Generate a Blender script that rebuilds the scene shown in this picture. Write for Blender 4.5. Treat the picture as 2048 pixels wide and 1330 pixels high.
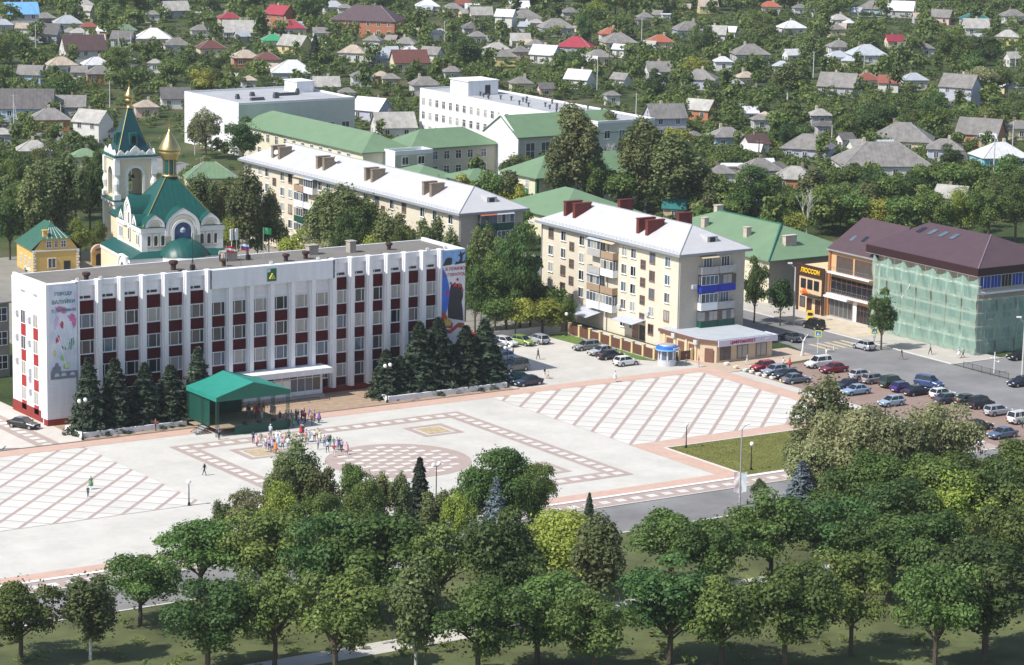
import bpy, bmesh, math, random
import numpy as np
from mathutils import Matrix, Vector
random.seed(7); rng = np.random.default_rng(11)
for o in list(bpy.data.objects): bpy.data.objects.remove(o)
SC = bpy.context.scene; COL = SC.collection
PI = math.pi; R = math.radians
# ------------------------------------------------------------------ camera (X runs along the town hall front, Y away from it)
CAM_H = 87.0; FPX = 5807.8; PITCH = 0.190767; ROLL = -0.017665; AZ = 0.584603
_cp, _sp, _cr, _sr, _ca, _sa = (math.cos(PITCH), math.sin(PITCH), math.cos(ROLL), math.sin(ROLL), math.cos(AZ), math.sin(AZ))
def _w(x, y, z): return np.array([x*_ca + y*_sa, -x*_sa + y*_ca, z])
_right = np.array([1., 0, 0]); _fw = np.array([0, _cp, -_sp]); _dn = np.array([0, -_sp, -_cp])
RV = _w(*(_cr*_right + _sr*_dn)); DV = _w(*(-_sr*_right + _cr*_dn)); FV = _w(*_fw)
cam = bpy.data.cameras.new('camera'); camo = bpy.data.objects.new('camera', cam); COL.objects.link(camo)
camo.matrix_world = Matrix(((RV[0], -DV[0], -FV[0], 0), (RV[1], -DV[1], -FV[1], 0), (RV[2], -DV[2], -FV[2], CAM_H), (0, 0, 0, 1)))
cam.sensor_width = 36; cam.lens = 36*FPX/2048; cam.clip_start = 1; cam.clip_end = 6000
SC.camera = camo
# ------------------------------------------------------------------ sky, sun, exposure
SUN_EL = 49.5
wd = bpy.data.worlds.new('World'); SC.world = wd; wd.use_nodes = True
nt = wd.node_tree; nt.nodes.clear()
sky = nt.nodes.new('ShaderNodeTexSky'); sky.sky_type = 'NISHITA'; sky.sun_disc = False
sky.sun_elevation = R(SUN_EL); sky.sun_rotation = R(270); sky.air_density = 1.0; sky.dust_density = 1.2
bg = nt.nodes.new('ShaderNodeBackground'); bg.inputs[1].default_value = 0.125
wo = nt.nodes.new('ShaderNodeOutputWorld')
nt.links.new(sky.outputs[0], bg.inputs[0]); nt.links.new(bg.outputs[0], wo.inputs[0])
sun = bpy.data.lights.new('sun', 'SUN'); sun.energy = 4.6; sun.angle = R(0.53); sun.color = (1.0, 0.955, 0.88)
suno = bpy.data.objects.new('sun', sun); COL.objects.link(suno)
_sd = Vector((math.cos(R(SUN_EL))*math.cos(R(-2)), math.cos(R(SUN_EL))*math.sin(R(-2)), -math.sin(R(SUN_EL))))
suno.rotation_euler = _sd.to_track_quat('-Z', 'Y').to_euler(); suno.location = (-60, 300, 300)
SC.view_settings.view_transform = 'Standard'; SC.view_settings.look = 'None'
SC.view_settings.exposure = 0.33; SC.view_settings.gamma = 1.0; SC.view_settings.use_curve_mapping = False
SC.render.engine = 'CYCLES'
# ------------------------------------------------------------------ survey helpers: photo pixel <-> ground point
def G(px, py, z=0.0):
    d = (px-1024)/FPX*RV + (py-665)/FPX*DV + FV
    t = (z-CAM_H)/d[2]
    return float(t*d[0]), float(t*d[1])
def PX(u, v, z=0.0):
    q = np.array([u, v, z-CAM_H]); c = float(q@FV)
    return 1024 + FPX*float(q@RV)/c, 665 + FPX*float(q@DV)/c
def SCL(u, v, z=0.0): return FPX/float(np.array([u, v, z-CAM_H])@FV)     # pixels per metre there
VIEW = 90 - math.degrees(AZ)        # heading of the view in the plan
def IMG(a): return R(a) - AZ        # plan yaw of a direction given as an angle from the picture's x axis
# ------------------------------------------------------------------ materials
MT = {}
def mat(key, col, rough=.7, var=.10, scale=1.2, bump=0., metal=0., spec=.4, bscale=None, wave=None, brick=None, orand=0., emit=0., ns=None):
    if key in MT: return MT[key]
    m = bpy.data.materials.new(key); m.use_nodes = True; MT[key] = m
    n = m.node_tree.nodes; l = m.node_tree.links
    b = n['Principled BSDF']; b.inputs['Roughness'].default_value = rough; b.inputs['Metallic'].default_value = metal
    b.inputs['Specular IOR Level'].default_value = spec
    tc = n.new('ShaderNodeTexCoord'); co = tc.outputs['Object']
    if ns is not None:
        mp = n.new('ShaderNodeMapping'); mp.inputs['Scale'].default_value = ns; l.new(co, mp.inputs['Vector']); co = mp.outputs[0]
    no = n.new('ShaderNodeTexNoise'); no.inputs['Scale'].default_value = scale; no.inputs['Detail'].default_value = 5; no.inputs['Roughness'].default_value = .65
    l.new(co, no.inputs['Vector'])
    mr = n.new('ShaderNodeMapRange'); mr.inputs['From Min'].default_value = .25; mr.inputs['From Max'].default_value = .75
    mr.inputs['To Min'].default_value = 1-var; mr.inputs['To Max'].default_value = 1+var
    l.new(no.outputs['Fac'], mr.inputs['Value'])
    sc = n.new('ShaderNodeVectorMath'); sc.operation = 'SCALE'; sc.inputs[0].default_value = col[:3]
    l.new(mr.outputs[0], sc.inputs['Scale']); cout = sc.outputs[0]
    if brick:      # (brick width, row height, mortar, darkening)
        bw, rh, mo, dk = brick
        bt = n.new('ShaderNodeTexBrick'); bt.inputs['Scale'].default_value = 1; bt.inputs['Brick Width'].default_value = bw
        bt.inputs['Row Height'].default_value = rh; bt.inputs['Mortar Size'].default_value = mo
        bt.inputs['Color1'].default_value = (1, 1, 1, 1); bt.inputs['Color2'].default_value = (1-dk*.7,)*3+(1,); bt.inputs['Mortar'].default_value = (1-dk,)*3+(1,)
        cx = n.new('ShaderNodeSeparateXYZ'); l.new(tc.outputs['Object'], cx.inputs[0])
        ad = n.new('ShaderNodeMath'); l.new(cx.outputs[0], ad.inputs[0]); l.new(cx.outputs[1], ad.inputs[1])
        cb = n.new('ShaderNodeCombineXYZ')
        if rh >= .5:
            l.new(cx.outputs[0], cb.inputs[0]); l.new(cx.outputs[1], cb.inputs[1])
        else:
            l.new(ad.outputs[0], cb.inputs[0]); l.new(cx.outputs[2], cb.inputs[1])
        l.new(cb.outputs[0], bt.inputs['Vector'])
        mu = n.new('ShaderNodeVectorMath'); mu.operation = 'MULTIPLY'; l.new(cout, mu.inputs[0]); l.new(bt.outputs['Color'], mu.inputs[1]); cout = mu.outputs[0]
    if orand:
        oi = n.new('ShaderNodeObjectInfo'); m2 = n.new('ShaderNodeMapRange'); m2.inputs['To Min'].default_value = 1-orand; m2.inputs['To Max'].default_value = 1+orand
        l.new(oi.outputs['Random'], m2.inputs['Value'])
        s2 = n.new('ShaderNodeVectorMath'); s2.operation = 'SCALE'; l.new(cout, s2.inputs[0]); l.new(m2.outputs[0], s2.inputs['Scale']); cout = s2.outputs[0]
    l.new(cout, b.inputs['Base Color'])
    hb = None
    if wave:       # (axis, period m)
        wv = n.new('ShaderNodeTexWave'); wv.bands_direction = wave[0]; wv.inputs['Scale'].default_value = 0.314/wave[1]*1.0
        l.new(tc.outputs['Object'], wv.inputs['Vector']); hb = wv.outputs['Fac']
    elif bump:
        nb = n.new('ShaderNodeTexNoise'); nb.inputs['Scale'].default_value = bscale or scale*6; nb.inputs['Detail'].default_value = 4
        l.new(tc.outputs['Object'], nb.inputs['Vector']); hb = nb.outputs['Fac']
    if hb is not None:
        bp = n.new('ShaderNodeBump'); bp.inputs['Strength'].default_value = bump or .4; bp.inputs['Distance'].default_value = .05
        l.new(hb, bp.inputs['Height']); l.new(bp.outputs[0], b.inputs['Normal'])
    if emit:
        b.inputs['Emission Color'].default_value = col+(1,) if len(col) == 3 else col; b.inputs['Emission Strength'].default_value = emit
    return m
def leafmat(key, c1, c2, c3, tr=.34, hue=.16):
    """foliage: colour by leaf (attribute 'tint') and by tree"""
    m = bpy.data.materials.new(key); m.use_nodes = True; MT[key] = m
    n = m.node_tree.nodes; l = m.node_tree.links; n.clear()
    at = n.new('ShaderNodeAttribute'); at.attribute_name = 'tint'
    rp = n.new('ShaderNodeValToRGB'); e = rp.color_ramp.elements
    e[0].color = c1+(1,); e[1].color = c3+(1,); k = e.new(.5); k.color = c2+(1,)
    l.new(at.outputs['Fac'], rp.inputs[0])
    oi = n.new('ShaderNodeObjectInfo')
    hs = n.new('ShaderNodeHueSaturation'); l.new(rp.outputs[0], hs.inputs['Color'])
    a = n.new('ShaderNodeMapRange'); a.inputs['To Min'].default_value = .5-hue*.13; a.inputs['To Max'].default_value = .5+hue*.16; l.new(oi.outputs['Random'], a.inputs['Value']); l.new(a.outputs[0], hs.inputs['Hue'])
    w1 = n.new('ShaderNodeMath'); w1.operation = 'MULTIPLY'; w1.inputs[1].default_value = 7.31; l.new(oi.outputs['Random'], w1.inputs[0])
    w2 = n.new('ShaderNodeMath'); w2.operation = 'FRACT'; l.new(w1.outputs[0], w2.inputs[0])
    b = n.new('ShaderNodeMapRange'); b.inputs['To Min'].default_value = .72; b.inputs['To Max'].default_value = 1.28; l.new(w2.outputs[0], b.inputs['Value']); l.new(b.outputs[0], hs.inputs['Value'])
    d = n.new('ShaderNodeBsdfPrincipled'); d.inputs['Roughness'].default_value = .55; d.inputs['Specular IOR Level'].default_value = .25
    l.new(hs.outputs[0], d.inputs['Base Color'])
    t = n.new('ShaderNodeBsdfTranslucent'); l.new(hs.outputs[0], t.inputs['Color'])
    mx = n.new('ShaderNodeMixShader'); mx.inputs[0].default_value = tr; l.new(d.outputs[0], mx.inputs[1]); l.new(t.outputs[0], mx.inputs[2])
    o = n.new('ShaderNodeOutputMaterial'); l.new(mx.outputs[0], o.inputs[0])
    return m
def glassmat(key, col, rough=.08):
    return mat(key, col, rough=rough, var=.25, scale=.7, spec=.6)
# ------------------------------------------------------------------ mesh builder
class MB:
    def __init__(s): s.v = []; s.f = []; s.m = []
    def add(s, vs, fs, mi=0):
        o = len(s.v); s.v += [tuple(map(float, p)) for p in vs]; s.f += [tuple(i+o for i in f) for f in fs]; s.m += [mi]*len(fs); return s
    def box(s, x0, y0, z0, x1, y1, z1, mi=0):
        return s.add([(x0, y0, z0), (x1, y0, z0), (x1, y1, z0), (x0, y1, z0), (x0, y0, z1), (x1, y0, z1), (x1, y1, z1), (x0, y1, z1)],
                     [(0, 3, 2, 1), (4, 5, 6, 7), (0, 1, 5, 4), (1, 2, 6, 5), (2, 3, 7, 6), (3, 0, 4, 7)], mi)
    def prism(s, poly, z0, z1, mi=0):       # plan polygon, counter-clockwise
        n = len(poly); vs = [(x, y, z0) for x, y in poly]+[(x, y, z1) for x, y in poly]
        return s.add(vs, [tuple(range(n-1, -1, -1)), tuple(range(n, 2*n))]+[(i, (i+1) % n, n+(i+1) % n, n+i) for i in range(n)], mi)
    def xprism(s, poly, y0, y1, mi=0):      # polygon in x,z seen from -y (ccw), extruded along y
        n = len(poly); vs = [(x, y0, z) for x, z in poly]+[(x, y1, z) for x, z in poly]
        return s.add(vs, [tuple(range(n)), tuple(range(2*n-1, n-1, -1))]+[(i, n+i, n+(i+1) % n, (i+1) % n) for i in range(n)], mi)
    def tube(s, a, b, r0, r1=None, n=6, mi=0, cap=True):
        r1 = r0 if r1 is None else r1
        a = Vector(a); b = Vector(b); d = (b-a).normalized(); x = d.orthogonal().normalized(); y = d.cross(x)
        vs = []
        for p, r in ((a, r0), (b, r1)):
            for i in range(n):
                t = 2*PI*i/n; vs.append(p+x*math.cos(t)*r+y*math.sin(t)*r)
        fs = [(i, (i+1) % n, n+(i+1) % n, n+i) for i in range(n)]
        if cap: fs += [tuple(range(n-1, -1, -1)), tuple(range(n, 2*n))]
        return s.add(vs, fs, mi)
    def lathe(s, prof, n=16, c=(0, 0), mi=0):
        vs = []; fs = []; k = len(prof)
        for r, z in prof:
            for i in range(n):
                t = 2*PI*i/n; vs.append((c[0]+r*math.cos(t), c[1]+r*math.sin(t), z))
        for j in range(k-1):
            for i in range(n): fs.append((j*n+i, j*n+(i+1) % n, (j+1)*n+(i+1) % n, (j+1)*n+i))
        fs.append(tuple(range(n-1, -1, -1))); fs.append(tuple((k-1)*n+i for i in range(n)))
        return s.add(vs, fs, mi)
    def mesh(s, name, mats, smooth=False):
        me = bpy.data.meshes.new(name); me.from_pydata(s.v, [], s.f)
        for m in (mats if isinstance(mats, (list, tuple)) else [mats]): me.materials.append(m)
        if any(s.m): me.polygons.foreach_set('material_index', s.m)
        if smooth: me.polygons.foreach_set('use_smooth', [True]*len(me.polygons))
        me.update(); return me
    def obj(s, name, mats, parent=None, loc=(0, 0, 0), rz=0, smooth=False):
        return ob(name, s.mesh(name, mats, smooth), parent, loc, rz)
def ob(name, me, parent=None, loc=(0, 0, 0), rz=0):
    o = bpy.data.objects.new(name, me); COL.objects.link(o); o.location = loc; o.rotation_euler = (0, 0, rz)
    if parent is not None: o.parent = parent
    return o
def boxes(name, mats, parent, lst):
    for q in lst: b = MB(); b.box(*q); b.obj(name, mats, parent)
def tag(o, label, cat, group=None):
    o['label'] = label; o['category'] = cat
    if group: o['group'] = group
    return o
def thing(name, label, cat, loc=(0, 0, 0), rz=0, group=None):
    o = bpy.data.objects.new(name, None); COL.objects.link(o); o.location = loc; o.rotation_euler = (0, 0, rz); o.empty_display_size = .3
    return tag(o, label, cat, group)
def struct(o): o['kind'] = 'structure'; return o
KIDS = {}
def copy_tree(root, parent=None):
    c = root.copy(); COL.objects.link(c)
    if parent is not None: c.parent = parent
    for k in KIDS[root.name] if root.name in KIDS else []:
        copy_tree(k, c)
    return c
def remember(root):
    """note the children of a prototype so that copies stay cheap"""
    def rec(o):
        ks = [x for x in bpy.data.objects if x.parent == o]; KIDS[o.name] = ks
        for k in ks: rec(k)
    rec(root)
def text_mesh(txt, size, mi_mat, ext=.02, bold=0.0):
    cu = bpy.data.curves.new('lettering', 'FONT'); cu.body = txt; cu.size = size; cu.extrude = ext; cu.offset = bold
    cu.align_x = 'CENTER'; cu.align_y = 'CENTER'; cu.resolution_u = 2
    t = bpy.data.objects.new('lettering', cu); COL.objects.link(t); bpy.context.view_layer.update()
    me = bpy.data.meshes.new_from_object(t.evaluated_get(bpy.context.evaluated_depsgraph_get()))
    bpy.data.objects.remove(t); me.materials.clear(); me.materials.append(mi_mat)
    me.transform(Matrix.Rotation(R(90), 4, 'X')); me.name = 'lettering'
    return me
# colours used all over
WHITE = mat('white_paint', (.74, .74, .765), .65, .09, 1.4, ns=(1, 1, .15))
WFRAME = mat('window_frame_white', (.80, .80, .80), .5, .04)
BFRAME = mat('window_frame_brown', (.23, .13, .09), .6, .15)
GLD = glassmat('glass_dark', (.018, .022, .028)); GLB = glassmat('glass_sky_reflection', (.10, .135, .18)); GLC = glassmat('glass_curtain', (.34, .335, .31), .2)  # GLB: reflected sky painted in as a blue base colour
GLM = glassmat('glass_mid', (.085, .085, .085), .12)
PANES = [GLD, GLB, GLC, GLM]
DARK = mat('dark_metal', (.025, .027, .028), .5, .2); STEEL = mat('galvanised', (.45, .46, .48), .45, .12, metal=.4)
# shared window meshes -------------------------------------------------------
WCACHE = {}
def window(parent, face, a, off, z, w, h, fr=None, pane=None, mull=(.5,), trans=None, name='window', sill=False):
    """face F looks to -y, L looks to -x; a is the centre along the wall, off the wall's plane"""
    fr = fr or WFRAME; pane = pane or random.choice(PANES)
    k = (round(w, 2), round(h, 2), fr.name, tuple(mull), trans, sill)
    if k not in WCACHE:
        m = MB(); t = min(.09, w*.09)
        m.box(-w/2-t, -.09, -t, w/2+t, .02, 0); m.box(-w/2-t, -.09, h, w/2+t, .02, h+t)
        m.box(-w/2-t, -.09, 0, -w/2, .02, h); m.box(w/2, -.09, 0, w/2+t, .02, h)
        for q in mull: m.box(-w/2+w*q-t*.45, -.08, 0, -w/2+w*q+t*.45, .02, h)
        if trans: m.box(-w/2, -.078, h*trans-t*.4, w/2, .02, h*trans+t*.4)
        if sill: m.box(-w/2-.12, -.2, -t-.05, w/2+.12, .02, -t)
        p = MB(); p.box(-w/2, -.05, 0, w/2, .01, h)
        WCACHE[k] = (m.mesh('window', fr), p, {})
    me, p, pm = WCACHE[k]
    if pane.name not in pm: pm[pane.name] = p.mesh('pane', pane)
    rz = 0 if face == 'F' else -PI/2
    loc = (a, off, z) if face == 'F' else (off, a, z)
    o = ob(name, me, parent, loc, rz); ob('pane', pm[pane.name], o)
    return o
def door(parent, face, a, off, z, w, h, m, name='door', glass=False):
    b = MB(); b.box(-w/2, -.07, 0, w/2, .02, h); b.box(-w/2-.07, -.10, 0, -w/2, .02, h+.07); b.box(w/2, -.10, 0, w/2+.07, .02, h+.07); b.box(-w/2, -.10, h, w/2, .02, h+.07)
    rz = 0 if face == 'F' else -PI/2
    loc = (a, off, z) if face == 'F' else (off, a, z)
    d = b.obj(name, m, parent, loc, rz)
    hb = MB(); hb.box(w*.36, -.14, h*.45, w*.40, -.07, h*.52); hb.obj('handle', STEEL, d)
    return d
# ================================================================== THE GROUND
def groundmat():
    m = bpy.data.materials.new('ground_soil_grass'); m.use_nodes = True; n = m.node_tree.nodes; l = m.node_tree.links
    b = n['Principled BSDF']; b.inputs['Roughness'].default_value = .95; b.inputs['Specular IOR Level'].default_value = .1
    tc = n.new('ShaderNodeTexCoord')
    a = n.new('ShaderNodeTexNoise'); a.inputs['Scale'].default_value = .06; a.inputs['Detail'].default_value = 8; l.new(tc.outputs['Object'], a.inputs['Vector'])
    r = n.new('ShaderNodeValToRGB'); e = r.color_ramp.elements
    e[0].position = .35; e[0].color = (.030, .046, .018, 1); e[1].position = .68; e[1].color = (.115, .10, .062, 1)
    k = e.new(.5); k.color = (.055, .078, .026, 1)
    l.new(a.outputs['Fac'], r.inputs[0])
    c = n.new('ShaderNodeTexNoise'); c.inputs['Scale'].default_value = 1.7; c.inputs['Detail'].default_value = 6; l.new(tc.outputs['Object'], c.inputs['Vector'])
    mr = n.new('ShaderNodeMapRange'); mr.inputs['To Min'].default_value = .45; mr.inputs['To Max'].default_value = 1.55; l.new(c.outputs['Fac'], mr.inputs['Value'])
    s = n.new('ShaderNodeVectorMath'); s.operation = 'SCALE'; l.new(r.outputs[0], s.inputs[0]); l.new(mr.outputs[0], s.inputs['Scale'])
    l.new(s.outputs[0], b.inputs['Base Color'])
    return m
CREAM = mat('paver_cream', (.53, .515, .475), .85, .13, .16, brick=(.6, .6, .012, .07), bump=.1)
SLABM = mat('slab_white', (.57, .56, .525), .85, .08, .35, orand=.06)
PINK = mat('paver_pink', (.53, .365, .295), .85, .09, .5, brick=(.5, .5, .014, .10))
MAUVE = mat('paver_mauve', (.385, .305, .275), .85, .10, .6, brick=(.5, .5, .014, .08))
TAN = mat('paver_tan', (.37, .27, .19), .85, .16, .7, brick=(.8, .8, .03, .2))
CONC = mat('paver_concrete', (.50, .475, .43), .9, .10, .25, brick=(1.0, 1.0, .016, .08), bump=.1)
LOT = mat('paver_lot', (.27, .195, .165), .9, .13, .4, brick=(.6, .6, .02, .12))
ASPH = mat('asphalt', (.195, .192, .195), .92, .30, .12, bump=.15, bscale=14)
KERB = mat('kerb_stone', (.56, .55, .52), .85, .12, 2.)
KERBW = mat('kerb_white', (.80, .80, .80), .7, .06, 2.)
def sheet(name, poly, z, m, parent=None):
    b = MB(); b.add([(x, y, z) for x, y in poly], [tuple(range(len(poly)))]); o = b.obj(name, m, parent)
    return o if parent is not None else struct(o)
def rect(u0, v0, u1, v1): return [(u0, v0), (u1, v0), (u1, v1), (u0, v1)]
g = MB(); g.add([(-2500, -1500, 0), (3500, -1500, 0), (3500, 4000, 0), (-2500, 4000, 0)], [(0, 1, 2, 3)])
struct(g.obj('ground', groundmat()))
Z1, Z2, Z3, ZT = .03, .05, .07, .085
plaza = sheet('plaza', rect(92, 281.3, 259.7, 339.2), Z2, CREAM)
# the pink brick bands round the square
band = MB()
for r in (rect(92, 336.3, 259.6, 339.2), rect(256.4, 281.3, 259.6, 336.3), rect(222.2, 299.1, 256.4, 302.4), rect(219.2, 284.0, 222.2, 302.4), rect(92, 281.3, 256.4, 284.0)):
    band.add([(x, y, Z3) for x, y in r], [(0, 1, 2, 3)])
pb = band.obj('brick_band', PINK, plaza)
def clip(poly, u0, v0, u1, v1):
    def cut(p, f, ip):
        o = []
        for i in range(len(p)):
            a, b = p[i-1], p[i]; fa, fb = f(a), f(b)
            if fa >= 0:
                o.append(a)
            if fa*fb < 0:
                t = fa/(fa-fb); o.append((a[0]+t*(b[0]-a[0]), a[1]+t*(b[1]-a[1])))
        return o
    for f in (lambda p: p[0]-u0, lambda p: u1-p[0], lambda p: p[1]-v0, lambda p: v1-p[1]):
        if poly: poly = cut(poly, f, None)
    return poly
def area(p): return .5*abs(sum(p[i-1][0]*p[i][1]-p[i][0]*p[i-1][1] for i in range(len(p))))
def field(name, u0, v0, u1, v1, un, vn, parent):
    """diagonal paving: white slabs with wide dark strips one way and thin joints the other; (un, vn) is one crossing of the grid"""
    f = sheet(name, rect(u0, v0, u1, v1), Z3, MAUVE, parent)
    st = 4.40/math.sqrt(2); s2 = math.sqrt(.5); cnt = 0; shared = None
    for i in range(-26, 27):
        for j in range(-26, 27):
            # local axes: e along +45 deg (strips), f along -45 deg
            e0, e1 = i*st+.15, (i+1)*st-.15; f0, f1 = j*st+.25, (j+1)*st-.25
            q = [(un+(e*s2+ff*s2), vn+(e*s2-ff*s2)) for e, ff in ((e0, f1), (e1, f1), (e1, f0), (e0, f0))]
            p = clip(q, u0+.05, v0+.05, u1-.05, v1-.05)
            if len(p) < 3 or area(p) < .15: continue
            x, y = PX(sum(a for a, b in p)/len(p), sum(b for a, b in p)/len(p))
            if x < -60 or x > 2110 or y > 1400: continue
            if abs(area(p)-area(q)) < 1e-4:
                c = (un+((e0+e1)*s2+(f0+f1)*s2)/2, vn+((e0+e1)*s2-(f0+f1)*s2)/2)
                if shared is None:
                    b = MB(); b.prism([(a-c[0], d-c[1]) for a, d in q], 0, ZT-Z3+.005); shared = b.mesh('paving_slab', SLABM)
                ob('paving_slab', shared, f, (c[0], c[1], Z3-.002))
            else:
                b = MB(); b.prism(p, Z3-.002, ZT+.003); b.obj('paving_slab', SLABM, f)
            cnt += 1
    return f
field('slab_field', 219.35, 302.4, 256.3, 336.2, 219.2, 302.56, plaza)
field('slab_field', 119.0, 302.4, 156.35, 336.2, 156.4, 326.6, plaza)
# the ornament: square checker frame, corner squares and round medallion
orn = MB(); a0, b0, a1, b1 = 165.9, 289.1, 210.2, 331.0; wB = 2.95
for r in (rect(a0, b0, a1, b0+wB), rect(a0, b1-wB, a1, b1), rect(a0, b0+wB, a0+wB, b1-wB), rect(a1-wB, b0+wB, a1, b1-wB)):
    orn.add([(x, y, Z3) for x, y in r], [(0, 1, 2, 3)])
frame = orn.obj('ornament_frame', MAUVE, plaza)
sq = MB(); sq.box(-.62, -.62, 0, .62, .62, .02); sqm = sq.mesh('paving_slab', SLABM)
nu = 20; nv = 19
for i in range(nu):
    u = a0+wB/2+(a1-a0-wB)*i/(nu-1)
    for v in (b0+wB/2, b1-wB/2): ob('paving_slab', sqm, frame, (u, v, Z3-.002))
for j in range(1, nv-1+1):
    v = b0+wB/2+(b1-b0-wB)*j/nv
    for u in (a0+wB/2, a1-wB/2): ob('paving_slab', sqm, frame, (u, v, Z3-.002))
def ringsq(cu, cv):
    r0, r1, r2 = 3.05, 2.2, 1.75
    f = MB()
    for (p, q) in ((r0, r1),):
        f.add([(cu-p, cv-p, Z3), (cu+p, cv-p, Z3), (cu+p, cv+p, Z3), (cu-p, cv+p, Z3), (cu-q, cv-q, Z3), (cu+q, cv-q, Z3), (cu+q, cv+q, Z3), (cu-q, cv+q, Z3)],
              [(0, 1, 5, 4), (1, 2, 6, 5), (2, 3, 7, 6), (3, 0, 4, 7)])
    o = f.obj('corner_square', MAUVE, plaza)
    b = MB(); b.box(cu-r2, cv-r2, Z3-.002, cu+r2, cv+r2, ZT); b.obj('mosaic_slab', mat('mosaic', (.43, .34, .22), .85, .4, 2.2), o)
for cu in (174.9, 201.2):
    for cv in (297.3, 322.7): ringsq(cu, cv)
cu, cv, rr = 188.05, 310.05, 9.4
med = MB(); med.add([(cu+rr*math.cos(2*PI*i/72), cv+rr*math.sin(2*PI*i/72), Z3) for i in range(72)], [tuple(range(72))])
medo = med.obj('medallion', MAUVE, plaza)
rc = MB(); rc.box(-.62, -.42, 0, .62, .42, .02); rcm = rc.mesh('paving_slab', SLABM)
for i in range(-5, 6):
    for j in range(-8, 9):
        u = cu+i*1.75; v = cv+j*1.05
        if math.hypot(u-cu, v-cv) < rr-1.25 and (i+j) % 2 == 0: ob('paving_slab', rcm, medo, (u, v, Z3-.002))
# kerbs and the pavement with its checker strip in front of the square
kb = MB(); kb.box(92, 280.75, 0, 262, 281.3, .16); kb.obj('kerb', KERBW, plaza)
pv = sheet('pavement', rect(92, 277.3, 262, 280.75), Z2, MAUVE)
for i in range(58):
    u = 100+i*2.35
    x, y = PX(u, 279.1)
    if -40 < x < 2090: ob('paving_slab', sqm, pv, (u, 279.1, Z2))
kb = MB(); kb.box(92, 277.05, 0, 262, 277.3, .13); kb.obj('kerb', KERB, pv)
sheet('road', rect(60, 266.5, 278.5, 277.05), Z1, ASPH)
# lawn
def lawnmat():
    m = mat('lawn_base', (.165, .17, .045), .95, .35, .3); return m
lw = sheet('lawn', [(222.5, 281.6), (256.1, 281.6), (256.1, 298.8), (222.5, 298.8)], .09, lawnmat())
lk = MB()
lk.box(222.2, 281.3, 0, 256.4, 281.6, .14); lk.box(222.2, 298.8, 0, 256.4, 299.1, .14); lk.box(222.2, 281.6, 0, 222.5, 298.8, .14); lk.box(256.1, 281.6, 0, 256.4, 298.8, .14)
lk.obj('kerb', KERB, lw)
def grass_blades(name, n, u0, v0, u1, v1, z, h, cols, parent=None):
    u = rng.uniform(u0, u1, n); v = rng.uniform(v0, v1, n); a = rng.uniform(0, 2*PI, n); hh = h*rng.uniform(.5, 1.2, n); w = .035
    V = np.zeros((n, 3, 3)); dx, dy = np.cos(a)*w, np.sin(a)*w
    V[:, 0] = np.stack([u-dx, v-dy, np.full(n, z)], 1); V[:, 1] = np.stack([u+dx, v+dy, np.full(n, z)], 1)
    V[:, 2] = np.stack([u+rng.normal(0, .03, n), v+rng.normal(0, .03, n), z+hh], 1)
    me = bpy.data.meshes.new(name); me.vertices.add(n*3); me.vertices.foreach_set('co', V.ravel()); me.loops.add(n*3); me.loops.foreach_set('vertex_index', np.arange(n*3))
    me.polygons.add(n); me.polygons.foreach_set('loop_start', np.arange(n)*3); me.polygons.foreach_set('loop_total', np.full(n, 3)); me.update()
    t = me.attributes.new('tint', 'FLOAT', 'FACE'); t.data.foreach_set('value', rng.random(n))
    me.materials.append(cols); o = ob(name, me, parent); return o
gr = grass_blades('grass', 45000, 222.5, 281.6, 256.1, 298.8, .09, .10, leafmat('grass_blade', (.12, .135, .03), (.18, .18, .05), (.25, .23, .075), .3))
gr['kind'] = 'stuff'; gr['label'] = 'short green grass of the lawn at the corner of the square'; gr['category'] = 'grass'
# forecourt of the town hall, side drive, car park
sheet('forecourt', rect(158, 339.5, 225.5, 353), Z2, TAN)
dk = MB(); dk.box(142, 339.2, 0, 226, 339.5, .12); struct(dk.obj('forecourt_kerb', mat('kerb_dark', (.16, .14, .13), .9, .2)))
dr = sheet('side_drive', [(149.6, 339.5), (158, 339.5), (158, 420), (140, 420), (140, 344)], Z2, mat('paver_drive', (.56, .52, .47), .9, .08, .3, brick=(.8, .8, .016, .07)))
ds = sheet('drive_band', rect(151.2, 339.5, 154.5, 372), Z3, MAUVE, dr)
for i in range(16): ob('paving_slab', sqm, ds, (152.85, 339.9+2.03*i, Z3-.002))
sheet('side_street', [(60, 330), (92, 330), (92, 338), (147, 338), (149, 341), (140, 345), (138, 420), (100, 420), (60, 420)], Z1, ASPH)
kk = MB()
pts = [(92, 339.6), (143, 339.6), (146.5, 340.2), (147.6, 341.6), (146, 344.2), (139.6, 345.5)]
for a, b in zip(pts[1:], pts[2:]): kk.tube((a[0], a[1], .08), (b[0], b[1], .08), .14, n=4)
struct(kk.obj('street_kerb', KERB))
sheet('car_park', rect(225.5, 339.2, 262, 372), Z2, CONC)
sheet('shop_pavement', [(259.6, 334), (279.5, 336.5), (279.5, 345), (259.6, 345)], Z2+.01, mat('paver_shop', (.47, .37, .29), .9, .1, .4, brick=(.6, .6, .02, .1)))
sheet('plaza_side_strip', rect(259.6, 285, 262, 334), Z2, CONC)
sheet('parking_lot', [(262, 272), (279, 272), (278.3, 334.8), (262, 334)], Z1+.01, LOT)
sheet('street', [(278.6, 150), (294, 150), (293.5, 346), (293.5, 700), (281, 700), (281, 346), (278.4, 336)], Z1, ASPH)
sheet('cross_street', rect(294, 303, 420, 322.5), Z1, ASPH)
pv2 = sheet('street_pavement', [(293.7, 322.7), (303.5, 322.7), (303.5, 420), (293.7, 420)], .12, mat('pavement_grey', (.42, .39, .35), .9, .12, .3))
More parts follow.
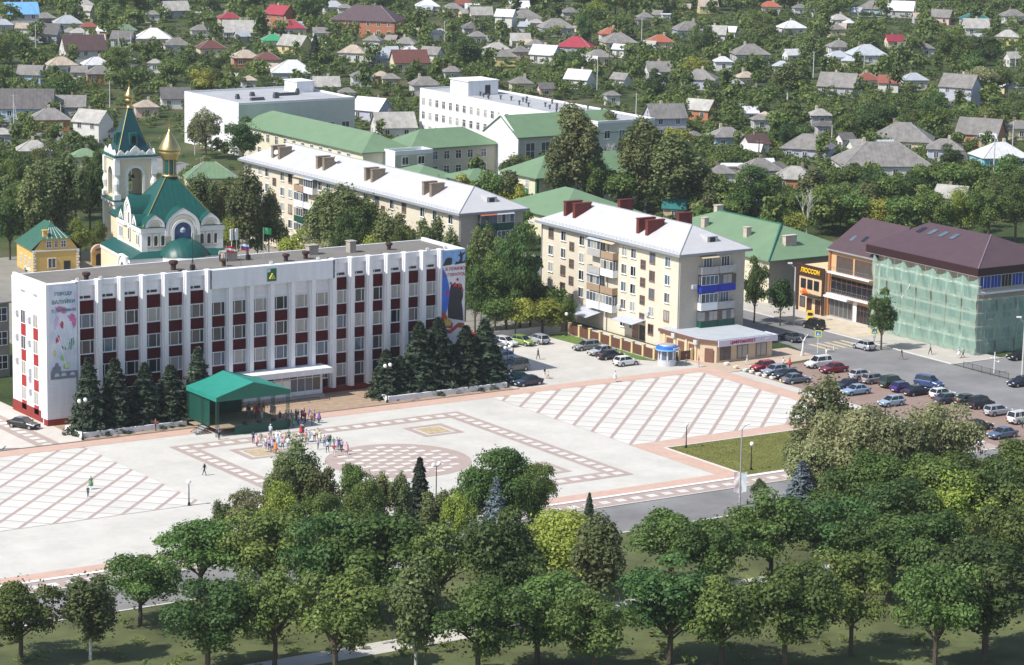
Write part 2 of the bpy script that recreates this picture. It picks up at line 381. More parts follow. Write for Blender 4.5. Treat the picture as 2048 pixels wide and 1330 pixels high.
k2 = MB(); k2.box(293.45, 322.6, 0, 293.75, 420, .14); k2.box(293.45, 322.5, 0, 330, 322.75, .14); k2.obj('kerb', KERB, pv2)
rub = sheet('dusty_verge', [(294, 346), (302, 346), (302, 364), (294, 364)], .14, mat('dust', (.50, .43, .33), .95, .16, .6, bump=.5, bscale=3))
# painted lines on the street
ln = MB(); 
for i in range(5): ln.add([(284+i*1.6, 340.5, Z1+.012), (284.7+i*1.6, 340.5, Z1+.012), (284.7+i*1.6, 345.5, Z1+.012), (284+i*1.6, 345.5, Z1+.012)], [(0, 1, 2, 3)])
struct(ln.obj('crossing_stripes', mat('road_paint', (.50, .42, .28), .8, .3, 1.5)))
# earth strip and park beyond the road
sheet('park_lawn', rect(40, 60, 278.5, 266.2), .04, mat('park_grass', (.085, .10, .035), .95, .6, .12))
pk = MB(); pk.box(60, 266.2, 0, 278.5, 266.5, .13); struct(pk.obj('park_kerb', KERB))
sheet('park_path', [(120, 240), (250, 240), (250, 243.5), (120, 243.5)], .06, CONC)
sheet('back_yard', rect(225.5, 372, 262, 480), .02, mat('yard_earth', (.20, .175, .14), .95, .25, .3))
sheet('church_yard', rect(176, 362, 254, 478), .025, mat('yard_paving', (.23, .22, .19), .95, .2, .2))
# ================================================================== TOWN HALL
SID = mat('siding_white', (.72, .725, .765), .6, .09, 1.3, ns=(1, 1, .12), wave=('Z', .55), bump=.25)
RED = mat('panel_oxblood', (.066, .003, .006), .7, .2, 1.5, spec=.15); REDP = mat('plinth_red', (.23, .028, .022), .7, .15, 1.2)
ROOFG = mat('roof_felt_grey', (.17, .16, .145), .95, .18, .25, bump=.3)
TH0 = (157.6, 349.6)
th = thing('town_hall', 'long white four storey town hall with dark red panels and fins', 'building', (TH0[0], TH0[1], 0))
LEN, DEP, HT = 65.4, 12.0, 19.2
m = MB(); m.box(0, 1.2, 0, LEN, DEP, 18.5); m.box(0, 0, .9, 4.2, 1.2, HT); m.box(61.5, 0, .9, LEN, 1.2, HT)
m.obj('wall', SID, th)
m = MB(); m.box(4.2, .75, 18.5, 24, 1.2, HT); m.box(43.7, .75, 18.5, 61.5, 1.2, HT); m.box(0, DEP-.35, 18.5, LEN, DEP, 18.8); m.box(0, 1.2, 18.5, .35, DEP-.35, HT); m.box(LEN-.35, 1.2, 18.5, LEN, DEP-.35, HT)
m.box(24, 0, 16.6, 43.7, 1.2, HT); m.obj('parapet', SID, th)
rf = MB(); rf.box(.35, 1.2, 18.5, LEN-.35, DEP-.35, 18.72)
roof = rf.obj('roof', ROOFG, th)
boxes('plinth', REDP, th, [(-.35, -.05, 0, 4.25, 1.2, .9), (4.25, .7, 0, 25, 1.2, .8), (41.7, .7, 0, 61.45, 1.2, .8), (61.45, -.05, 0, LEN+.05, 1.2, .9), (-.06, 2.2, 0, 0, DEP, 1.6)])
m = MB(); m.box(-.35, 0, .9, 0, 2.0, HT); m.obj('corner_pier', WHITE, th)
bx = [4.2+3.3*i for i in range(7)]; bx += [24+3.283*i for i in range(1, 7)]; bx += [43.7+2.967*i for i in range(1, 7)]
fins = {}
def fin(x, z1, y0=0.):
    k = (z1, y0)
    if k not in fins:
        b = MB(); b.box(-.30, y0, .8, .30, 1.2, z1); b.box(-.42, y0+.45, .8, .42, 1.2, z1-.1); fins[k] = b.mesh('fin', WHITE)
    ob('fin', fins[k], th, (x, 0, 0))
for i, x in enumerate(bx):
    fin(x, HT+.12 if (i <= 6 or i >= 12) else 16.6, 0 if (i <= 6 or i >= 12) else .1)
WZ = [12.75, 9.2, 5.7, 2.2]; RZ = [(14.62, 16.4), (11.05, 12.65), (7.55, 9.1), (4.05, 5.6), (.85, 2.1)]
pc = {}
for i in range(18):
    x0, x1 = bx[i]+.42, bx[i+1]-.42; w = round(x1-x0, 2); mid = 6 <= i < 12; c = (x0+x1)/2
    for j, z in enumerate(WZ):
        if 25 < c < 41.5 and j == 3: continue
        pn = random.choices([GLD, GLB, GLC, GLM], [3, 3, 5, 4])[0]
        window(th, 'F', c, 1.2, z, w-.12, 1.72, WFRAME, pn, mull=(.27, .78), name='window', sill=True)
    for j, (z0, z1) in enumerate(RZ):
        if (mid and j == 0) or (25 < c < 41.5 and j == 4): continue
        k = (w, round(z1-z0, 2))
        if k not in pc:
            b = MB(); b.box(-w/2, -.06, 0, w/2, .0, z1-z0); pc[k] = b.mesh('spandrel_panel', RED)
        ob('spandrel_panel', pc[k], th, (c, 1.19, z0))
    if not mid:
        b = MB(); b.box(-.95, -.05, 0, -.35, 0, .34); b.box(-.2, -.05, 0, .75, 0, .34); b.obj('vent_grille', DARK, th, (c, 1.19, 16.72))
for yy in (8.2, 4.2):
    for j, z in enumerate(WZ): window(th, 'L', yy, 0., z, 1.35, 1.72, WFRAME, random.choice([GLC, GLM, GLC]), mull=(.5,))
    for j, (z0, z1) in enumerate(RZ[1:]):
        b = MB(); b.box(-.06, yy-.72, z0, 0, yy+.72, z1); b.obj('spandrel_panel', mat('panel_red_sunlit', (.34, .025, .025), .55, .12, 1.5), th)  # same panels as the front, sunlight on this end painted as brighter red
    b = MB(); b.box(-.05, yy-.6, 17.0, 0, yy+.6, 17.3); b.obj('vent_grille', STEEL, th)
acm = mat('air_con_grey', (.55, .56, .57), .5, .1)
ac = MB(); ac.box(-.38, -.42, 0, 0, .42, .62); ac.tube((-.40, .08, .31), (-.38, .08, .31), .24, n=12); acmesh = ac.mesh('air_conditioner', acm)
for y, z in ((10.2, 13.6), (6.2, 13.3), (10.3, 10.3), (6.3, 10.1), (10.4, 7.0), (6.2, 6.2), (6.25, 5.2), (6.2, 3.4)): ob('air_conditioner', acmesh, th, (0, y, z))
# roof furniture
vm = mat('vent_rust', (.055, .028, .024), .8, .3, 3)
for x, y, s in ((7.0, 3.2, 1.1), (21.2, 5.5, 1.25), (20.4, 1.9, .6), (28.8, 5.0, 1.0), (38.5, 4.8, 1.0), (41.9, 5.2, 1.05), (43.8, 1.9, .5), (56.5, 6.6, 1.0)):
    s *= .72
    b = MB(); b.lathe([(.42*s, 0), (.42*s, .75*s), (.75*s, 1.1*s), (.70*s, 1.45*s), (.55*s, 1.5*s)], 10); b.obj('roof_vent', vm, roof, (x, y, 18.7))
for x, y, w, h in ((31.6, 8.8, 2.0, 1.3), (44.6, 8.2, 1.5, 1.3), (50.5, 7.2, 1.0, 1.6)):
    b = MB(); b.box(-w/2, -.6, 0, w/2, .6, h); b.box(-w/2-.12, -.72, h, w/2+.12, .72, h+.12); b.obj('shaft', mat('shaft_concrete', (.36, .32, .28), .9, .2), roof, (x, y, 18.7))
for x, y, h in ((23.4, 4.0, 5.2), (34.2, 8.0, 3.4)):
    b = MB(); b.tube((0, 0, 0), (0, 0, h), .06, .04); b.tube((-.6, 0, 0), (0, 0, h*.3), .03); b.tube((.6, 0, 0), (0, 0, h*.3), .03); b.box(-.25, -.25, 0, .25, .25, .8); b.obj('antenna_mast', DARK, roof, (x, y, 18.7))
for x, y in ((32.2, 9.2), (33.0, 9.2)):
    b = MB(); b.tube((0, 0, 0), (0, 0, 1.6), .05); b.box(-.22, -.1, 1.6, .22, .1, 3.2); b.obj('cell_antenna', WHITE, roof, (x, y, 19.9))
for x in (4.6, 8.0, 34, 41.5, 59.5, 62.5):
    b = MB(); b.tube((0, 0, 0), (0, -.25, .55), .05); b.tube((0, -.2, .5), (0, -.55, .6), .16, .24, n=8); b.obj('floodlight', mat('lamp_shell', (.7, .68, .62), .5, .1), roof, (x, 1.35, 18.9))
# entrance
ent = MB(); ent.box(25, -1.2, 0, 41.5, 1.2, .35); ent.box(25.2, -1.8, 0, 41.3, -1.2, .18); ent.obj('entrance_step', mat('step_granite', (.40, .36, .33), .8, .12), th)
can = MB(); can.box(24.6, -2.3, 3.55, 42.1, 1.15, 4.35); can.obj('canopy', WHITE, th)
ve = MB(); ve.box(25.3, -.35, .35, 41.2, -.2, .95); ve.box(41.2, -.4, .35, 41.55, 1.2, 3.55); ve.box(25.0, -.4, .35, 25.3, 1.2, 3.55); ve.box(25.3, -.35, 2.75, 41.2, -.22, 2.85)
for i in range(1, 13): ve.box(25.3+i*1.223-.04, -.36, .95, 25.3+i*1.223+.04, -.22, 3.55)
vest = ve.obj('vestibule', WHITE, th)
for i in range(13):
    b = MB(); b.box(-.57, -.02, 0, .57, .02, 1.8); b.obj('pane', GLB if i % 4 else GLM, vest, (25.91+i*1.223, -.28, .95))
    b = MB(); b.box(-.57, -.02, 0, .57, .02, .7); b.obj('pane', RED if i in (6, 9) else GLB, vest, (25.91+i*1.223, -.28, 2.85))
door(th, 'F', 34.6, -.35, .35, 1.1, 2.3, WFRAME); door(th, 'F', 35.8, -.35, .35, 1.1, 2.3, WFRAME)
# coat of arms on the frieze
TX = TH0[0]; TY = TH0[1]
em = thing('coat_of_arms', 'green coat of arms board with a yellow heap on the frieze', 'sign', (TX+33.6, TY, 17.0))
b = MB(); b.xprism([(-.72, 0), (.72, 0), (.72, 1.75), (-.72, 1.75)], -.10, -.01); b.obj('board', mat('arms_green', (.012, .14, .05), .5, .08), em)
b = MB()
for r in range(3):
    for k in range(3-r): b.lathe([(0.01, .30+r*.26), (.15, .34+r*.26), (.16, .50+r*.26), (.02, .62+r*.26)], 8, ((k-(2-r)/2)*.32, -.14))
b.obj('heap', mat('arms_gold', (.62, .50, .10), .5, .1), em)
b = MB(); b.box(-.70, -.12, 1.3, -.25, -.09, 1.72); b.obj('canton', mat('arms_canton', (.55, .62, .72), .5, .15), em)
# flags on the roof
def flag(x, y, h, stripes, label):
    t = thing('flagpole', label, 'flag', (TX+x, TY+y, 18.72), 0, 'flags on the town hall roof')
    b = MB(); b.tube((0, 0, 0), (0, 0, h), .05, .03); b.obj('pole', STEEL, t)
    n = 8; L = 1.3
    for s, c in enumerate(stripes):
        z1 = h-.05-s*.9/len(stripes); z0 = z1-.9/len(stripes); b = MB()
        vs = []
        for i in range(n+1): 
            xx = i*L/n; yy = .10*math.sin(i*1.1); dz = -.25*(i/n)**1.5
            vs += [(xx, yy, z0+dz), (xx, yy, z1+dz)]
        b.add(vs, [(2*i, 2*i+2, 2*i+3, 2*i+1) for i in range(n)]); b.add([(p[0], p[1]+.012, p[2]) for p in vs], [(2*i+1, 2*i+3, 2*i+2, 2*i) for i in range(n)])
        b.obj('flag', mat('flag_%.2f_%.2f_%.2f' % c, c, .8, .08), t)
W3, B3, R3, G3 = (.75, .75, .75), (.04, .10, .42), (.55, .03, .04), (.05, .35, .13)
flag(28.2, 3.2, 3.2, (R3, W3, R3), 'red and white flag on a short pole above the frieze')
flag(30.5, 3.2, 3.3, (W3, B3, R3), 'white blue and red flag in the middle of the roof flags')
flag(33.9, 3.0, 5.4, (G3,), 'green flag on the tallest pole above the green board')
# ------------------------------------------------------------------ the two banners (flat prints)
def flat(parent, name, poly, m, y, th_=.006):
    b = MB(); b.xprism(poly, y-th_, y); return b.obj(name, m, parent)
def ell(cx, cz, rx, rz, n=14, rot=0): return [(cx+rx*math.cos(2*PI*i/n)*math.cos(rot)-rz*math.sin(2*PI*i/n)*math.sin(rot), cz+rx*math.cos(2*PI*i/n)*math.sin(rot)+rz*math.sin(2*PI*i/n)*math.cos(rot)) for i in range(n)]
def bannermat(key, c1, c2, sc):
    m = bpy.data.materials.new(key); m.use_nodes = True; n = m.node_tree.nodes; l = m.node_tree.links; b = n['Principled BSDF']; b.inputs['Roughness'].default_value = .55
    tc = n.new('ShaderNodeTexCoord'); no = n.new('ShaderNodeTexNoise'); no.inputs['Scale'].default_value = sc; no.inputs['Detail'].default_value = 3
    l.new(tc.outputs['Object'], no.inputs[0]); r = n.new('ShaderNodeValToRGB'); r.color_ramp.elements[0].position = .35; r.color_ramp.elements[1].position = .65
    r.color_ramp.elements[0].color = c1+(1,); r.color_ramp.elements[1].color = c2+(1,); l.new(no.outputs['Fac'], r.inputs[0]); l.new(r.outputs[0], b.inputs['Base Color'])
    return m
b1 = thing('banner', 'tall white banner with pink and green flowers at the left end of the town hall', 'banner', (TX+2.1, TY-.02, 6.3))
flat(b1, 'canvas', [(-2.0, 0), (2.0, 0), (2.0, 12.75), (-2.0, 12.75)], bannermat('banner_sky', (.50, .58, .74), (.74, .76, .80), .45), -.02)
MAG, LIL, GRN, TEA, OLV, GRB = (mat('ink_magenta', (.56, .16, .36), .6, .35, 2), mat('ink_lilac', (.62, .46, .68), .6, .3, 2), mat('ink_green', (.28, .52, .16), .6, .3, 2),
                                 mat('ink_teal', (.03, .24, .18), .6, .3, 2), mat('ink_red', (.48, .05, .10), .6, .3, 2), mat('ink_grey', (.20, .22, .26), .6, .25, 2))
yk = -.03
def petal(cx, cz, rx, rz, m, rot=0):
    global yk
    yk -= .0025; flat(b1, 'painted_flower', [(cx+(x-cx)*k, cz+(z-cz)*k) for (x, z), k in zip(ell(cx, cz, rx, rz, 16, rot), [random.uniform(.55, 1.15) for _ in range(16)])], m, yk, .004)
for c in ((-.35, 9.55, .95, .32, MAG, -.15), (.10, 9.2, .42, .55, MAG, .3), (-.9, 9.2, .45, .3, LIL, .4), (1.25, 8.2, .62, .75, MAG, .4), (1.55, 7.5, .35, .7, MAG, -.2), (-1.05, 7.8, .4, .95, LIL, -.2),
          (-.25, 7.4, .32, .5, OLV, .1), (-.9, 5.5, .32, .6, OLV, -.2), (1.15, 4.7, .42, .95, TEA, -.25), (.0, 4.2, .55, .2, TEA, -.5), (.75, 11.6, .12, .4, LIL, .3), (1.75, 11.2, .18, .7, LIL, .1),
          (-.25, 2.9, .38, .5, GRN, .2), (.55, 1.75, .62, .55, GRN, .3), (-1.3, 3.6, .3, .5, mat('ink_yellow', (.60, .58, .20), .6, .3, 2), 0), (1.5, 9.8, .35, .3, LIL, 0)): petal(*c)
b = MB()
for k in range(9):
    xa, za = -1.2+k*.33, 6.6+.5*math.sin(k*2.1); xb, zb = .25+.1*k, 1.5
    for t in range(5):
        p, q = t/5, (t+1)/5
        b.tube((xa+(xb-xa)*p+.22*math.sin(p*3), -.085, za+(zb-za)*p), (xa+(xb-xa)*q+.22*math.sin(q*3), -.085, za+(zb-za)*q), .035, n=4)
b.obj('painted_stems', mat('ink_white', (.78, .80, .82), .6, .05), b1)
arch = [(-1.95, .05), (1.95, .05), (1.95, 1.0), (1.0, 1.05), (-.45, 1.05), (-.5, 1.75), (-.75, 1.8), (-.8, 2.15), (-1.05, 2.3), (-1.3, 2.15), (-1.35, 1.8), (-1.65, 1.7), (-1.95, 1.0)]
flat(b1, 'painted_bridge', arch, GRB, -.075)
for cx in (-1.05, -.05, 1.2): flat(b1, 'painted_arch', [(cx-.38, .42)]+[(cx+.38*math.cos(PI-t), .42+.45*math.sin(t)) for t in [PI*i/8 for i in range(9)]][::-1]+[], mat('ink_paleblue', (.52, .60, .70), .6, .1), -.083)
DG = mat('ink_slate', (.10, .22, .22), .6, .15)
for tx, sz, z, xx in (('ГОРОДУ', .62, 11.55, .0), ('ВАЛУЙКИ', .70, 10.45, .0), ('с любовью', .66, 9.35, .05)):
    ob('lettering', text_mesh(tx, sz, DG, .006, .012), b1, (xx, -.095, z))
b2 = thing('banner', 'tall war memorial banner with soldiers and red stars beside the parked cars', 'banner', (TX+63.45, TY-.02, 6.0))
flat(b2, 'canvas', [(-1.95, 0), (1.95, 0), (1.95, 13.1), (-1.95, 13.1)], bannermat('banner_pale', (.60, .61, .66), (.72, .73, .76), .5), -.02)
BLU, BLD, SLD, ORG, GLD2 = (mat('print_sky', (.20, .38, .68), .55, .3, .8), mat('print_blue', (.035, .13, .55), .55, .35, .7), mat('print_soldier', (.025, .022, .032), .6, .5, 2.2), mat('print_orange', (.42, .06, .03), .55, .5, 1.5), mat('print_gold', (.55, .42, .10), .55, .35, 2))
flat(b2, 'printed_sky', [(-1.95, 10.9), (1.95, 11.2), (1.95, 13.05), (-1.95, 13.05)], BLU, -.03)
flat(b2, 'printed_flag', [(-1.95, 3.6), (-1.2, 4.0), (-.75, 5.5), (-.6, 7.0), (-.85, 8.3), (-1.25, 9.6), (-1.95, 10.8)], BLD, -.036)
flat(b2, 'printed_tank', [(-1.9, 10.9), (-.4, 11.0), (-.3, 11.6), (-.35, 12.0), (-1.0, 12.1), (-1.4, 11.9), (-1.6, 11.5)], SLD, -.045)
flat(b2, 'printed_plane', [(.75, 12.15), (1.0, 12.2), (1.15, 11.2), (1.4, 11.1), (1.5, 12.2), (1.9, 12.6), (1.85, 12.75), (1.3, 12.5), (1.15, 12.85), (1.0, 12.8), (1.0, 12.45), (.75, 12.3)], SLD, -.045)
flat(b2, 'printed_ruins', [(.1, 10.95), (1.9, 11.1), (1.9, 11.5), (1.5, 11.3), (1.1, 11.75), (.7, 11.3), (.4, 11.45)], SLD, -.05)
flat(b2, 'printed_soldiers', [(-.9, 3.2), (1.75, 2.6), (1.6, 4.4), (1.4, 5.4), (1.65, 6.2), (1.6, 7.3), (1.35, 7.9), (1.0, 7.7), (.8, 8.2), (.45, 8.0), (.2, 8.4), (-.2, 8.1), (-.4, 8.3), (-.6, 7.6), (-.75, 6.0), (-.95, 4.6)], SLD, -.042)
flat(b2, 'printed_flame', [(-1.95, 2.0), (-.2, 1.6), (.0, 2.3), (-.9, 3.2), (-1.3, 3.9), (-1.95, 4.3)], ORG, -.048)
flat(b2, 'printed_flower', [(-1.5, 2.0), (-.4, 2.1), (-.35, 3.0), (-.75, 2.7), (-.9, 3.5), (-1.25, 2.8), (-1.45, 3.3)], GLD2, -.054)
flat(b2, 'printed_ribbon', [(-1.9, 1.5), (-.4, 1.5), (.9, 2.4), (1.9, 2.2), (1.9, 1.5), (.8, 1.7), (-.4, .9), (-1.9, 1.0)], ORG, -.058)
RS = mat('print_star', (.50, .03, .04), .55, .15)
def star(cx, cz, r): return [(cx+(r if i % 2 == 0 else r*.42)*math.sin(i*PI/5), cz+(r if i % 2 == 0 else r*.42)*math.cos(i*PI/5)) for i in range(10)][::-1]
for k, (sx, sz, r) in enumerate(((.65, 8.75, .36), (.25, 8.0, .48), (1.05, 7.85, .5), (-.5, 8.3, .28), (-1.0, 6.9, .45), (1.5, 7.1, .3))): flat(b2, 'printed_star', star(sx, sz, r), RS, -.062-.002*k)
LR = mat('print_letters', (.42, .06, .07), .55, .15)
ob('lettering', text_mesh('Я ПОМНЮ!', .66, LR, .006, .012), b2, (.28, -.075, 10.35)); ob('lettering', text_mesh('Я ГОРЖУСЬ', .62, LR, .006, .012), b2, (.15, -.075, 9.5))
# ------------------------------------------------------------------ planters
BEDM = mat('planter_soil', (.055, .04, .028), .95, .3)
def planter(name, u0, v0, u1, v1, label):
    t = thing(name, label, 'planter', (u0, v0, 0)); L, D = u1-u0, v1-v0; w = .32
    b = MB(); b.box(0, 0, 0, L, w, .75); b.box(0, D-w, 0, L, D, .75); b.box(0, w, 0, w, D-w, .75); b.box(L-w, w, 0, L, D-w, .75); b.obj('wall', WHITE, t)
    b = MB(); b.box(w, w, 0, L-w, D-w, .55); b.obj('soil', BEDM, t)
planter('planter', 158.2, 341.0, 173.6, 346.2, 'long white low planter holding the firs left of the stage')
planter('planter', 205.1, 341.0, 225.0, 346.0, 'long white low planter holding the firs by the car park')
# ================================================================== STAGE
GT = mat('tarp_green', (.022, .235, .185), .5, .10, .8, bump=.25, bscale=2.0); GD = mat('tarp_dark_green', (.007, .062, .044), .55, .15, .8, bump=.3, bscale=2.0)
WOODD = mat('stage_boards', (.30, .24, .16), .8, .2, 1.2, ns=(1, 6, 1))
su, sv = 174.0, 333.0
st = thing('stage', 'open air stage under a green pitched tarpaulin roof before the town hall', 'stage', (su, sv, 0))
SL, SD = 10.6, 8.2
b = MB(); b.box(.1, .1, 1.0, SL-.1, SD-.1, 1.15); b.obj('deck', WOODD, st)
b = MB(); b.add([(0, 0, .05), (SL, 0, .05), (SL, 0, 1.25), (2.6, 0, 1.25), (2.6, 0, .05)], [(4, 1, 2, 3)]); b.box(2.6, -.03, .05, SL, .03, 1.25); b.obj('skirt', GD, st)
b = MB(); b.box(0, SD-.05, 1.1, SL-2.6, SD, 5.0); b.obj('backdrop', GD, st)
b = MB(); b.box(0, 2.2, 1.1, .05, SD-.05, 5.0); b.obj('side_curtain', GD, st)
e0, e1, ap = 4.85, 5.45, 7.0; o = .25; hx = SL/2
tp = MB()
def roofside(x0, x1, n=8):
    vs = []
    for i in range(n+1):
        t = i/n; x = x0+(x1-x0)*t; z = e1+(ap-e1)*t-.10*math.sin(PI*t)
        vs += [(x, -o, z), (x, SD*.5, z-.06*math.sin(PI*t)), (x, SD+o, z)]
    fs = []
    for i in range(n):
        for k in range(2): fs.append((3*i+k, 3*i+3+k, 3*i+4+k, 3*i+1+k) if x1 > x0 else (3*i+k, 3*i+1+k, 3*i+4+k, 3*i+3+k))
    tp.add(vs, fs)
roofside(-o, hx); roofside(SL+o, hx)
tp.box(-o-.02, -o, e0, -o+.02, SD+o, e1); tp.box(SL+o-.02, -o, e0, SL+o+.02, SD+o, e1)
tent = tp.obj('tarpaulin_roof', GT, st)
b = MB(); b.xprism([(-o, e0), (SL+o, e0), (SL+o, e1), (hx, ap), (-o, e1)], -o-.03, -o); b.obj('front_gable', mat('tarp_gable_shaded', (.010, .13, .085), .5, .12, .8, bump=.35, bscale=1.6), st)  # same tarpaulin, the shade of the front put into a darker green
b = MB(); b.xprism([(-o, e0), (SL+o, e0), (SL+o, e1), (hx, ap), (-o, e1)], SD+o, SD+o+.03); b.obj('back_gable', GD, st)
TRM = mat('truss_green', (.02, .07, .045), .5, .1)
tr = MB(); s = .16
for z in np.arange(0, 4.9, .4):
    tr.tube((-s, -s, z), (s, -s, z+.4), .018, n=4); tr.tube((s, s, z), (-s, s, z+.4), .018, n=4); tr.tube((-s, s, z), (-s, -s, z+.4), .018, n=4); tr.tube((s, -s, z), (s, s, z+.4), .018, n=4)
for a in (-s, s):
    for c in (-s, s): tr.tube((a, c, 0), (a, c, 5.2), .03, n=5)
trm = tr.mesh('truss_post', TRM)
for x, y in ((0, 0), (SL, 0), (0, SD), (SL, SD), (0, SD*.5), (SL, SD*.5), (SL-2.6, SD)): ob('truss_post', trm, st, (x, y, 0))
b = MB(); b.box(-.1, -.06, 5.0, SL+.1, .06, 5.2); b.box(-.1, SD-.06, 5.0, SL+.1, SD+.06, 5.2); b.obj('truss_beam', TRM, st)
for i in range(5):
    b = MB(); b.box(-1.9+i*.36, 2.4, .05+i*.2, -1.5+i*.36, 4.2, .12+i*.2); b.obj('stair_tread', STEEL, st)
b = MB(); b.tube((-1.9, 2.4, .05), (0, 2.4, 1.1), .04); b.tube((-1.9, 4.2, .05), (0, 4.2, 1.1), .04); b.tube((-1.9, 2.4, .9), (0, 2.4, 2.0), .025); b.tube((-1.9, 2.4, .05), (-1.9, 2.4, .9), .025); b.obj('stair_rail', DARK, st)
pf = MB(); pf.box(-1.0, 4.2, .9, 0, 6.2, 1.0); pf.obj('landing', WOODD, st)
# speakers and instruments lying at the front of the deck
for k, (x, w, h) in enumerate(((4.2, .5, .45), (6.4, .5, .45), (8.6, .5, .45))):
    b = MB(); b.add([(0, 0, 0), (w, 0, 0), (w, .5, 0), (0, .5, 0), (0, .15, h), (w, .15, h), (w, .5, h*.6), (0, .5, h*.6)], [(0, 3, 2, 1), (4, 5, 6, 7), (0, 1, 5, 4), (1, 2, 6, 5), (2, 3, 7, 6), (3, 0, 4, 7)])
    o_ = tag(b.obj('stage_monitor', DARK, None, (su+x, sv+.45, 1.15)), ('black wedge loudspeaker at the left of the stage front', 'black wedge loudspeaker at the middle of the stage front', 'black wedge loudspeaker at the right of the stage front')[k], 'loudspeaker', 'stage loudspeakers')
# metal barrier lines on the forecourt
for k, (u0, u1, v) in enumerate(((184.9, 197.5, 347.2), (185.2, 198.4, 345.8))):
    t = thing('handrail', ('low dark handrail nearer the entrance on the forecourt', 'low dark handrail nearer the square on the forecourt')[k], 'rail', (u0, v, .05), 0, 'forecourt rails')
    b = MB(); b.tube((0, 0, .28), (u1-u0, 0, .28), .05); b.obj('bar', DARK, t)
    for i in range(5):
        b = MB(); b.tube((i*(u1-u0)/4, 0, 0), (i*(u1-u0)/4, 0, .28), .04); b.obj('post', DARK, t)
# ================================================================== APARTMENT BLOCKS
BRK = mat('silicate_brick', (.65, .59, .475), .85, .07, .4, brick=(.5, .16, .012, .10)); BRG = mat('silicate_brick_shaded', (.50, .45, .38), .85, .08, .4, brick=(.5, .16, .012, .14))  # BRG: the same brick with the gable's shade put into its colour
SLATE = mat('roof_sheet_pale', (.47, .47, .485), .6, .07, .35, wave=('Y', 1.1), bump=.15); EAVE = mat('eave_grey', (.27, .29, .32), .6, .1); CHR = mat('chimney_red', (.15, .028, .022), .8, .25, 2., brick=(.5, .16, .02, .3)); CHB = mat('chimney_brown', (.27, .215, .16), .85, .22, 2., brick=(.5, .16, .02, .25))
def hip(b, x0, y0, x1, y1, z, rise, ridge='Y', inset=None, ov=.5, thick=.18, mi=0):
    X0, Y0, X1, Y1 = x0-ov, y0-ov, x1+ov, y1+ov
    hx, hy = (X0+X1)/2, (Y0+Y1)/2; W, D = X1-X0, Y1-Y0
    if ridge == 'Y':
        i = W/2 if inset is None else inset; r0, r1 = (hx, Y0+i, z+rise), (hx, Y1-i, z+rise)
        top = [(4, 5, 8), (5, 6, 9, 8), (6, 7, 9), (7, 4, 8, 9)]
    else:
        i = D/2 if inset is None else inset; r0, r1 = (X0+i, hy, z+rise), (X1-i, hy, z+rise)
        top = [(4, 5, 9, 8), (5, 6, 9), (6, 7, 8, 9), (7, 4, 8)]
    vs = [(X0, Y0, z-thick), (X1, Y0, z-thick), (X1, Y1, z-thick), (X0, Y1, z-thick), (X0, Y0, z), (X1, Y0, z), (X1, Y1, z), (X0, Y1, z), r0, r1]
    b.add(vs, [(0, 3, 2, 1), (0, 1, 5, 4), (1, 2, 6, 5), (2, 3, 7, 6), (3, 0, 4, 7)]+top, mi)
def gable(b, x0, y0, x1, y1, z, rise, ridge='X', ov=.45, thick=.16, mi=0):
    """two roof slopes with thickness"""
    if ridge == 'X':
        h = (y0+y1)/2; sl = rise/(h-y0); pr = [(y0-ov, z-ov*sl), (h, z+rise), (y1+ov, z-ov*sl), (y1+ov, z-ov*sl+thick), (h, z+rise+thick), (y0-ov, z-ov*sl+thick)]
        n = 6; vs = [(x0-ov, a, c) for a, c in pr]+[(x1+ov, a, c) for a, c in pr]
        b.add(vs, [(0, 1, 4, 5)[::-1], (1, 2, 3, 4)[::-1], (6, 7, 10, 11), (7, 8, 9, 10)]+[(i, (i+1) % n, n+(i+1) % n, n+i)[::-1] for i in range(n)], mi)
    else:
        h = (x0+x1)/2; sl = rise/(h-x0); pr = [(x0-ov, z-ov*sl), (h, z+rise), (x1+ov, z-ov*sl), (x1+ov, z-ov*sl+thick), (h, z+rise+thick), (x0-ov, z-ov*sl+thick)]
        n = 6; vs = [(a, y0-ov, c) for a, c in pr]+[(a, y1+ov, c) for a, c in pr]
        b.add(vs, [(0, 1, 4, 5), (1, 2, 3, 4), (6, 7, 10, 11)[::-1], (7, 8, 9, 10)[::-1]]+[(i, (i+1) % n, n+(i+1) % n, n+i) for i in range(n)], mi)
WOODP = mat('balcony_wood', (.34, .24, .16), .85, .25, 2, ns=(6, 6, 1)); BLUEP = mat('balcony_blue', (.012, .035, .36), .5, .1); GRNP = mat('balcony_green', (.008, .07, .05), .5, .12); GREYP = mat('balcony_grey', (.40, .39, .38), .7, .15); WHP = mat('balcony_white', (.76, .77, .78), .5, .05)
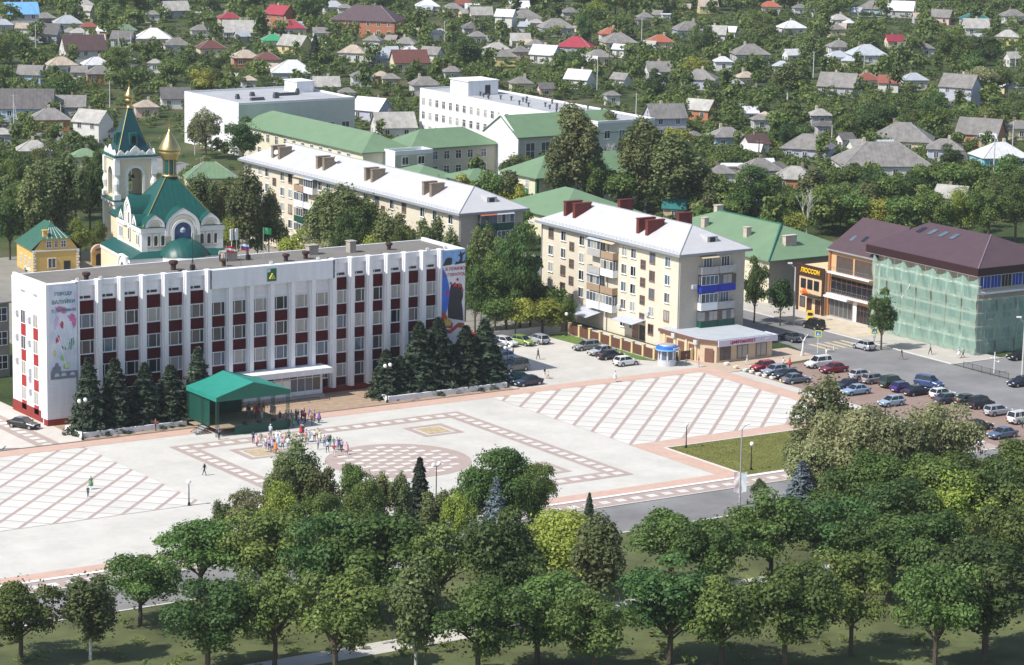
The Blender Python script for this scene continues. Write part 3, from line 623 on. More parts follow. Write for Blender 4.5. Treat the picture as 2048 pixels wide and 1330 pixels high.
def balcony(parent, face, a0, a1, z, pm, glazed, awning=None, dep=1.05, top=None):
    t = MB(); w = a1-a0
    t.box(0, -dep, -.14, w, 0, 0); t.box(0, -dep, 0, w, -dep+.06, 1.02); t.box(0, -dep+.06, 0, .05, 0, 1.02); t.box(w-.05, -dep+.06, 0, w, 0, 1.02)
    rz = 0 if face == 'F' else -PI/2; loc = (a0, 0, z) if face == 'F' else (0, a1, z)
    o = t.obj('balcony', pm, parent, loc, rz)
    n = max(3, int(w/.75)); h = 1.40
    if glazed:
        f = MB()
        for i in range(n+1): f.box(i*w/n-.035, -dep, 1.02, i*w/n+.035, -dep+.05, 1.02+h)
        f.box(0, -dep, 1.02+h, w, -dep+.06, 1.10+h); f.box(0, -dep, 1.02, w, -dep+.055, 1.08)
        for yy in (-dep*.5, 0): f.box(0, yy-.035, 1.02, .05, yy+.035, 1.02+h); f.box(w-.05, yy-.035, 1.02, w, yy+.035, 1.02+h)
        f.obj('glazing_frame', glazed, o)
        for i in range(n):
            p = MB(); p.box(i*w/n+.035, -dep+.015, 1.08, (i+1)*w/n-.035, -dep+.03, 1.02+h); p.obj('pane', random.choice([GLB, GLM, GLC]), o)
        boxes('side_pane', GLB, o, [(.01, -dep+.06, 1.05, .03, -.04, 1.02+h), (w-.03, -dep+.06, 1.05, w-.01, -.04, 1.02+h)])
    if awning:
        f = MB(); f.add([(-.05, -dep-.25, 2.42), (w+.05, -dep-.25, 2.42), (w+.05, 0, 2.80), (-.05, 0, 2.80), (-.05, -dep-.25, 2.47), (w+.05, -dep-.25, 2.47), (w+.05, 0, 2.85), (-.05, 0, 2.85)],
                        [(0, 3, 2, 1), (4, 5, 6, 7), (0, 1, 5, 4), (1, 2, 6, 5), (2, 3, 7, 6), (3, 0, 4, 7)]); f.obj('awning', awning, o)
    return o
def khrush(name, label, u0, v0, W, D, eave, cols, stairs, bal, gablebal, chim, chm, rise=3.3, dorm=True, gwin=()):
    t = thing(name, label, 'building', (u0, v0, 0))
    b = MB(); b.box(0, 0, 0, W, D, eave-.1); b.obj('wall', [BRK], t)
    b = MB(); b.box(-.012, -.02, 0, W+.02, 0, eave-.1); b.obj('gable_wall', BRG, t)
    b = MB(); hip(b, 0, 0, W, D, eave, rise, 'Y', inset=6.3, ov=.75); roof = b.obj('roof', SLATE, t)
    b = MB(); b.box(-.85, -.85, eave-.42, W+.85, -.70, eave-.02); b.box(-.85, -.70, eave-.42, -.70, D+.85, eave-.02); b.box(-.70, -.70, eave-.3, W+.7, D+.7, eave-.19); b.obj('eave_gutter', EAVE, t)
    # ridge caps on the hips
    b = MB(); hx = W/2; b.tube((-.7, -.7, eave+.02), (hx, 5.55, eave+rise), .10, n=5); b.tube((W+.7, -.7, eave+.02), (hx, 5.55, eave+rise), .10, n=5); b.tube((hx, 5.55, eave+rise), (hx, D-5.55, eave+rise), .10, n=5); b.obj('ridge_cap', EAVE, roof)
    nf = 5; fh = 2.8
    for f in range(nf):
        z = 1.55+f*fh
        for y in cols:
            fr = random.choice([WFRAME, WFRAME, BFRAME])
            window(t, 'L', y, 0, z, 1.25, 1.45, fr, random.choice([GLC, GLM, GLD, GLB]), mull=(.6,), sill=True)
        if f < 4:
            for y in stairs: window(t, 'L', y, 0, z+1.5, 1.15, 1.3, BFRAME, GLM, mull=(.5,), trans=.5)
        for x in gwin: window(t, 'F', x, -.02, z, 1.4, 1.45, WFRAME, random.choice(PANES), mull=(.33, .66))
    for (f, y0, y1, pm, gz, aw) in bal: balcony(t, 'L', y0, y1, .72+f*fh, pm, gz, aw)
    for (f, x0, x1, pm, gz, aw) in gablebal: balcony(t, 'F', x0, x1, .72+f*fh, pm, gz, aw)
    for (x0, x1, y, h) in chim:
        zz = eave+rise*min(x0, W-x1 if x0 > W/2 else x0, 6)/ (W/2)
        b = MB(); b.box(x0, y-.35, eave+.1, x1, y+.35, eave+h); b.box(x0-.08, y-.43, eave+h, x1+.08, y+.43, eave+h+.16); b.obj('chimney', chm, roof)
    if dorm:
        b = MB(); y0, y1 = 1.4, 4.2; z0 = eave+1.0
        b.add([(W/2-1.0+.9, y0, z0), (W/2+1.0+.9, y0, z0), (W/2+1.9, y0, z0+1.0), (W/2-.1, y0, z0+1.0), (W/2-.1, y1, z0+1.25), (W/2+1.9, y1, z0+1.25)], [(0, 1, 2, 3), (3, 2, 5, 4), (0, 3, 4), (1, 5, 2)])
        d = b.obj('dormer', SLATE, roof); b = MB(); b.box(W/2+.4, y0-.03, z0+.12, W/2+1.4, y0-.01, z0+.85); b.obj('louvre', DARK, d)
    # drainpipes
    for yy in (.15, D*.5, D-.2):
        b = MB(); b.tube((-.12, yy, 0), (-.12, yy, eave-.3), .07, n=5); b.obj('drainpipe', EAVE, t)
    # snow guard along the eaves
    b = MB()
    for yy in np.arange(0, D, 1.0): b.tube((-.68, yy, eave), (-.68, yy, eave+.45), .02, n=4)
    b.tube((-.68, 0, eave+.42), (-.68, D, eave+.42), .02, n=4); b.obj('snow_guard', EAVE, roof)
    return t
AWG = mat('awning_grey', (.42, .45, .50), .6, .1); AWT = mat('awning_tan', (.50, .42, .28), .7, .15); AWR = mat('awning_red', (.40, .12, .09), .7, .1)
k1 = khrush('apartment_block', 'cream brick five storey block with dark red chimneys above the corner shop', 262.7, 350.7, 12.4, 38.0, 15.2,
    [35.2, 31.6, 26.4, 14.7, 12.2, 7.2, 3.2], [29.2, 9.6],
    [(4, 19.9, 23.4, GREYP, WFRAME, AWG), (4, 16.3, 19.7, WOODP, None, AWT), (3, 19.9, 23.4, GREYP, None, None), (3, 16.3, 19.7, WHP, WFRAME, None), (2, 19.9, 23.4, WOODP, WFRAME, AWG), (2, 16.3, 19.7, WOODP, None, None), (1, 19.9, 23.4, WHP, WFRAME, None), (1, 16.3, 19.7, WHP, WFRAME, None)],
    [(4, 3.4, 6.6, GREYP, None, AWT), (4, 6.7, 10.0, GREYP, None, None), (3, 3.4, 6.6, BLUEP, WFRAME, None), (3, 6.7, 10.0, BLUEP, BFRAME, None), (2, 3.4, 6.6, WHP, WFRAME, None), (2, 6.7, 10.0, GREYP, None, None), (1, 3.4, 6.6, GRNP, BFRAME, None), (1, 6.7, 10.0, GRNP, BFRAME, None)],
    [(1.6, 4.8, 33.8, 3.4), (1.6, 4.8, 31.2, 3.4), (1.6, 4.8, 13.6, 3.4), (1.6, 4.8, 11.2, 3.4), (8.2, 10.8, 28.0, 4.0), (8.2, 10.8, 12.0, 4.0)], CHR)
for f in (2, 3, 4):
    for x in (5.2, 8.6): window(k1, 'F', x, -.02, 1.55+f*2.8, 1.5, 1.45, WFRAME, random.choice([GLB, GLM]), mull=(.33, .66))
ob('air_conditioner', acmesh, k1, (2.6, -.02, 9.6), PI/2); ob('air_conditioner', acmesh, k1, (0, 8.0, 4.3)); ob('air_conditioner', acmesh, k1, (0, 15.5, 4.2))
b = MB(); b.box(-.03, -.03, 0, 12.43, 0, .6); b.obj('plinth', mat('plinth_grey', (.33, .31, .28), .9, .15), k1)
pr = MB(); pr.add([(-2.6, 8.6, 2.9), (-2.6, 14.2, 2.9), (0, 14.2, 3.4), (0, 8.6, 3.4), (-2.6, 8.6, 3.0), (-2.6, 14.2, 3.0), (0, 14.2, 3.5), (0, 8.6, 3.5)], [(0, 1, 2, 3), (4, 7, 6, 5), (0, 4, 5, 1), (1, 5, 6, 2), (2, 6, 7, 3), (3, 7, 4, 0)]); pr.obj('porch_roof', AWG, k1)
pr = MB(); pr.add([(-3.4, 20, 2.2), (-3.4, 27, 2.2), (0, 27, 2.9), (0, 20, 2.9), (-3.4, 20, 2.3), (-3.4, 27, 2.3), (0, 27, 3.0), (0, 20, 3.0)], [(0, 1, 2, 3), (4, 7, 6, 5), (0, 4, 5, 1), (1, 5, 6, 2), (2, 6, 7, 3), (3, 7, 4, 0)]); pr.obj('shed_roof', AWG, k1)
door(k1, 'L', 11.2, -.02, .2, 1.4, 2.2, BFRAME); door(k1, 'L', 9.4, -.02, .2, 1.2, 2.2, DARK)
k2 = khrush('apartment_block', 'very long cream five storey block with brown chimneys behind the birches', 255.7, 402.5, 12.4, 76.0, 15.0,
    [73.5, 69.5, 66.8, 61, 58, 47, 44, 40, 36, 31, 27, 22, 18, 12, 8, 3.0], [64, 43, 25],
    [(4, 51.5, 54.8, WOODP, None, AWT), (4, 48, 51.3, WHP, WFRAME, AWG), (3, 51.5, 54.8, WHP, WFRAME, None), (3, 48, 51.3, WHP, None, None), (2, 51.5, 54.8, GRNP, WFRAME, None), (1, 51.5, 54.8, WHP, WFRAME, None), (3, 14, 17, WOODP, None, None), (2, 14, 17, GRNP, WFRAME, None)],
    [(4, 3.4, 6.6, GRNP, BFRAME, AWR), (4, 6.7, 10.0, GRNP, WFRAME, AWG), (3, 6.7, 10.0, GREYP, WFRAME, None), (3, 3.4, 6.6, WOODP, None, None), (2, 3.4, 6.6, GREYP, WFRAME, None), (2, 6.7, 10, WOODP, None, None)],
    [(1.4, 4.0, 67.5, 3.2), (1.4, 4.0, 65.0, 3.2), (1.4, 4.0, 50.8, 3.2), (1.4, 4.0, 48.4, 3.2), (1.4, 4.0, 33.6, 3.2), (1.4, 4.0, 31.4, 3.2), (1.4, 4.0, 14.2, 3.2), (1.4, 4.0, 11.8, 3.2)], CHB)
dsh = MB(); dsh.lathe([(.02, 0), (.3, .06), (.45, .18)], 12); dmesh = dsh.mesh('satellite_dish', WHITE)
for x, y, z in ((1.6, 66.2, 17.2), (3.8, 47.6, 18.0), (1.9, 9.0, 16.2)):
    o_ = ob('satellite_dish', dmesh, k2, (x, y, z)); o_.rotation_euler = (R(70), 0, R(-60))
# ------------------------------------------------------------------ corner shop
SHW = mat('shop_stucco', (.60, .47, .33), .85, .07, .8, brick=(1.2, .4, .015, .1)); SHR = mat('shop_roof_grey', (.42, .45, .48), .6, .1, .5); SHB = mat('shop_brown', (.17, .085, .06), .6, .15)
sh = thing('corner_shop', 'one storey beige corner shop with grey roof and pale sign below the block', 'shop', (262.4, 340.6, 0))
pl = [(-1.5, 12.5), (-1.4, 2.7), (0, 0), (10.6, 0), (10.6, 10.08), (.28, 10.08), (.28, 12.5)][::-1]
pl = pl[::-1]
def ccw(p): return p if sum((p[i][0]-p[i-1][0])*(p[i][1]+p[i-1][1]) for i in range(len(p))) < 0 else p[::-1]
b = MB(); b.prism(ccw(pl), 0, 3.25); b.obj('wall', SHW, sh)
b = MB(); b.prism(ccw([(-1.75, 12.5), (-1.65, 2.6), (-.1, -.25), (11.0, -.25), (11.0, 10.07), (.27, 10.07), (.27, 12.5)]), 3.25, 3.42); b.prism(ccw([(-1.5, 12.4), (-1.4, 2.8), (.05, .1), (10.7, .1), (10.7, 10.06), (.26, 10.06), (.26, 12.4)]), 3.42, 3.52); b.obj('roof', SHR, sh)
b = MB(); b.prism(ccw([(-1.82, 12.5), (-1.72, 2.6), (-.16, -.3), (-.1, -.25), (-1.65, 2.6), (-1.75, 12.5)]), 3.0, 3.5); b.obj('cornice', SHB, sh)
sg = MB(); sg.box(0, -.45, 2.55, 11.3, -.27, 3.5); sg.box(11.1, -.27, 2.55, 11.3, 2.5, 3.5); sign = sg.obj('sign_board', mat('sign_pale', (.66, .64, .74), .5, .05), sh)
ob('lettering', text_mesh('ЦИФРОМАРКЕТ', .62, mat('sign_crimson', (.42, .015, .10), .5, .05), .02, .015), sign, (4.6, -.48, 3.02))
ob('lettering', text_mesh('связь', .38, WHITE, .02, .01), sign, (9.4, -.48, 3.0))
for x in (1.6, 4.9, 8.5): window(sh, 'F', x, 0, .45, 1.9, 1.9, SHB, GLC if x > 2 else GLM, mull=(.45,))
for y, w in ((9.9, 1.7), (7.0, 1.5), (4.3, 1.5)): 
    b = MB(); b.box(-1.5, y-w/2, .1, -1.36, y+w/2, 2.35); b.obj('shutter_door', SHB, sh)
for y in (11.2, 8.45, 5.6, 3.2):
    b = MB(); b.box(-1.62, y-.22, 0, -1.38, y+.22, 3.0); b.obj('pilaster', mat('shop_pilaster', (.66, .54, .36), .85, .06), sh)
b = MB(); b.add([(-1.05, 1.55, .1), (-.35, .35, .1), (-.35, .35, 2.2), (-1.05, 1.55, 2.2)], [(0, 1, 2, 3)]); b.v = [(x-.06, y-.035, z) for x, y, z in b.v]; b.obj('door', SHB, sh)
ob('air_conditioner', acmesh, sh, (-1.55, 8.6, 2.7)); ob('air_conditioner', acmesh, sh, (-1.6, 2.9, 2.6))
# ------------------------------------------------------------------ round kiosk
kk_ = thing('kiosk', 'round white kiosk with a blue disc roof by the corner shop', 'kiosk', (254.9, 343.0, .05))
b = MB(); b.lathe([(1.35, 0), (1.38, .9), (1.42, .95)], 24); b.obj('base', mat('kiosk_grey', (.55, .57, .60), .5, .06), kk_)
b = MB(); b.lathe([(1.22, .95), (1.22, 2.35)], 24); b.obj('glass_drum', GLB, kk_)
for i in range(8):
    a = 2*PI*i/8+.2; b = MB(); b.box(-.1, -.08, .95, .1, .08, 2.4); b.obj('mullion', WHITE, kk_, (1.26*math.cos(a), 1.26*math.sin(a), 0), a+PI/2)
b = MB(); b.lathe([(1.35, 2.35), (1.70, 2.45), (1.72, 2.55), (1.60, 2.95), (1.45, 3.0), (1.1, 3.1)], 28); kr = b.obj('roof_ring', mat('kiosk_blue', (.03, .14, .48), .45, .08), kk_)
b = MB(); b.lathe([(1.72, 2.36), (1.80, 2.40), (1.80, 2.52), (1.72, 2.55)], 28); b.obj('rim', mat('kiosk_light_blue', (.22, .48, .78), .45, .06), kk_)
b = MB(); b.lathe([(1.3, 3.0), (1.1, 3.2), (.3, 3.3)], 20); b.obj('roof_cap', STEEL, kk_)
tm = text_mesh('Роспечать', .34, WHITE, .02, .01); ob('lettering', tm, kr, (.55, -1.63, 2.75), R(18))
# ------------------------------------------------------------------ brown fence with pillars
fe = thing('fence', 'brown panel fence with cream pillars beside the cream block', 'fence', (255.6, 344.2, 0))
for i in range(10):
    y = i*2.85
    b = MB(); b.box(-.22, y-.22, 0, .22, y+.22, 1.9); b.box(-.28, y-.28, 1.9, .28, y+.28, 2.0); b.obj('pillar', mat('fence_cream', (.62, .49, .27), .85, .08), fe)
    if i < 9:
        b = MB(); b.box(-.04, y+.22, .25, .04, y+2.63, 1.65); b.obj('panel', mat('fence_brown', (.13, .055, .038), .6, .15, wave=('Y', .2), bump=.3), fe)
fe2 = thing('fence', 'short brown fence with cream pillars joining the corner shop', 'fence', (255.6, 344.2, 0))
for i in range(1, 3):
    b = MB(); b.box(i*2.4-.2, -.2, 0, i*2.4+.2, .2, 1.9); b.obj('pillar', MT['fence_cream'], fe2); b = MB(); b.box((i-1)*2.4+.22, -.04, .2, i*2.4-.2, .04, 1.6); b.obj('panel', MT['fence_brown'], fe2)
vg = sheet('grass_strip', [(252.9, 349), (255.3, 346), (255.3, 371), (251.5, 371)], .11, mat('verge_green', (.10, .17, .03), .95, .3, .8))
lw_ = thing('boundary_wall', 'low grey wall behind the parked cars below the trees', 'wall', (236, 372.4, 0))
for i in range(7):
    b = MB(); b.box(i*2.8, -.12, 0, i*2.8+2.75, .12, 1.25); b.obj('panel', mat('wall_grey', (.40, .38, .37), .9, .12), lw_)
# ================================================================== CHURCH
CY = mat('church_cream', (.74, .65, .47), .8, .06, .8); CW = mat('church_white', (.78, .77, .74), .75, .04); CG = mat('church_roof_green', (.007, .075, .066), .42, .14, 1.2, wave=('X', .9), bump=.25); CG2 = mat('church_cornice_green', (.012, .10, .085), .5, .12)
GOLD = mat('gold_leaf', (.56, .43, .19), .38, .08, metal=1.0); DKO = mat('opening_dark', (.02, .018, .018), .9, .2); ICON = mat('icon_mosaic', (.05, .09, .22), .5, .9, 1.1)
cu_, cv_ = G(365, 560)
ch = thing('church', 'cream orthodox church with green roofs, golden domes and a bell tower', 'church', (cu_, cv_, 0), IMG(24))
def plate(b, x0, x1, z0, z1, cx, r, zs, y0, y1, n=12, zb=None, mi=0):
    """upright plate with a round-headed opening, facing -y"""
    zb = z0 if zb is None else zb
    pts = [(cx-r, zb)]+[(cx-r*math.cos(PI*i/n), zs+r*math.sin(PI*i/n)) for i in range(n+1)]+[(cx+r, zb)]
    out = [(x0, zb)]+[(x0+(x1-x0)*i/n if 0 < i < n else (x0 if i == 0 else x1), z1 if 0 < i < n else zs) for i in range(n+1)]+[(x1, zb)]
    out[1] = (x0, zs); out[n+1] = (x1, zs)
    k = len(pts)
    for y, flip in ((y0, False), (y1, True)):
        vs = [(p[0], y, p[1]) for p in pts]+[(p[0], y, p[1]) for p in out]
        fs = []
        for i in range(k-1):
            f = (i, k+i, k+i+1, i+1); fs.append(f[::-1] if not flip else f)
        # corner triangles
        o = len(vs); vs += [(x0, y, z1), (x1, y, z1)]
        fs += [(k+1, o, k+2)[::-1] if flip else (k+1, k+2, o)[::-1], (k+n, o+1, k+n+1) if not flip else (k+n+1, o+1, k+n)]
        b.add(vs, fs, mi)
    b.add([(p[0], y0, p[1]) for p in pts]+[(p[0], y1, p[1]) for p in pts], [(i, i+1, k+i+1, k+i) for i in range(k-1)], mi)
    if zb > z0: b.box(x0, y0, z0, x1, y1, zb, mi)
    b.add([(x0, y0, z0), (x0, y1, z0), (x0, y1, z1), (x0, y0, z1), (x1, y0, z0), (x1, y1, z0), (x1, y1, z1), (x1, y0, z1)], [(0, 1, 2, 3)[::-1], (4, 5, 6, 7), (3, 2, 6, 7)], mi)
def archring(b, cx, zs, r0, r1, y0, y1, n=14, leg=0., mi=0, tip=0.):
    def pt(r, i):
        a = PI*i/n; return (cx-r*math.cos(a), zs+r*math.sin(a)+(tip*max(0, 1-abs(i-n/2)/2.2) if r == r1 else 0))
    vs = []
    for y in (y0, y1):
        for r in (r0, r1):
            vs += [(p[0], y, p[1]) for p in ([(cx-r, zs-leg)]+[pt(r, i) for i in range(n+1)]+[(cx+r, zs-leg)])]
    k = n+3
    fs = []
    for i in range(k-1):
        fs += [(i, i+1, k+i+1, k+i), (2*k+i, 3*k+i, 3*k+i+1, 2*k+i+1), (k+i, k+i+1, 3*k+i+1, 3*k+i), (i, 2*k+i, 2*k+i+1, i+1)]
    fs += [(0, k, 3*k, 2*k), (k-1, 3*k-1, 4*k-1, 2*k-1)]
    b.add(vs, fs, mi)
HW = 7.2
b = MB(); b.box(-HW, 0, 0, HW, 2*HW, 9.2); b.box(-4.6, 2*HW, 0, 4.6, 28, 8.0); b.obj('wall', CY, ch)
for x in (-HW, HW-.9):
    for y in (-.12, 2*HW-.8): boxes('pilaster', CW, ch, [(x-.1, y, 0, x+1.0, y+.92, 8.5)])
boxes('cornice', CW, ch, [(-HW-.3, -.3, 8.45, -2.9, 0, 9.35), (2.9, -.3, 8.45, HW+.3, 0, 9.35), (-HW-.3, 0, 8.45, -HW, 5, 9.35), (-HW-.3, 9.4, 8.45, -HW, 2*HW, 9.35), (HW, 0, 8.45, HW+.3, 2*HW, 9.35)])
b = MB(); b.box(-HW-.4, -.4, 9.35, -2.95, .1, 9.5); b.box(2.95, -.4, 9.35, HW+.4, .1, 9.5); b.box(-HW-.4, .1, 9.35, -HW, 5, 9.5); b.box(-HW-.4, 9.4, 9.35, -HW, 2*HW, 9.5); b.obj('cornice_flashing', CG2, ch)
b = MB(); z0, z1 = 9.3, 17.0; q = HW-.2; h = 1.0
b.add([(-q, .2, z0), (q, .2, z0), (q, 2*HW-.2, z0), (-q, 2*HW-.2, z0), (-h, HW-h, z1), (h, HW-h, z1), (h, HW+h, z1), (-h, HW+h, z1)], [(0, 1, 5, 4), (1, 2, 6, 5), (2, 3, 7, 6), (3, 0, 4, 7), (4, 5, 6, 7)])
mroof = b.obj('main_roof', CG, ch)
b = MB()
for sx in (-1, 1):
    for a, c in ((.2, HW-h), (2*HW-.2, HW+h)): b.tube((sx*q, a, z0+.05), (sx*h, c, z1+.05), .12, n=5)
b.obj('gilded_rib', mat('rib_olive', (.20, .18, .06), .4, .2, metal=.5), mroof)
def kok(face, c, r, z, inner, deep=1.6, tip=.45, leg=0., ringw=.42):
    """round gable with a white moulding and a green barrel roof behind"""
    rz, loc = (0, (c, 0, 0)) if face == 'F' else (-PI/2, (-HW, c, 0))
    b = MB(); archring(b, 0, z, r-ringw, r, -.42, .05, leg=leg, tip=tip); archring(b, 0, z, r-ringw*1.9, r-ringw*1.2, -.30, .05, leg=leg); o = b.obj('round_gable', CW, ch, loc, rz)
    b = MB(); n = 12; b.add([(-(r-ringw*.6)*math.cos(PI*i/n), -.12, z+(r-ringw*.6)*math.sin(PI*i/n)) for i in range(n+1)]+([(r-ringw*.6, -.12, z-leg), (-(r-ringw*.6), -.12, z-leg)] if leg else []), [tuple(range(n+1+(2 if leg else 0)))[::-1]]); b.obj('tympanum', inner, o)
    b = MB(); n = 10; rr = r+.06
    vs = [(-rr*math.cos(PI*i/n), -.46, z+rr*math.sin(PI*i/n)+tip*max(0, 1-abs(i-n/2)/1.6)) for i in range(n+1)]; vs += [(x, deep+1.5, zz) for x, y, zz in vs]
    b.add(vs, [(i, i+1, n+2+i, n+1+i)[::-1] for i in range(n)]); b.add([(x, y, zz-.05) for x, y, zz in vs], [(i, i+1, n+2+i, n+1+i) for i in range(n)]); b.obj('gable_roof', CG, o, smooth=True)
    return o
kok('F', 0, 3.1, 9.0, CY, 3.0, .55, leg=1.2, ringw=.55); kok('F', -4.95, 1.75, 9.45, CY, 1.0, .4); kok('F', 4.95, 1.75, 9.45, CY, 1.0, .4)
kok('L', 7.2, 2.2, 11.2, CW, 3.5, .6, leg=2.6); kok('L', 3.2, 1.35, 9.45, CW, 1., .5); kok('L', 11.2, 1.35, 9.45, CW, 1., .5)
b = MB(); archring(b, 0, 8.6, 1.55, 2.0, -.5, -.1, leg=1.6); b.obj('icon_frame', CW, ch)
b = MB(); n = 14; b.add([(-1.55*math.cos(PI*i/n), -.16, 8.6+1.55*math.sin(PI*i/n)) for i in range(n+1)]+[(1.55, -.16, 7.0), (-1.55, -.16, 7.0)], [tuple(range(n+3))[::-1]]); b.obj('icon', ICON, ch)
b = MB(); b.lathe([(.01, 8.2), (.5, 8.4), (.55, 8.9), (.01, 9.4)], 10, (0, -.2)); b.obj('icon_figure', mat('icon_pale', (.35, .38, .42), .6, .4, 3), ch)
def cwin(face, a, z, w=.62, hh=1.75, off=0.):
    b = MB(); plate(b, -w/2-.16, w/2+.16, z-.15, z+hh+.38, 0, w/2, z+hh-w/2, -.14, .02, n=8, zb=z)
    o = b.obj('window', CW, ch, (a, off, 0) if face == 'F' else (off, a, 0), 0 if face == 'F' else -PI/2)
    p = MB(); p.box(-w/2, -.05, z, w/2, -.02, z+hh); p.obj('pane', GLD, o)
for x in (-6.0, -4.75, -3.5, 3.5, 4.75, 6.0): cwin('F', x, 6.2)
for y in (1.6, 2.6, 11.6, 12.8): cwin('L', y, 6.2, off=-HW)
for y, z in ((7.2, 9.2), (7.2, 6.4)): cwin('L', y, z, .7, 2.0, off=-HW-.12)
b = MB(); b.box(-HW-.06, -.06, 5.3, HW+.06, 0, 5.7); b.box(-HW-.06, 0, 5.3, -HW, 2*HW, 5.7); b.obj('string_course', CW, ch)
# lower aisle round the base, its skirt roof and the apse
b = MB(); b.box(-HW-2.4, -1.2, 0, -HW, 17, 4.2); b.box(-HW, -1.2, 0, -3.9, 0, 4.2); b.box(3.9, -1.2, 0, HW+1, 0, 4.2); b.obj('aisle_wall', CY, ch)
b = MB(); b.box(-HW-2.55, -1.35, 3.6, -HW-2.4, 17, 4.3); b.box(-HW-2.55, -1.35, 3.6, -3.9, -1.2, 4.3); b.box(3.9, -1.35, 3.6, HW+1, -1.2, 4.3); b.obj('aisle_cornice', CW, ch)
b = MB(); b.add([(-HW-2.7, -1.5, 4.3), (-HW, -.05, 5.3), (-HW, 17, 5.3), (-HW-2.7, 17, 4.3), (-3.9, -1.5, 4.3), (-3.9, -.05, 5.3), (HW+1.2, -1.5, 4.3), (HW, -.05, 5.3), (3.9, -1.5, 4.3), (3.9, -.05, 5.3)], [(0, 1, 2, 3), (0, 4, 5, 1), (8, 6, 7, 9)]); b.obj('aisle_roof', CG, ch)
b = MB(); n = 16; ra = 4.0
b.add([(-ra*math.cos(PI*i/n), -ra*math.sin(PI*i/n)-1.0, z) for z in (0, 4.6) for i in range(n+1)]+[], [(i, i+1, n+2+i, n+1+i) for i in range(n)]); b.obj('apse_wall', CW, ch, smooth=True)
b = MB(); prof = [(4.35, 4.55), (3.9, 5.5), (3.0, 6.4), (1.8, 7.1), (.1, 7.5)]
vs = [(-r*math.cos(PI*i/n), -r*math.sin(PI*i/n)-.6*min(1, r/4), z) for r, z in prof for i in range(n+1)]
b.add(vs, [(j*(n+1)+i, j*(n+1)+i+1, (j+1)*(n+1)+i+1, (j+1)*(n+1)+i) for j in range(len(prof)-1) for i in range(n)]); b.obj('apse_roof', CG, ch, smooth=True)
# arched porch to the left
b = MB(); plate(b, -2.0, 2.0, 0, 4.6, 0, 1.25, 2.2, -.35, .2, n=12); b.obj('porch_arch', CW, ch, (-HW-2.4-.3, 1.6, 0), -PI/2)
b = MB(); archring(b, 0, 2.6, 1.9, 2.25, -.5, .0, leg=0); b.obj('porch_moulding', CW, ch, (-HW-2.75, 1.6, 0), -PI/2)
b = MB(); b.box(-1.25, -.2, 0, 1.25, -.1, 3.4); b.obj('porch_panel', mat('porch_door', (.10, .22, .2), .6, .3), ch, (-HW-2.5, 1.6, 0), -PI/2)  # green panel closing the porch arch
# drum and dome
dc = (0, HW)
b = MB(); b.lathe([(1.25, 17.0), (1.45, 17.1), (1.45, 17.35), (1.2, 17.5)], 16, dc); b.obj('drum_base', GOLD, ch, smooth=True)
b = MB(); b.lathe([(1.2, 20.0), (1.35, 20.1), (1.35, 20.3), (1.75, 20.9), (1.85, 21.6), (1.6, 21.7)], 16, dc); b.obj('dome_neck', GOLD, ch, smooth=True)
b = MB(); b.lathe([(1.95, 21.6), (1.9, 21.9), (1.6, 22.6), (1.15, 23.4), (.65, 24.2), (.28, 24.9), (.12, 25.4)], 20, dc); dome = b.obj('dome', GOLD, ch, smooth=True)
b = MB(); b.lathe([(1.1, 17.3), (1.1, 20.2)], 8, dc); b.obj('drum', CG2, ch)
for i in range(8):
    a = 2*PI*(i+.5)/8; b = MB(); b.tube((1.14*math.cos(a), HW+1.14*math.sin(a), 17.4), (1.14*math.cos(a), HW+1.14*math.sin(a), 20.1), .07, n=5); b.obj('drum_column', GOLD, ch)
def cross(z, h, c, par):
    b = MB(); b.tube((c[0], c[1], z), (c[0], c[1], z+h), .05); b.tube((c[0]-h*.28, c[1], z+h*.66), (c[0]+h*.28, c[1], z+h*.66), .05); b.tube((c[0]-h*.14, c[1], z+h*.84), (c[0]+h*.14, c[1], z+h*.84), .04); b.tube((c[0]-h*.17, c[1], z+h*.42), (c[0]+h*.17, c[1], z+h*.32), .04); b.lathe([(.02, z-.1), (.16, z+.08), (.02, z+.26)], 8, c); b.obj('cross', GOLD, par)
cross(25.35, 1.9, dc, dome)
# nave roof
b = MB(); gable(b, -4.6, 2*HW, 4.6, 28, 8.0, 2.6, 'Y', .35); b.obj('nave_roof', CG, ch)
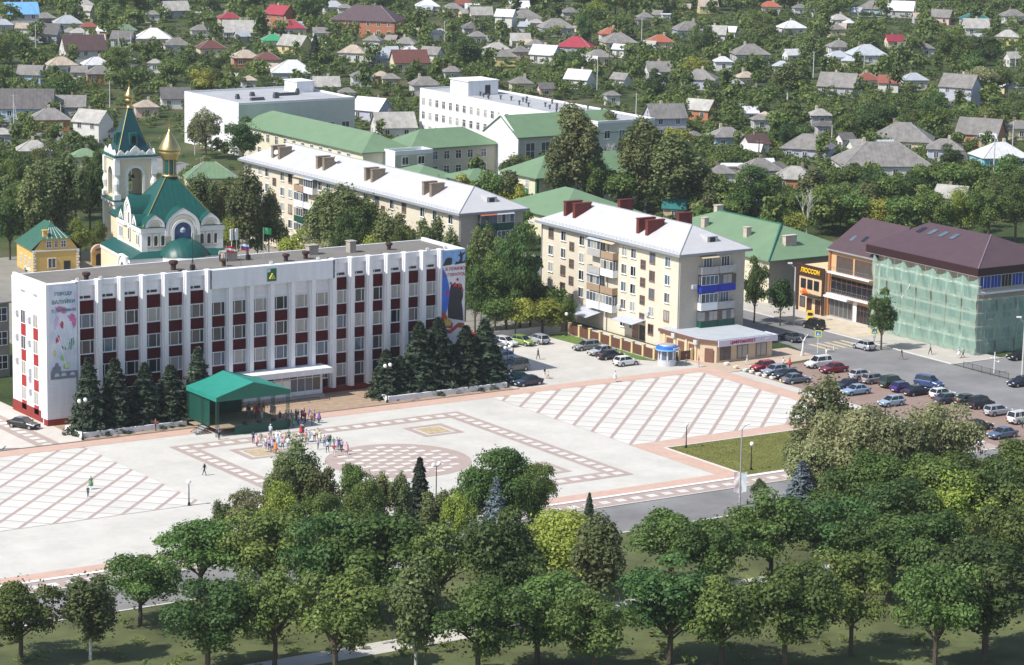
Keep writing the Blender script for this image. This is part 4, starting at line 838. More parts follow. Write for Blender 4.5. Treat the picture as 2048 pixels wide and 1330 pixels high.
# bell tower
ty = 28.0; tc = (0, ty+3.45); T = 3.45
b = MB(); b.box(-T-.5, ty-.5, 0, T+.5, ty+2*T+.5, 10.2); b.obj('tower_base', CY, ch)
b = MB(); b.box(-T-.75, ty-.75, 9.7, T+.75, ty+2*T+.75, 10.35)
for x in (-T-.55, T-.55): 
    for y in (ty-.55, ty+2*T-.55): b.box(x, y, 0, x+1.1, y+1.1, 9.7)
b.obj('tower_cornice', CW, ch)
b = MB(); hip(b, -T-.6, ty-.6, T+.6, ty+2*T+.6, 10.5, .5, 'Y', ov=.25, thick=.15); b.obj('tower_skirt_roof', CG2, ch)
for yy in (ty, ty+2*T-.5):
    b = MB(); plate(b, -T+.25, T-.25, 10.7, 18.2, 0, 1.35, 15.2, yy, yy+.5, zb=11.2); b.obj('belfry_wall', CY, ch)
for sx in (-1, 1):
    b = MB(); plate(b, -T+.25, T-.25, 10.7, 18.2, 0, 1.35, 15.2, -.25, .25, zb=11.2); b.obj('belfry_wall', CY, ch, (sx*(T-.25), tc[1], 0), PI/2)
    for yy in (ty, ty+2*T):
        b = MB(); cx = sx*T; b.box(cx-.62, yy-.62, 10.6, cx+.62, yy+.62, 11.6); b.lathe([(.55, 11.6), (.42, 12.2), (.62, 13.1), (.72, 13.6), (.62, 14.2), (.42, 14.8), (.55, 15.4)], 10, (cx, yy)); b.box(cx-.5, yy-.5, 15.3, cx+.5, yy+.5, 18.2); b.obj('corner_pier', CW, ch)
for yy in (ty-.22, ty+2*T):
    b = MB(); archring(b, 0, 15.2, 1.35, 1.8, yy, yy+.22, leg=3.9); b.obj('arch_moulding', CW, ch)
b = MB(); archring(b, 0, 15.2, 1.35, 1.8, -.22, 0, leg=3.9); b.obj('arch_moulding', CW, ch, (-T, tc[1], 0), -PI/2)
for k, (x, z, s) in enumerate(((-.5, 14.6, .55), (.55, 14.2, .45), (.1, 13.6, .35))):
    b = MB(); b.lathe([(s, z), (s*.8, z+s*.4), (s*.5, z+s*1.1), (s*.15, z+s*1.4)], 10, (x, tc[1])); b.tube((x, tc[1], z+s*1.3), (x, tc[1], 17.5), .04); b.obj('bell', mat('bronze', (.12, .08, .035), .4, .2, metal=.8), ch)
b = MB(); b.box(-T-.35, ty-.35, 18.2, T+.35, ty+2*T+.35, 18.6); b.obj('belfry_cornice', CW, ch)
b = MB(); b.box(-T-.6, ty-.6, 18.6, T+.6, ty+2*T+.6, 18.95); b.obj('belfry_flashing', CG2, ch)
for rz, loc in ((0, (0, ty-.2, 0)), (-PI/2, (-T-.2, tc[1], 0)), (PI/2, (T+.2, tc[1], 0))):
    b = MB()
    for x, r in ((-2.7, .75), (-1.35, .62), (0, 1.1), (1.35, .62), (2.7, .75)):
        archring(b, x, 19.0+(.25 if r > 1 else 0), r*.5, r, -.12, .12, n=10, tip=r*.35); b.box(x-r*.55, -.06, 18.95, x+r*.55, .06, 19.2+r*.55)
    b.obj('crest', CW, ch, loc, rz)
b = MB(); vs = []; 
for r, z in ((3.25, 19.0), (.5, 27.4)):
    for i in range(4): a = PI/4+i*PI/2; vs.append((r*1.35*math.cos(a) if r > 1 else r*math.cos(a)*1.2, tc[1]+(r*1.35 if r > 1 else r*1.2)*math.sin(a), z))
b.add(vs, [(i, (i+1) % 4, 4+(i+1) % 4, 4+i) for i in range(4)]+[(4, 5, 6, 7)]); spire = b.obj('spire', mat('spire_green', (.005, .052, .062), .4, .15, 1.5, wave=('Z', .5), bump=.2), ch)
b = MB()
for i in range(4): b.tube(vs[i], vs[4+i], .09, n=5)
b.obj('gilded_rib', MT['rib_olive'], spire)
for rz, loc in ((0, (0, ty+1.15, 0)), (-PI/2, (-T+1.15, tc[1], 0))):
    b = MB(); plate(b, -.75, .75, 20.6, 23.0, 0, .45, 22.1, -.45, .6, n=8, zb=20.8); o = b.obj('spire_dormer', CG2, ch, loc, rz); p = MB(); p.box(-.45, -.1, 20.8, .45, -.05, 22.5); p.obj('louvre', DKO, o)
b = MB(); b.lathe([(.55, 27.3), (.62, 27.6), (.5, 27.7), (.5, 28.4), (.72, 28.6), (.80, 29.1), (.55, 29.25)], 14, tc); b.lathe([(.6, 29.1), (.92, 29.5), (.80, 30.0), (.42, 30.6), (.14, 31.2), (.05, 31.5)], 16, tc); sd = b.obj('spire_dome', GOLD, ch, smooth=True)
cross(31.45, 1.2, tc, sd)
for o_ in bpy.data.objects:
    if o_.parent == ch and o_.name.split('.')[0] in ('tower_base', 'tower_cornice', 'tower_skirt_roof', 'belfry_wall', 'corner_pier', 'arch_moulding', 'bell', 'belfry_cornice', 'belfry_flashing', 'crest', 'spire', 'spire_dormer', 'spire_dome'): o_.scale = (1, 1, .957)
# ------------------------------------------------------------------ yellow parish house
YEL = mat('house_ochre', (.60, .40, .13), .85, .09, 1., ); YU = G(67, 551)
yh = thing('parish_house', 'yellow stuccoed house with green half hipped roof behind the town hall', 'house', (YU[0], YU[1], 0), IMG(25))
W, D = 8.2, 10.6
b = MB(); b.box(0, 0, 0, W, D, 4.3); b.xprism([(.25, 4.3), (W-.25, 4.3), (W-1.6, 6.2), (1.6, 6.2)], .05, 1.5); b.obj('wall', YEL, yh)
b = MB(); X0, X1, Y0, Y1 = -.4, W+.4, -.3, D+.4; e = 4.35
b.add([(X0, 0.1, e), (X1, 0.1, e), (X1, Y1, e), (X0, Y1, e), (1.5, Y0, 6.25), (W-1.5, Y0, 6.25), (W/2, 3.6, 8.6), (W/2, D-3.5, 8.6)], [(0, 4, 6, 7, 3), (1, 2, 7, 6, 5), (4, 5, 6), (2, 3, 7), (0, 3, 2, 1)]); yr = b.obj('roof', mat('parish_green', (.035, .115, .08), .55, .12, 1., wave=('X', .6), bump=.2), yh)
b = MB(); b.box(1.9, .2, 5.0, 2.7, .9, 7.6); b.box(1.8, .1, 7.6, 2.8, 1.0, 7.8); b.obj('chimney', YEL, yr)
for x in np.linspace(2.4, 6.0, 5):
    b = MB(); b.tube((x, -.25, 6.3), (W/2+(x-W/2)*.35, 2.4, 7.85), .04, n=4); b.obj('snow_rail', WHITE, yr)
b = MB()
for x in (-.06, W-.5):
    for k in range(8): b.box(x, -.07, .3+k*.5, x+(.56 if k % 2 else .38), .0, .62+k*.5)
b.box(0, -.1, 4.1, W, 0, 4.32); b.box(-.08, 0, 4.1, 0, D, 4.32); b.obj('quoin', CW, yh)
for x, w in ((2.8, .8), (4.1, .5), (5.4, .8)): window(yh, 'F', x, .05, 4.75, w, 1.05, WFRAME, GLM, mull=(.5,), trans=.6)
window(yh, 'F', 3.3, 0, 1.2, 1.3, 1.6, CW, GLM, mull=(.5,)); door(yh, 'F', 6.0, 0, .1, 1.0, 2.1, DARK)
for y in (2.0, 4.6, 7.6): window(yh, 'L', y, 0, 1.0, .8, 1.7, CW, GLC, mull=(.5,), trans=.65)
gt = thing('church_gate', 'small ochre arched gateway between the yellow house and the church', 'gate', (*G(198, 531), 0), IMG(24))
b = MB(); plate(b, -1.4, 1.4, 0, 2.7, 0, .62, 1.6, -.25, .25); b.obj('wall', YEL, gt); b = MB(); archring(b, 0, 2.35, .9, 1.45, -.4, .4, n=10); b.obj('arch_cap', mat('gate_pink', (.55, .36, .26), .85, .1), gt); b = MB(); b.box(-.6, -.03, 0, .6, .03, 2.1); b.obj('leaf', DARK, gt)
# ================================================================== SCHOOL, OFFICES, STREET FRONT
GRF = mat('roof_green', (.140, .225, .130), .6, .10, .35, wave=('X', 1.2), bump=.2); GRF2 = mat('roof_green_b', (.145, .232, .135), .6, .10, .35, wave=('Y', 1.2), bump=.2)
CRM = mat('wall_cream', (.66, .62, .46), .85, .07, .5); CRG = mat('wall_grey_green_shade', (.49, .52, .47), .85, .08, .5); FLATR = mat('roof_flat_grey', (.36, .37, .39), .9, .12, .2)  # CRG: white walls' front, its shade painted in as grey green
GTRIM = mat('trim_green', (.04, .16, .06), .6, .1)
def flatblock(name, label, u0, v0, W, D, h, wm, fm, floors, fw, lw, par=.5, cat='building', z0=1.2, fh=3.3, ww=1.5, wh=1.6, group=None):
    t = thing(name, label, cat, (u0, v0, 0), 0, group)
    b = MB(); b.box(0, .03, 0, W, D, h); b.obj('wall', wm, t)
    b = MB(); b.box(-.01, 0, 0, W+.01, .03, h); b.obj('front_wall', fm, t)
    b = MB(); b.box(0, 0, h, W, .3, h+par); b.box(0, D-.3, h, W, D, h+par); b.box(0, .3, h, .3, D-.3, h+par); b.box(W-.3, .3, h, W, D-.3, h+par); b.obj('parapet', wm, t)
    b = MB(); b.box(.3, .3, h, W-.3, D-.3, h+.12); rf = b.obj('roof', FLATR, t)
    for f in floors:
        for x in fw: window(t, 'F', x, 0, z0+f*fh, ww, wh, WFRAME, random.choice([GLM, GLD, GLB]), mull=(.5,), sill=True)
        for y in lw: window(t, 'L', y, 0, z0+f*fh, ww*.85, wh, WFRAME, random.choice([GLM, GLC, GLD, GLM]), mull=(.5,), trans=.66)
    return t, rf
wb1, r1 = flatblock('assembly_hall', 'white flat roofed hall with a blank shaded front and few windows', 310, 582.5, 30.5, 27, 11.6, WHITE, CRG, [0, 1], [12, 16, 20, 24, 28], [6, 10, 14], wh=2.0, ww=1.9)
for x, y, w, h in ((8, 6, 3.5, .7), (14, 8, 1.2, 1.4), (19, 12, 6, .7), (11, 14, 1, 1.0), (5, 10, .8, 1.2), (23, 14, .7, 1.3)):
    b = MB(); b.box(-w/2, -.5, 0, w/2, .5, h*.6); b.box(-w/2+.1, -.4, h*.6, w/2-.1, .4, h); b.obj('roof_unit', mat('unit_dark', (.08, .085, .10), .6, .2), r1, (x, y, 11.7))
b = MB(); b.box(24, 16, 11.7, 28.5, 22, 14.2); b.box(23.8, 15.8, 14.2, 28.7, 22.2, 14.4); b.obj('roof_hut', WHITE, r1)
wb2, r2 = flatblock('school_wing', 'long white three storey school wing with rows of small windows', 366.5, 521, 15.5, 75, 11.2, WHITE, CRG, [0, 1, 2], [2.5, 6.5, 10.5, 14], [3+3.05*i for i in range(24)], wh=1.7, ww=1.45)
b = MB(); b.box(3.0, 58, 11.3, 11.5, 66, 14.6); b.box(2.8, 57.8, 14.6, 11.7, 66.2, 14.85); hut = b.obj('roof_hut', WHITE, r2); door(hut, 'F', 8.5, 58, 11.4, 1.3, 2.2, DARK)
for k in range(26):
    x, y = random.uniform(3, 13), 6+k*2.1+random.uniform(-.5, .5)
    b = MB(); b.lathe([(.18, 0), (.18, .7), (.35, .8), (.30, 1.05)], 8); b.obj('roof_vent', MT['unit_dark'], r2, (x, y, 11.3))
def hipblock(name, label, u0, v0, W, D, h, rise, ridge, wm, rm, fw=(), lw=(), floors=(0,), fh=3.2, z0=1.2, ww=1.3, wh=1.7, rz=0, cat='building', frm=None, chim=(), gab=False, ov=.6, pane=None, fm=None, group=None):
    t = thing(name, label, cat, (u0, v0, 0), rz, group)
    b = MB(); b.box(0, 0, 0, W, D, h)
    if gab:
        if ridge == 'X':
            for x in (0, W-.2): b.add([(x, 0, h), (x+.2, 0, h), (x+.2, D, h), (x, D, h), (x, D/2, h+rise), (x+.2, D/2, h+rise)], [(0, 1, 5, 4), (1, 2, 5), (2, 3, 4, 5), (3, 0, 4)])
        else:
            for y in (0, D-.2): b.add([(0, y, h), (W, y, h), (W, y+.2, h), (0, y+.2, h), (W/2, y, h+rise), (W/2, y+.2, h+rise)], [(0, 1, 4), (1, 2, 5, 4), (2, 3, 5), (3, 0, 4, 5)])
    b.obj('wall', wm, t)
    if fm:
        b = MB(); b.box(-.004, -.02, 0, W+.004, 0, h-.02); b.obj('front_wall', fm, t)
    b = MB()
    (gable if gab else hip)(b, 0, 0, W, D, h, rise, ridge, ov=ov) ; rf = b.obj('roof', rm, t)
    for f in floors:
        for x in fw: window(t, 'F', x, -.02, z0+f*fh, ww, wh, frm or WFRAME, pane or random.choice([GLM, GLD, GLB]), mull=(.5,), trans=.66)
        for y in lw: window(t, 'L', y, 0, z0+f*fh, ww, wh, frm or WFRAME, pane or random.choice([GLM, GLC, GLD]), mull=(.5,), trans=.66)
    for (x, y, w, d, top, cm) in chim:
        b = MB(); b.box(x-w/2, y-d/2, h+.2, x+w/2, y+d/2, h+top); b.box(x-w/2-.1, y-d/2-.1, h+top, x+w/2+.1, y+d/2+.1, h+top+.12); b.obj('chimney', cm, rf)
    return t, rf
CHW = mat('chimney_pale', (.50, .42, .36), .9, .25, 2)
hipblock('school_building', 'long green hipped school wing running back beside the white hall', 311.3, 529, 12.2, 57, 7.0, 3.3, 'Y', CRM, GRF2, (), [6+4*i for i in range(12)], (0, 1), pane=GLM)
hipblock('school_building', 'cross wing of the green roofed school with tall windows behind the flat block', 323.6, 529.5, 22, 11, 7.0, 3.4, 'X', CRM, GRF, [3, 6, 9, 12, 15, 18.5], (), (0, 1), fm=mat('wall_cream_shaded', (.50, .47, .36), .85, .08))  # front repeats the cream, darkened to paint in its shade
b1_, _ = flatblock('school_porch', 'low cream block with a white parapet where the green school wings meet', 316.5, 524.4, 9.5, 4.5, 6.6, WHITE, MT['wall_cream_shaded'], [0, 1], [2.5, 6.5], [], .9)
t_, rT = hipblock('school_hall', 'taller green gabled school hall with three tall windows', 345.8, 521.5, 28, 13, 9.4, 3.8, 'X', CRM, GRF, [3.2, 7.2, 11.2, 15.2, 19.2, 23], (), (0,), z0=2.6, wh=5.2, ww=2.2, gab=True, pane=GLM, fm=MT['wall_cream_shaded'])
b = MB(); b.add([(-.3, -.5, 9.0), (-.02, -.5, 9.0), (-.02, 6.5, 14.0), (-.3, 6.5, 14.0), (-.3, 13.5, 9.0), (-.02, 13.5, 9.0), (-.3, -.5, 0), (-.02, -.5, 0), (-.02, 13.5, 0), (-.3, 13.5, 0)], [(0, 3, 4, 9, 6), (0, 1, 2, 3), (6, 7, 1, 0), (3, 2, 5, 4)]); b.obj('gable_parapet', WHITE, t_)
hipblock('low_annex', 'low green hipped annex in front of the school cross wing', 311.5, 508, 11, 13, 3.6, 2.2, 'Y', CRM, GRF2, [3, 8], [4, 9], wh=1.2)
hipblock('low_annex', 'low green hipped annex with a pale blue wall behind the long block', 319.5, 500.5, 10, 9, 4.0, 1.8, 'X', mat('wall_pale_blue', (.42, .47, .56), .85, .08), GRF, [3, 7], [], wh=1.2)
kg, kr_ = hipblock('kindergarten', 'cream walled green hipped building with green corner strips among birches', 326.0, 484.5, 36, 12.6, 6.2, 3.6, 'X', CRM, GRF, [4, 8, 12, 16, 20], [3.4, 8.6], (0, 1), z0=.9, fh=2.9, ww=1.1, wh=1.5)
b = MB()
for x, y in ((-.06, -.06), (-.06, 12.1)): b.box(x, y, 0, x+.55, y+.55, 6.1)
for y in (3.4, 8.6): b.box(-.05, y-.5, 2.5, 0, y+.5, 3.7)
b.obj('corner_strip', GTRIM, kg)
b = MB(); b.add([(9, 1.0, 6.7), (11, 1.0, 6.7), (11, 1.0, 7.8), (9, 1.0, 7.8), (9, 4.4, 8.2), (11, 4.4, 8.2)], [(0, 1, 2, 3), (3, 2, 5, 4), (0, 3, 4), (1, 5, 2)]); d_ = b.obj('dormer', GRF, kr_); b = MB(); b.box(9.4, .95, 6.85, 10.6, .98, 7.6); b.obj('louvre', DKO, d_)
hipblock('low_house', 'low green hipped roof right behind the cream block with red chimneys', 306.5, 447, 18, 21, 4.4, 4.0, 'Y', CRM, GRF2, [4, 8, 12], [5, 10, 15], wh=1.3)
g3, g3r = hipblock('office_building', 'two storey green hipped building with grey shaded wall next to the dark shop', 300.6, 376.5, 19, 36, 7.4, 4.2, 'Y', CRM, GRF2, (), [3.5+4*i for i in range(8)], (0, 1), z0=1.1, fh=3.1, fm=mat('wall_olive_shade', (.30, .28, .22), .9, .1),  # cream wall again, front shade painted as olive grey
    chim=((4.5, 24, 1.0, 1.0, 3.6, CHW), (4.5, 12, 1.0, 1.0, 3.6, CHW), (7, 3.5, 2.4, .9, 3.2, CHW), (12, 30, 1.4, 1.0, 4.5, CHW)))
b = MB(); b.tube((-.6, -.6, 7.45), (9.5, 9.0, 11.65), .14, n=5); b.tube((9.5, 9.0, 11.65), (9.5, 27, 11.65), .12, n=5); b.obj('ridge_cap', mat('cap_dark_green', (.02, .14, .10), .5, .1), g3r)
# ------------------------------------------------------------------ brown three storey shop and cafe
MAR = mat('roof_maroon', (.082, .050, .058), .55, .10, .6, wave=('X', .5), bump=.15); MARD = mat('fascia_maroon', (.035, .012, .014), .55, .15)
OCH = mat('wall_orange_stucco', (.62, .38, .20), .85, .06, .8); BRW = mat('wood_brown', (.16, .07, .035), .6, .25, 1.5)
bs = thing('brown_shop_house', 'three storey orange stucco house with brown glazing and white balcony slabs', 'building', (302.0, 351.2, 0))
W, D, h = 14, 11.4, 11.4
b = MB(); b.box(0, 0, 0, W, D, h); b.obj('wall', OCH, bs)
b = MB(); b.add([(-.5, -.3, h), (W/2, -.3, h+4.6), (W/2, D+.2, h+4.6), (-.5, D+.2, h), (W+.5, -.3, h), (W+.5, D+.2, h), (0, D, h), (W, D, h), (W/2, D, h+4.55)], [(0, 1, 2, 3)[::-1], (1, 4, 5, 2)[::-1], (6, 7, 8)[::-1]]); bsr = b.obj('roof', MAR, bs)
for y, z in ((8.2, 1.9), (5.6, 2.2)):
    k = 4.6/7.5
    b = MB(); b.add([(x, yy, h+.04+(x+.5)*k) for x, yy in ((z, y), (z+1.2, y), (z+1.2, y+.8), (z, y+.8))], [(0, 1, 2, 3)]); b.obj('skylight', GLB if y > 7 else GLD, bsr)
b = MB(); b.box(-.55, -.3, h-.25, -.05, D+.2, h); b.obj('eave', STEEL, bs)
b = MB(); b.box(-.25, D-.5, 0, 0, D, h-.2); b.obj('corner_strip', mat('stucco_dark_orange', (.36, .15, .06), .8, .1), bs)
for f, z in ((1, 4.2), (2, 7.8)):
    b = MB(); b.box(-1.0, .2, z-.25, 0, D-.6, z); sl = b.obj('balcony_slab', WHITE, bs)
    b = MB()
    for yy in np.arange(.3, D-.7, .55): b.tube((-.95, yy, z), (-.95, yy, z+.9), .02, n=4); b.tube((-.95, yy, z+.1), (-.95, yy+.5, z+.8), .015, n=4)
    b.tube((-.95, .2, z+.9), (-.95, D-.6, z+.9), .03); b.obj('railing', mat('rail_grey', (.25, .24, .22), .5, .1, metal=.5), sl)
    rng_ = ((.5, 4.8), (5.5, 9.4)) if f == 2 else ((.3, 10.6),)
    for y0, y1 in rng_: window(bs, 'L', (y0+y1)/2, -.02, z+.1, y1-y0, 2.5, BRW, GLD if f == 1 else GLM, mull=tuple(i/8 for i in range(1, 8)), trans=.75)
window(bs, 'L', 7.9, -.02, .5, 5.6, 2.6, STEEL, GLM, mull=(.2, .4, .6, .8)); window(bs, 'L', 2.2, -.02, .2, 3.4, 2.9, BRW, GLD, mull=(.25, .5, .75), trans=.75)
b = MB(); b.box(-.08, 3.95, 0, 0, 4.9, 3.7); b.obj('pier', CW, bs); b = MB(); b.box(-.7, .3, 0, 0, 10.8, .35); b.obj('step', CONC, bs); b = MB(); b.box(-1.3, 5.2, 3.55, 0, D-.3, 3.85); b.obj('canopy', WHITE, bs)
cf = thing('cafe', 'small two storey cafe with dark sign band and glowing yellow letters', 'cafe', (301.4, 362.9, 0))
W, D, h = 9, 7.0, 7.6
b = MB(); b.box(0, 0, 0, W, D, h); b.obj('wall', mat('cafe_beige', (.64, .49, .30), .85, .06), cf)
b = MB(); b.box(-.18, -.05, 6.1, 0, D+.05, h+.35); b.box(-.16, -.04, 0, 0, .55, 6.1); b.box(-.16, D-.45, 0, 0, D+.04, 6.1); b.box(-.02, D, 0, W, D+.05, h+.2); sgn = b.obj('sign_band', mat('cafe_brown', (.055, .022, .016), .5, .15), cf)
ob('lettering', text_mesh('ЛЮССОН', 1.05, mat('letters_yellow', (.85, .55, .02), .5, .05, emit=.15), .05, .012), sgn, (-.25, D/2, 7.0), -PI/2)
for y in (5.4, 3.7, 2.0): window(cf, 'L', y, 0, 4.1, 1.1, 1.4, MT['cafe_brown'], GLD, mull=())
b = MB(); b.box(-1.2, .3, 3.05, 0, 4.4, 3.25); b.obj('canopy', DARK, cf)
ob('lettering', text_mesh('ТАВЕРНА', .62, mat('letters_orange', (.75, .16, .02), .5, .05, emit=.1), .04, .008), cf, (-.22, 4.6, 3.25), -PI/2)
b = MB(); b.lathe([(.02, -.02), (.5, 0), (.5, .06)], 14); o_ = b.obj('round_sign', MT['letters_orange'], cf, (-.2, 4.9, 3.5)); o_.rotation_euler = (0, R(-90), 0)
window(cf, 'L', 5.5, 0, .9, 1.2, 1.6, MT['cafe_brown'], GLM, mull=()); door(cf, 'L', 3.7, 0, .1, 1.1, 2.3, MT['cafe_brown']); door(cf, 'L', 1.5, 0, .1, 1.1, 2.3, MT['cafe_brown'])
# ------------------------------------------------------------------ building under scaffolding
mb = thing('maroon_roofed_building', 'large building under a maroon hipped roof with blue upper windows', 'building', (302.6, 327.6, 0))
W, D, h = 16, 23.4, 12.4; MW = mat('wall_grey_beige', (.47, .41, .31), .9, .12, .5)
b = MB(); b.box(0, 0, 0, W, D, h); b.obj('wall', MW, mb)
b = MB(); zt = h+1.15; b.add([(-1.5, -1.5, zt), (W+1.5, -1.5, zt), (W+1.5, D+1.5, zt), (-1.5, D+1.5, zt), (W/2, 6.2, zt+3.5), (W/2, 20.8, zt+3.5)], [(0, 1, 4), (1, 2, 5, 4), (2, 3, 5), (3, 0, 4, 5), (0, 3, 2, 1)]); mr_ = b.obj('roof', MAR, mb)
b = MB(); b.box(-1.55, -1.55, h, W+1.55, -1.4, h+1.2); b.box(-1.55, -1.4, h, -1.4, D+1.5, h+1.2); b.obj('fascia', MARD, mb)
b = MB(); b.box(-1.5, -1.5, h-.12, W+1.5, D+1.5, h-.02); b.obj('soffit', STEEL, mb)
b = MB(); b.tube((-1.5, -1.5, h+1.2), (W/2, 6.2, h+4.7), .10, n=5); b.obj('ridge_cap', mat('cap_mauve', (.22, .16, .19), .5, .1), mr_)
for k in range(4):
    y, x = 19.2-2.6*k, 4.6
    z = h+1.2+(x+1.5)*3.5/9.5
    b = MB(); sl = 3.5/9.5; b.add([(x, y, z+.05), (x+1.7, y, z+.05+1.7*sl), (x+1.7, y+1.0, z+.05+1.7*sl), (x, y+1.0, z+.05)], [(0, 1, 2, 3)]); b.obj('skylight', GLB if k else GLD, mr_)
for f in range(3):
    for y in np.arange(2.2, 22, 3.3): window(mb, 'L', y, 0, 1.2+f*3.6, 1.7, 2.0, WFRAME, random.choice([GLD, GLM]), mull=(.5,))
    if f < 2:
        for x in np.arange(2.8, 15, 3.4): window(mb, 'F', x, 0, 1.4+f*3.8, 1.8, 2.3, WFRAME, random.choice([GLD, GLM]), mull=(.5,), sill=True)
BW = mat('glass_blue', (.02, .07, .40), .15, .2)
for i in range(7):
    window(mb, 'F', 1.4+i*2.2, 0, 10.1, 2.0, 1.9, STEEL, BW if i % 4 != 2 else GLD, mull=(.33, .66), name='blue_window')
b = MB(); b.box(-.05, -.9, 9.3, W, 0, 9.6); b.obj('ledge', WHITE, mb)
# scaffolding with its debris netting
def netmat(key, col, tr):
    m = bpy.data.materials.new(key); m.use_nodes = True; n = m.node_tree.nodes; l = m.node_tree.links; n.clear()
    tc = n.new('ShaderNodeTexCoord'); no = n.new('ShaderNodeTexNoise'); no.inputs['Scale'].default_value = .9; no.inputs['Detail'].default_value = 5; l.new(tc.outputs['Object'], no.inputs[0])
    mr = n.new('ShaderNodeMapRange'); mr.inputs['To Min'].default_value = .7; mr.inputs['To Max'].default_value = 1.3; l.new(no.outputs['Fac'], mr.inputs[0])
    sc = n.new('ShaderNodeVectorMath'); sc.operation = 'SCALE'; sc.inputs[0].default_value = col; l.new(mr.outputs[0], sc.inputs['Scale'])
    d = n.new('ShaderNodeBsdfDiffuse'); l.new(sc.outputs[0], d.inputs[0]); t = n.new('ShaderNodeBsdfTransparent')
    mx = n.new('ShaderNodeMixShader'); m2 = n.new('ShaderNodeMapRange'); m2.inputs['To Min'].default_value = tr-.16; m2.inputs['To Max'].default_value = tr+.16; l.new(no.outputs['Fac'], m2.inputs[0]); l.new(m2.outputs[0], mx.inputs[0])
    l.new(d.outputs[0], mx.inputs[1]); l.new(t.outputs[0], mx.inputs[2]); o = n.new('ShaderNodeOutputMaterial'); l.new(mx.outputs[0], o.inputs[0]); return m
NET = netmat('debris_net', (.29, .455, .385), .44)
sc_ = thing('scaffolding', 'scaffolding hung with pale green netting on the maroon roofed building', 'scaffolding', (301.0, 325.9, 0))
Ls, Fs, hs = 24.6, 16.0, 12.2
def netpanel(face, a0, a1, top, n=14, k=10):
    b = MB(); vs = []
    for j in range(k+1):
        for i in range(n+1):
            t = i/n; zt = top-1.1*math.sin(PI*t)**1.0*(.7 if face == 'L' else .2); z = .15+(zt-.15)*j/k
            y = -.14*math.sin(t*PI*3+j*.9)-.14*math.sin(j*1.7+i*.6)-.12*random.random()
            vs.append((a0+(a1-a0)*t, y, z))
    b.add(vs, [(j*(n+1)+i, j*(n+1)+i+1, (j+1)*(n+1)+i+1, (j+1)*(n+1)+i) for j in range(k) for i in range(n)])
    o = b.obj('net_panel', NET, sc_, (0, 0, 0) if face == 'F' else (0, Ls, 0), 0 if face == 'F' else -PI/2, smooth=True)
for i in range(7): netpanel('L', i*Ls/7, (i+1)*Ls/7, hs)
for i in range(4): netpanel('F', i*Fs/4+.02, (i+1)*Fs/4, 8.9)
PLK = mat('scaffold_plank', (.62, .58, .48), .9, .2)
for z in (2.2, 4.3, 6.4, 8.5, 10.6):
    b = MB(); b.box(.12, .3, z, 1.1, Ls, z+.12); b.obj('plank', PLK, sc_)
    if z < 9: b = MB(); b.box(1.1, .25, z, Fs, 1.1, z+.08); b.obj('plank', PLK, sc_)
for i in range(11):
    for x in (.2, 1.15):
        b = MB(); b.tube((x, i*Ls/10, 0), (x, i*Ls/10, hs), .04, n=5); b.obj('standard', STEEL, sc_)
for i in range(1, 7):
    b = MB(); b.tube((i*Fs/6, .2, 0), (i*Fs/6, .2, 9), .04, n=5); b.obj('standard', STEEL, sc_)
b = MB(); b.tube((.05, 17.5, 6.2), (.05, 15.4, 8.9), .10, n=5); b.obj('brace', WHITE, sc_)
# long white garages, small huts behind
gg = thing('garage_row', 'long low white garage row with brown doors behind the green office', 'garage', (*G(1448, 432), 0), IMG(-16))
b = MB(); b.box(0, 0, 0, 15.5, 6, 2.7); b.obj('wall', CRM, gg); b = MB(); b.box(-.2, -.2, 2.7, 15.7, 6.2, 2.9); b.obj('roof', FLATR, gg)
for x in (1.6, 4.6, 7.7, 10.8, 13.8): door(gg, 'F', x, 0, 0, 1.9, 2.0, WHITE if x < 3 else BRW)
# ================================================================== THE HOUSES BEHIND
PEND = []           # things whose label is completed from their surroundings: (object, look, px, py, short name when it is a landmark)
RC = {}
def rmat(k):
    cols = dict(grey=(.19, .18, .172), dgrey=(.115, .108, .108), pale=(.33, .32, .30), silver=(.36, .39, .43), white=(.55, .56, .58), brown=(.085, .05, .05), purple=(.085, .058, .068), red=(.23, .075, .055), crimson=(.27, .03, .05),
                orange=(.34, .10, .055), maroon=(.13, .05, .042), green=(.14, .225, .13), bgreen=(.03, .28, .13), teal=(.012, .13, .13), blue=(.13, .32, .58), tan=(.36, .30, .24))
    if k not in RC: RC[k] = mat('house_roof_'+k, cols[k], .75, .34 if k in ('grey', 'dgrey', 'pale', 'tan') else .18, .7, wave=('X', .9), bump=.35, orand=.12)
    return RC[k]
WC = {}
def wmat(k):
    cols = dict(white=(.62, .61, .58), cream=(.66, .58, .38), grey=(.42, .42, .44), brick=(.42, .19, .11), orange=(.42, .17, .09), pink=(.62, .44, .38), blue=(.36, .50, .62), turq=(.16, .46, .52), tan=(.46, .36, .25), yellow=(.64, .55, .22), lilac=(.46, .46, .56))
    if k not in WC: WC[k] = mat('house_wall_'+k, cols[k], .85, .10, .8, orand=.08)
    return WC[k]
HBOX = []; GSH = []
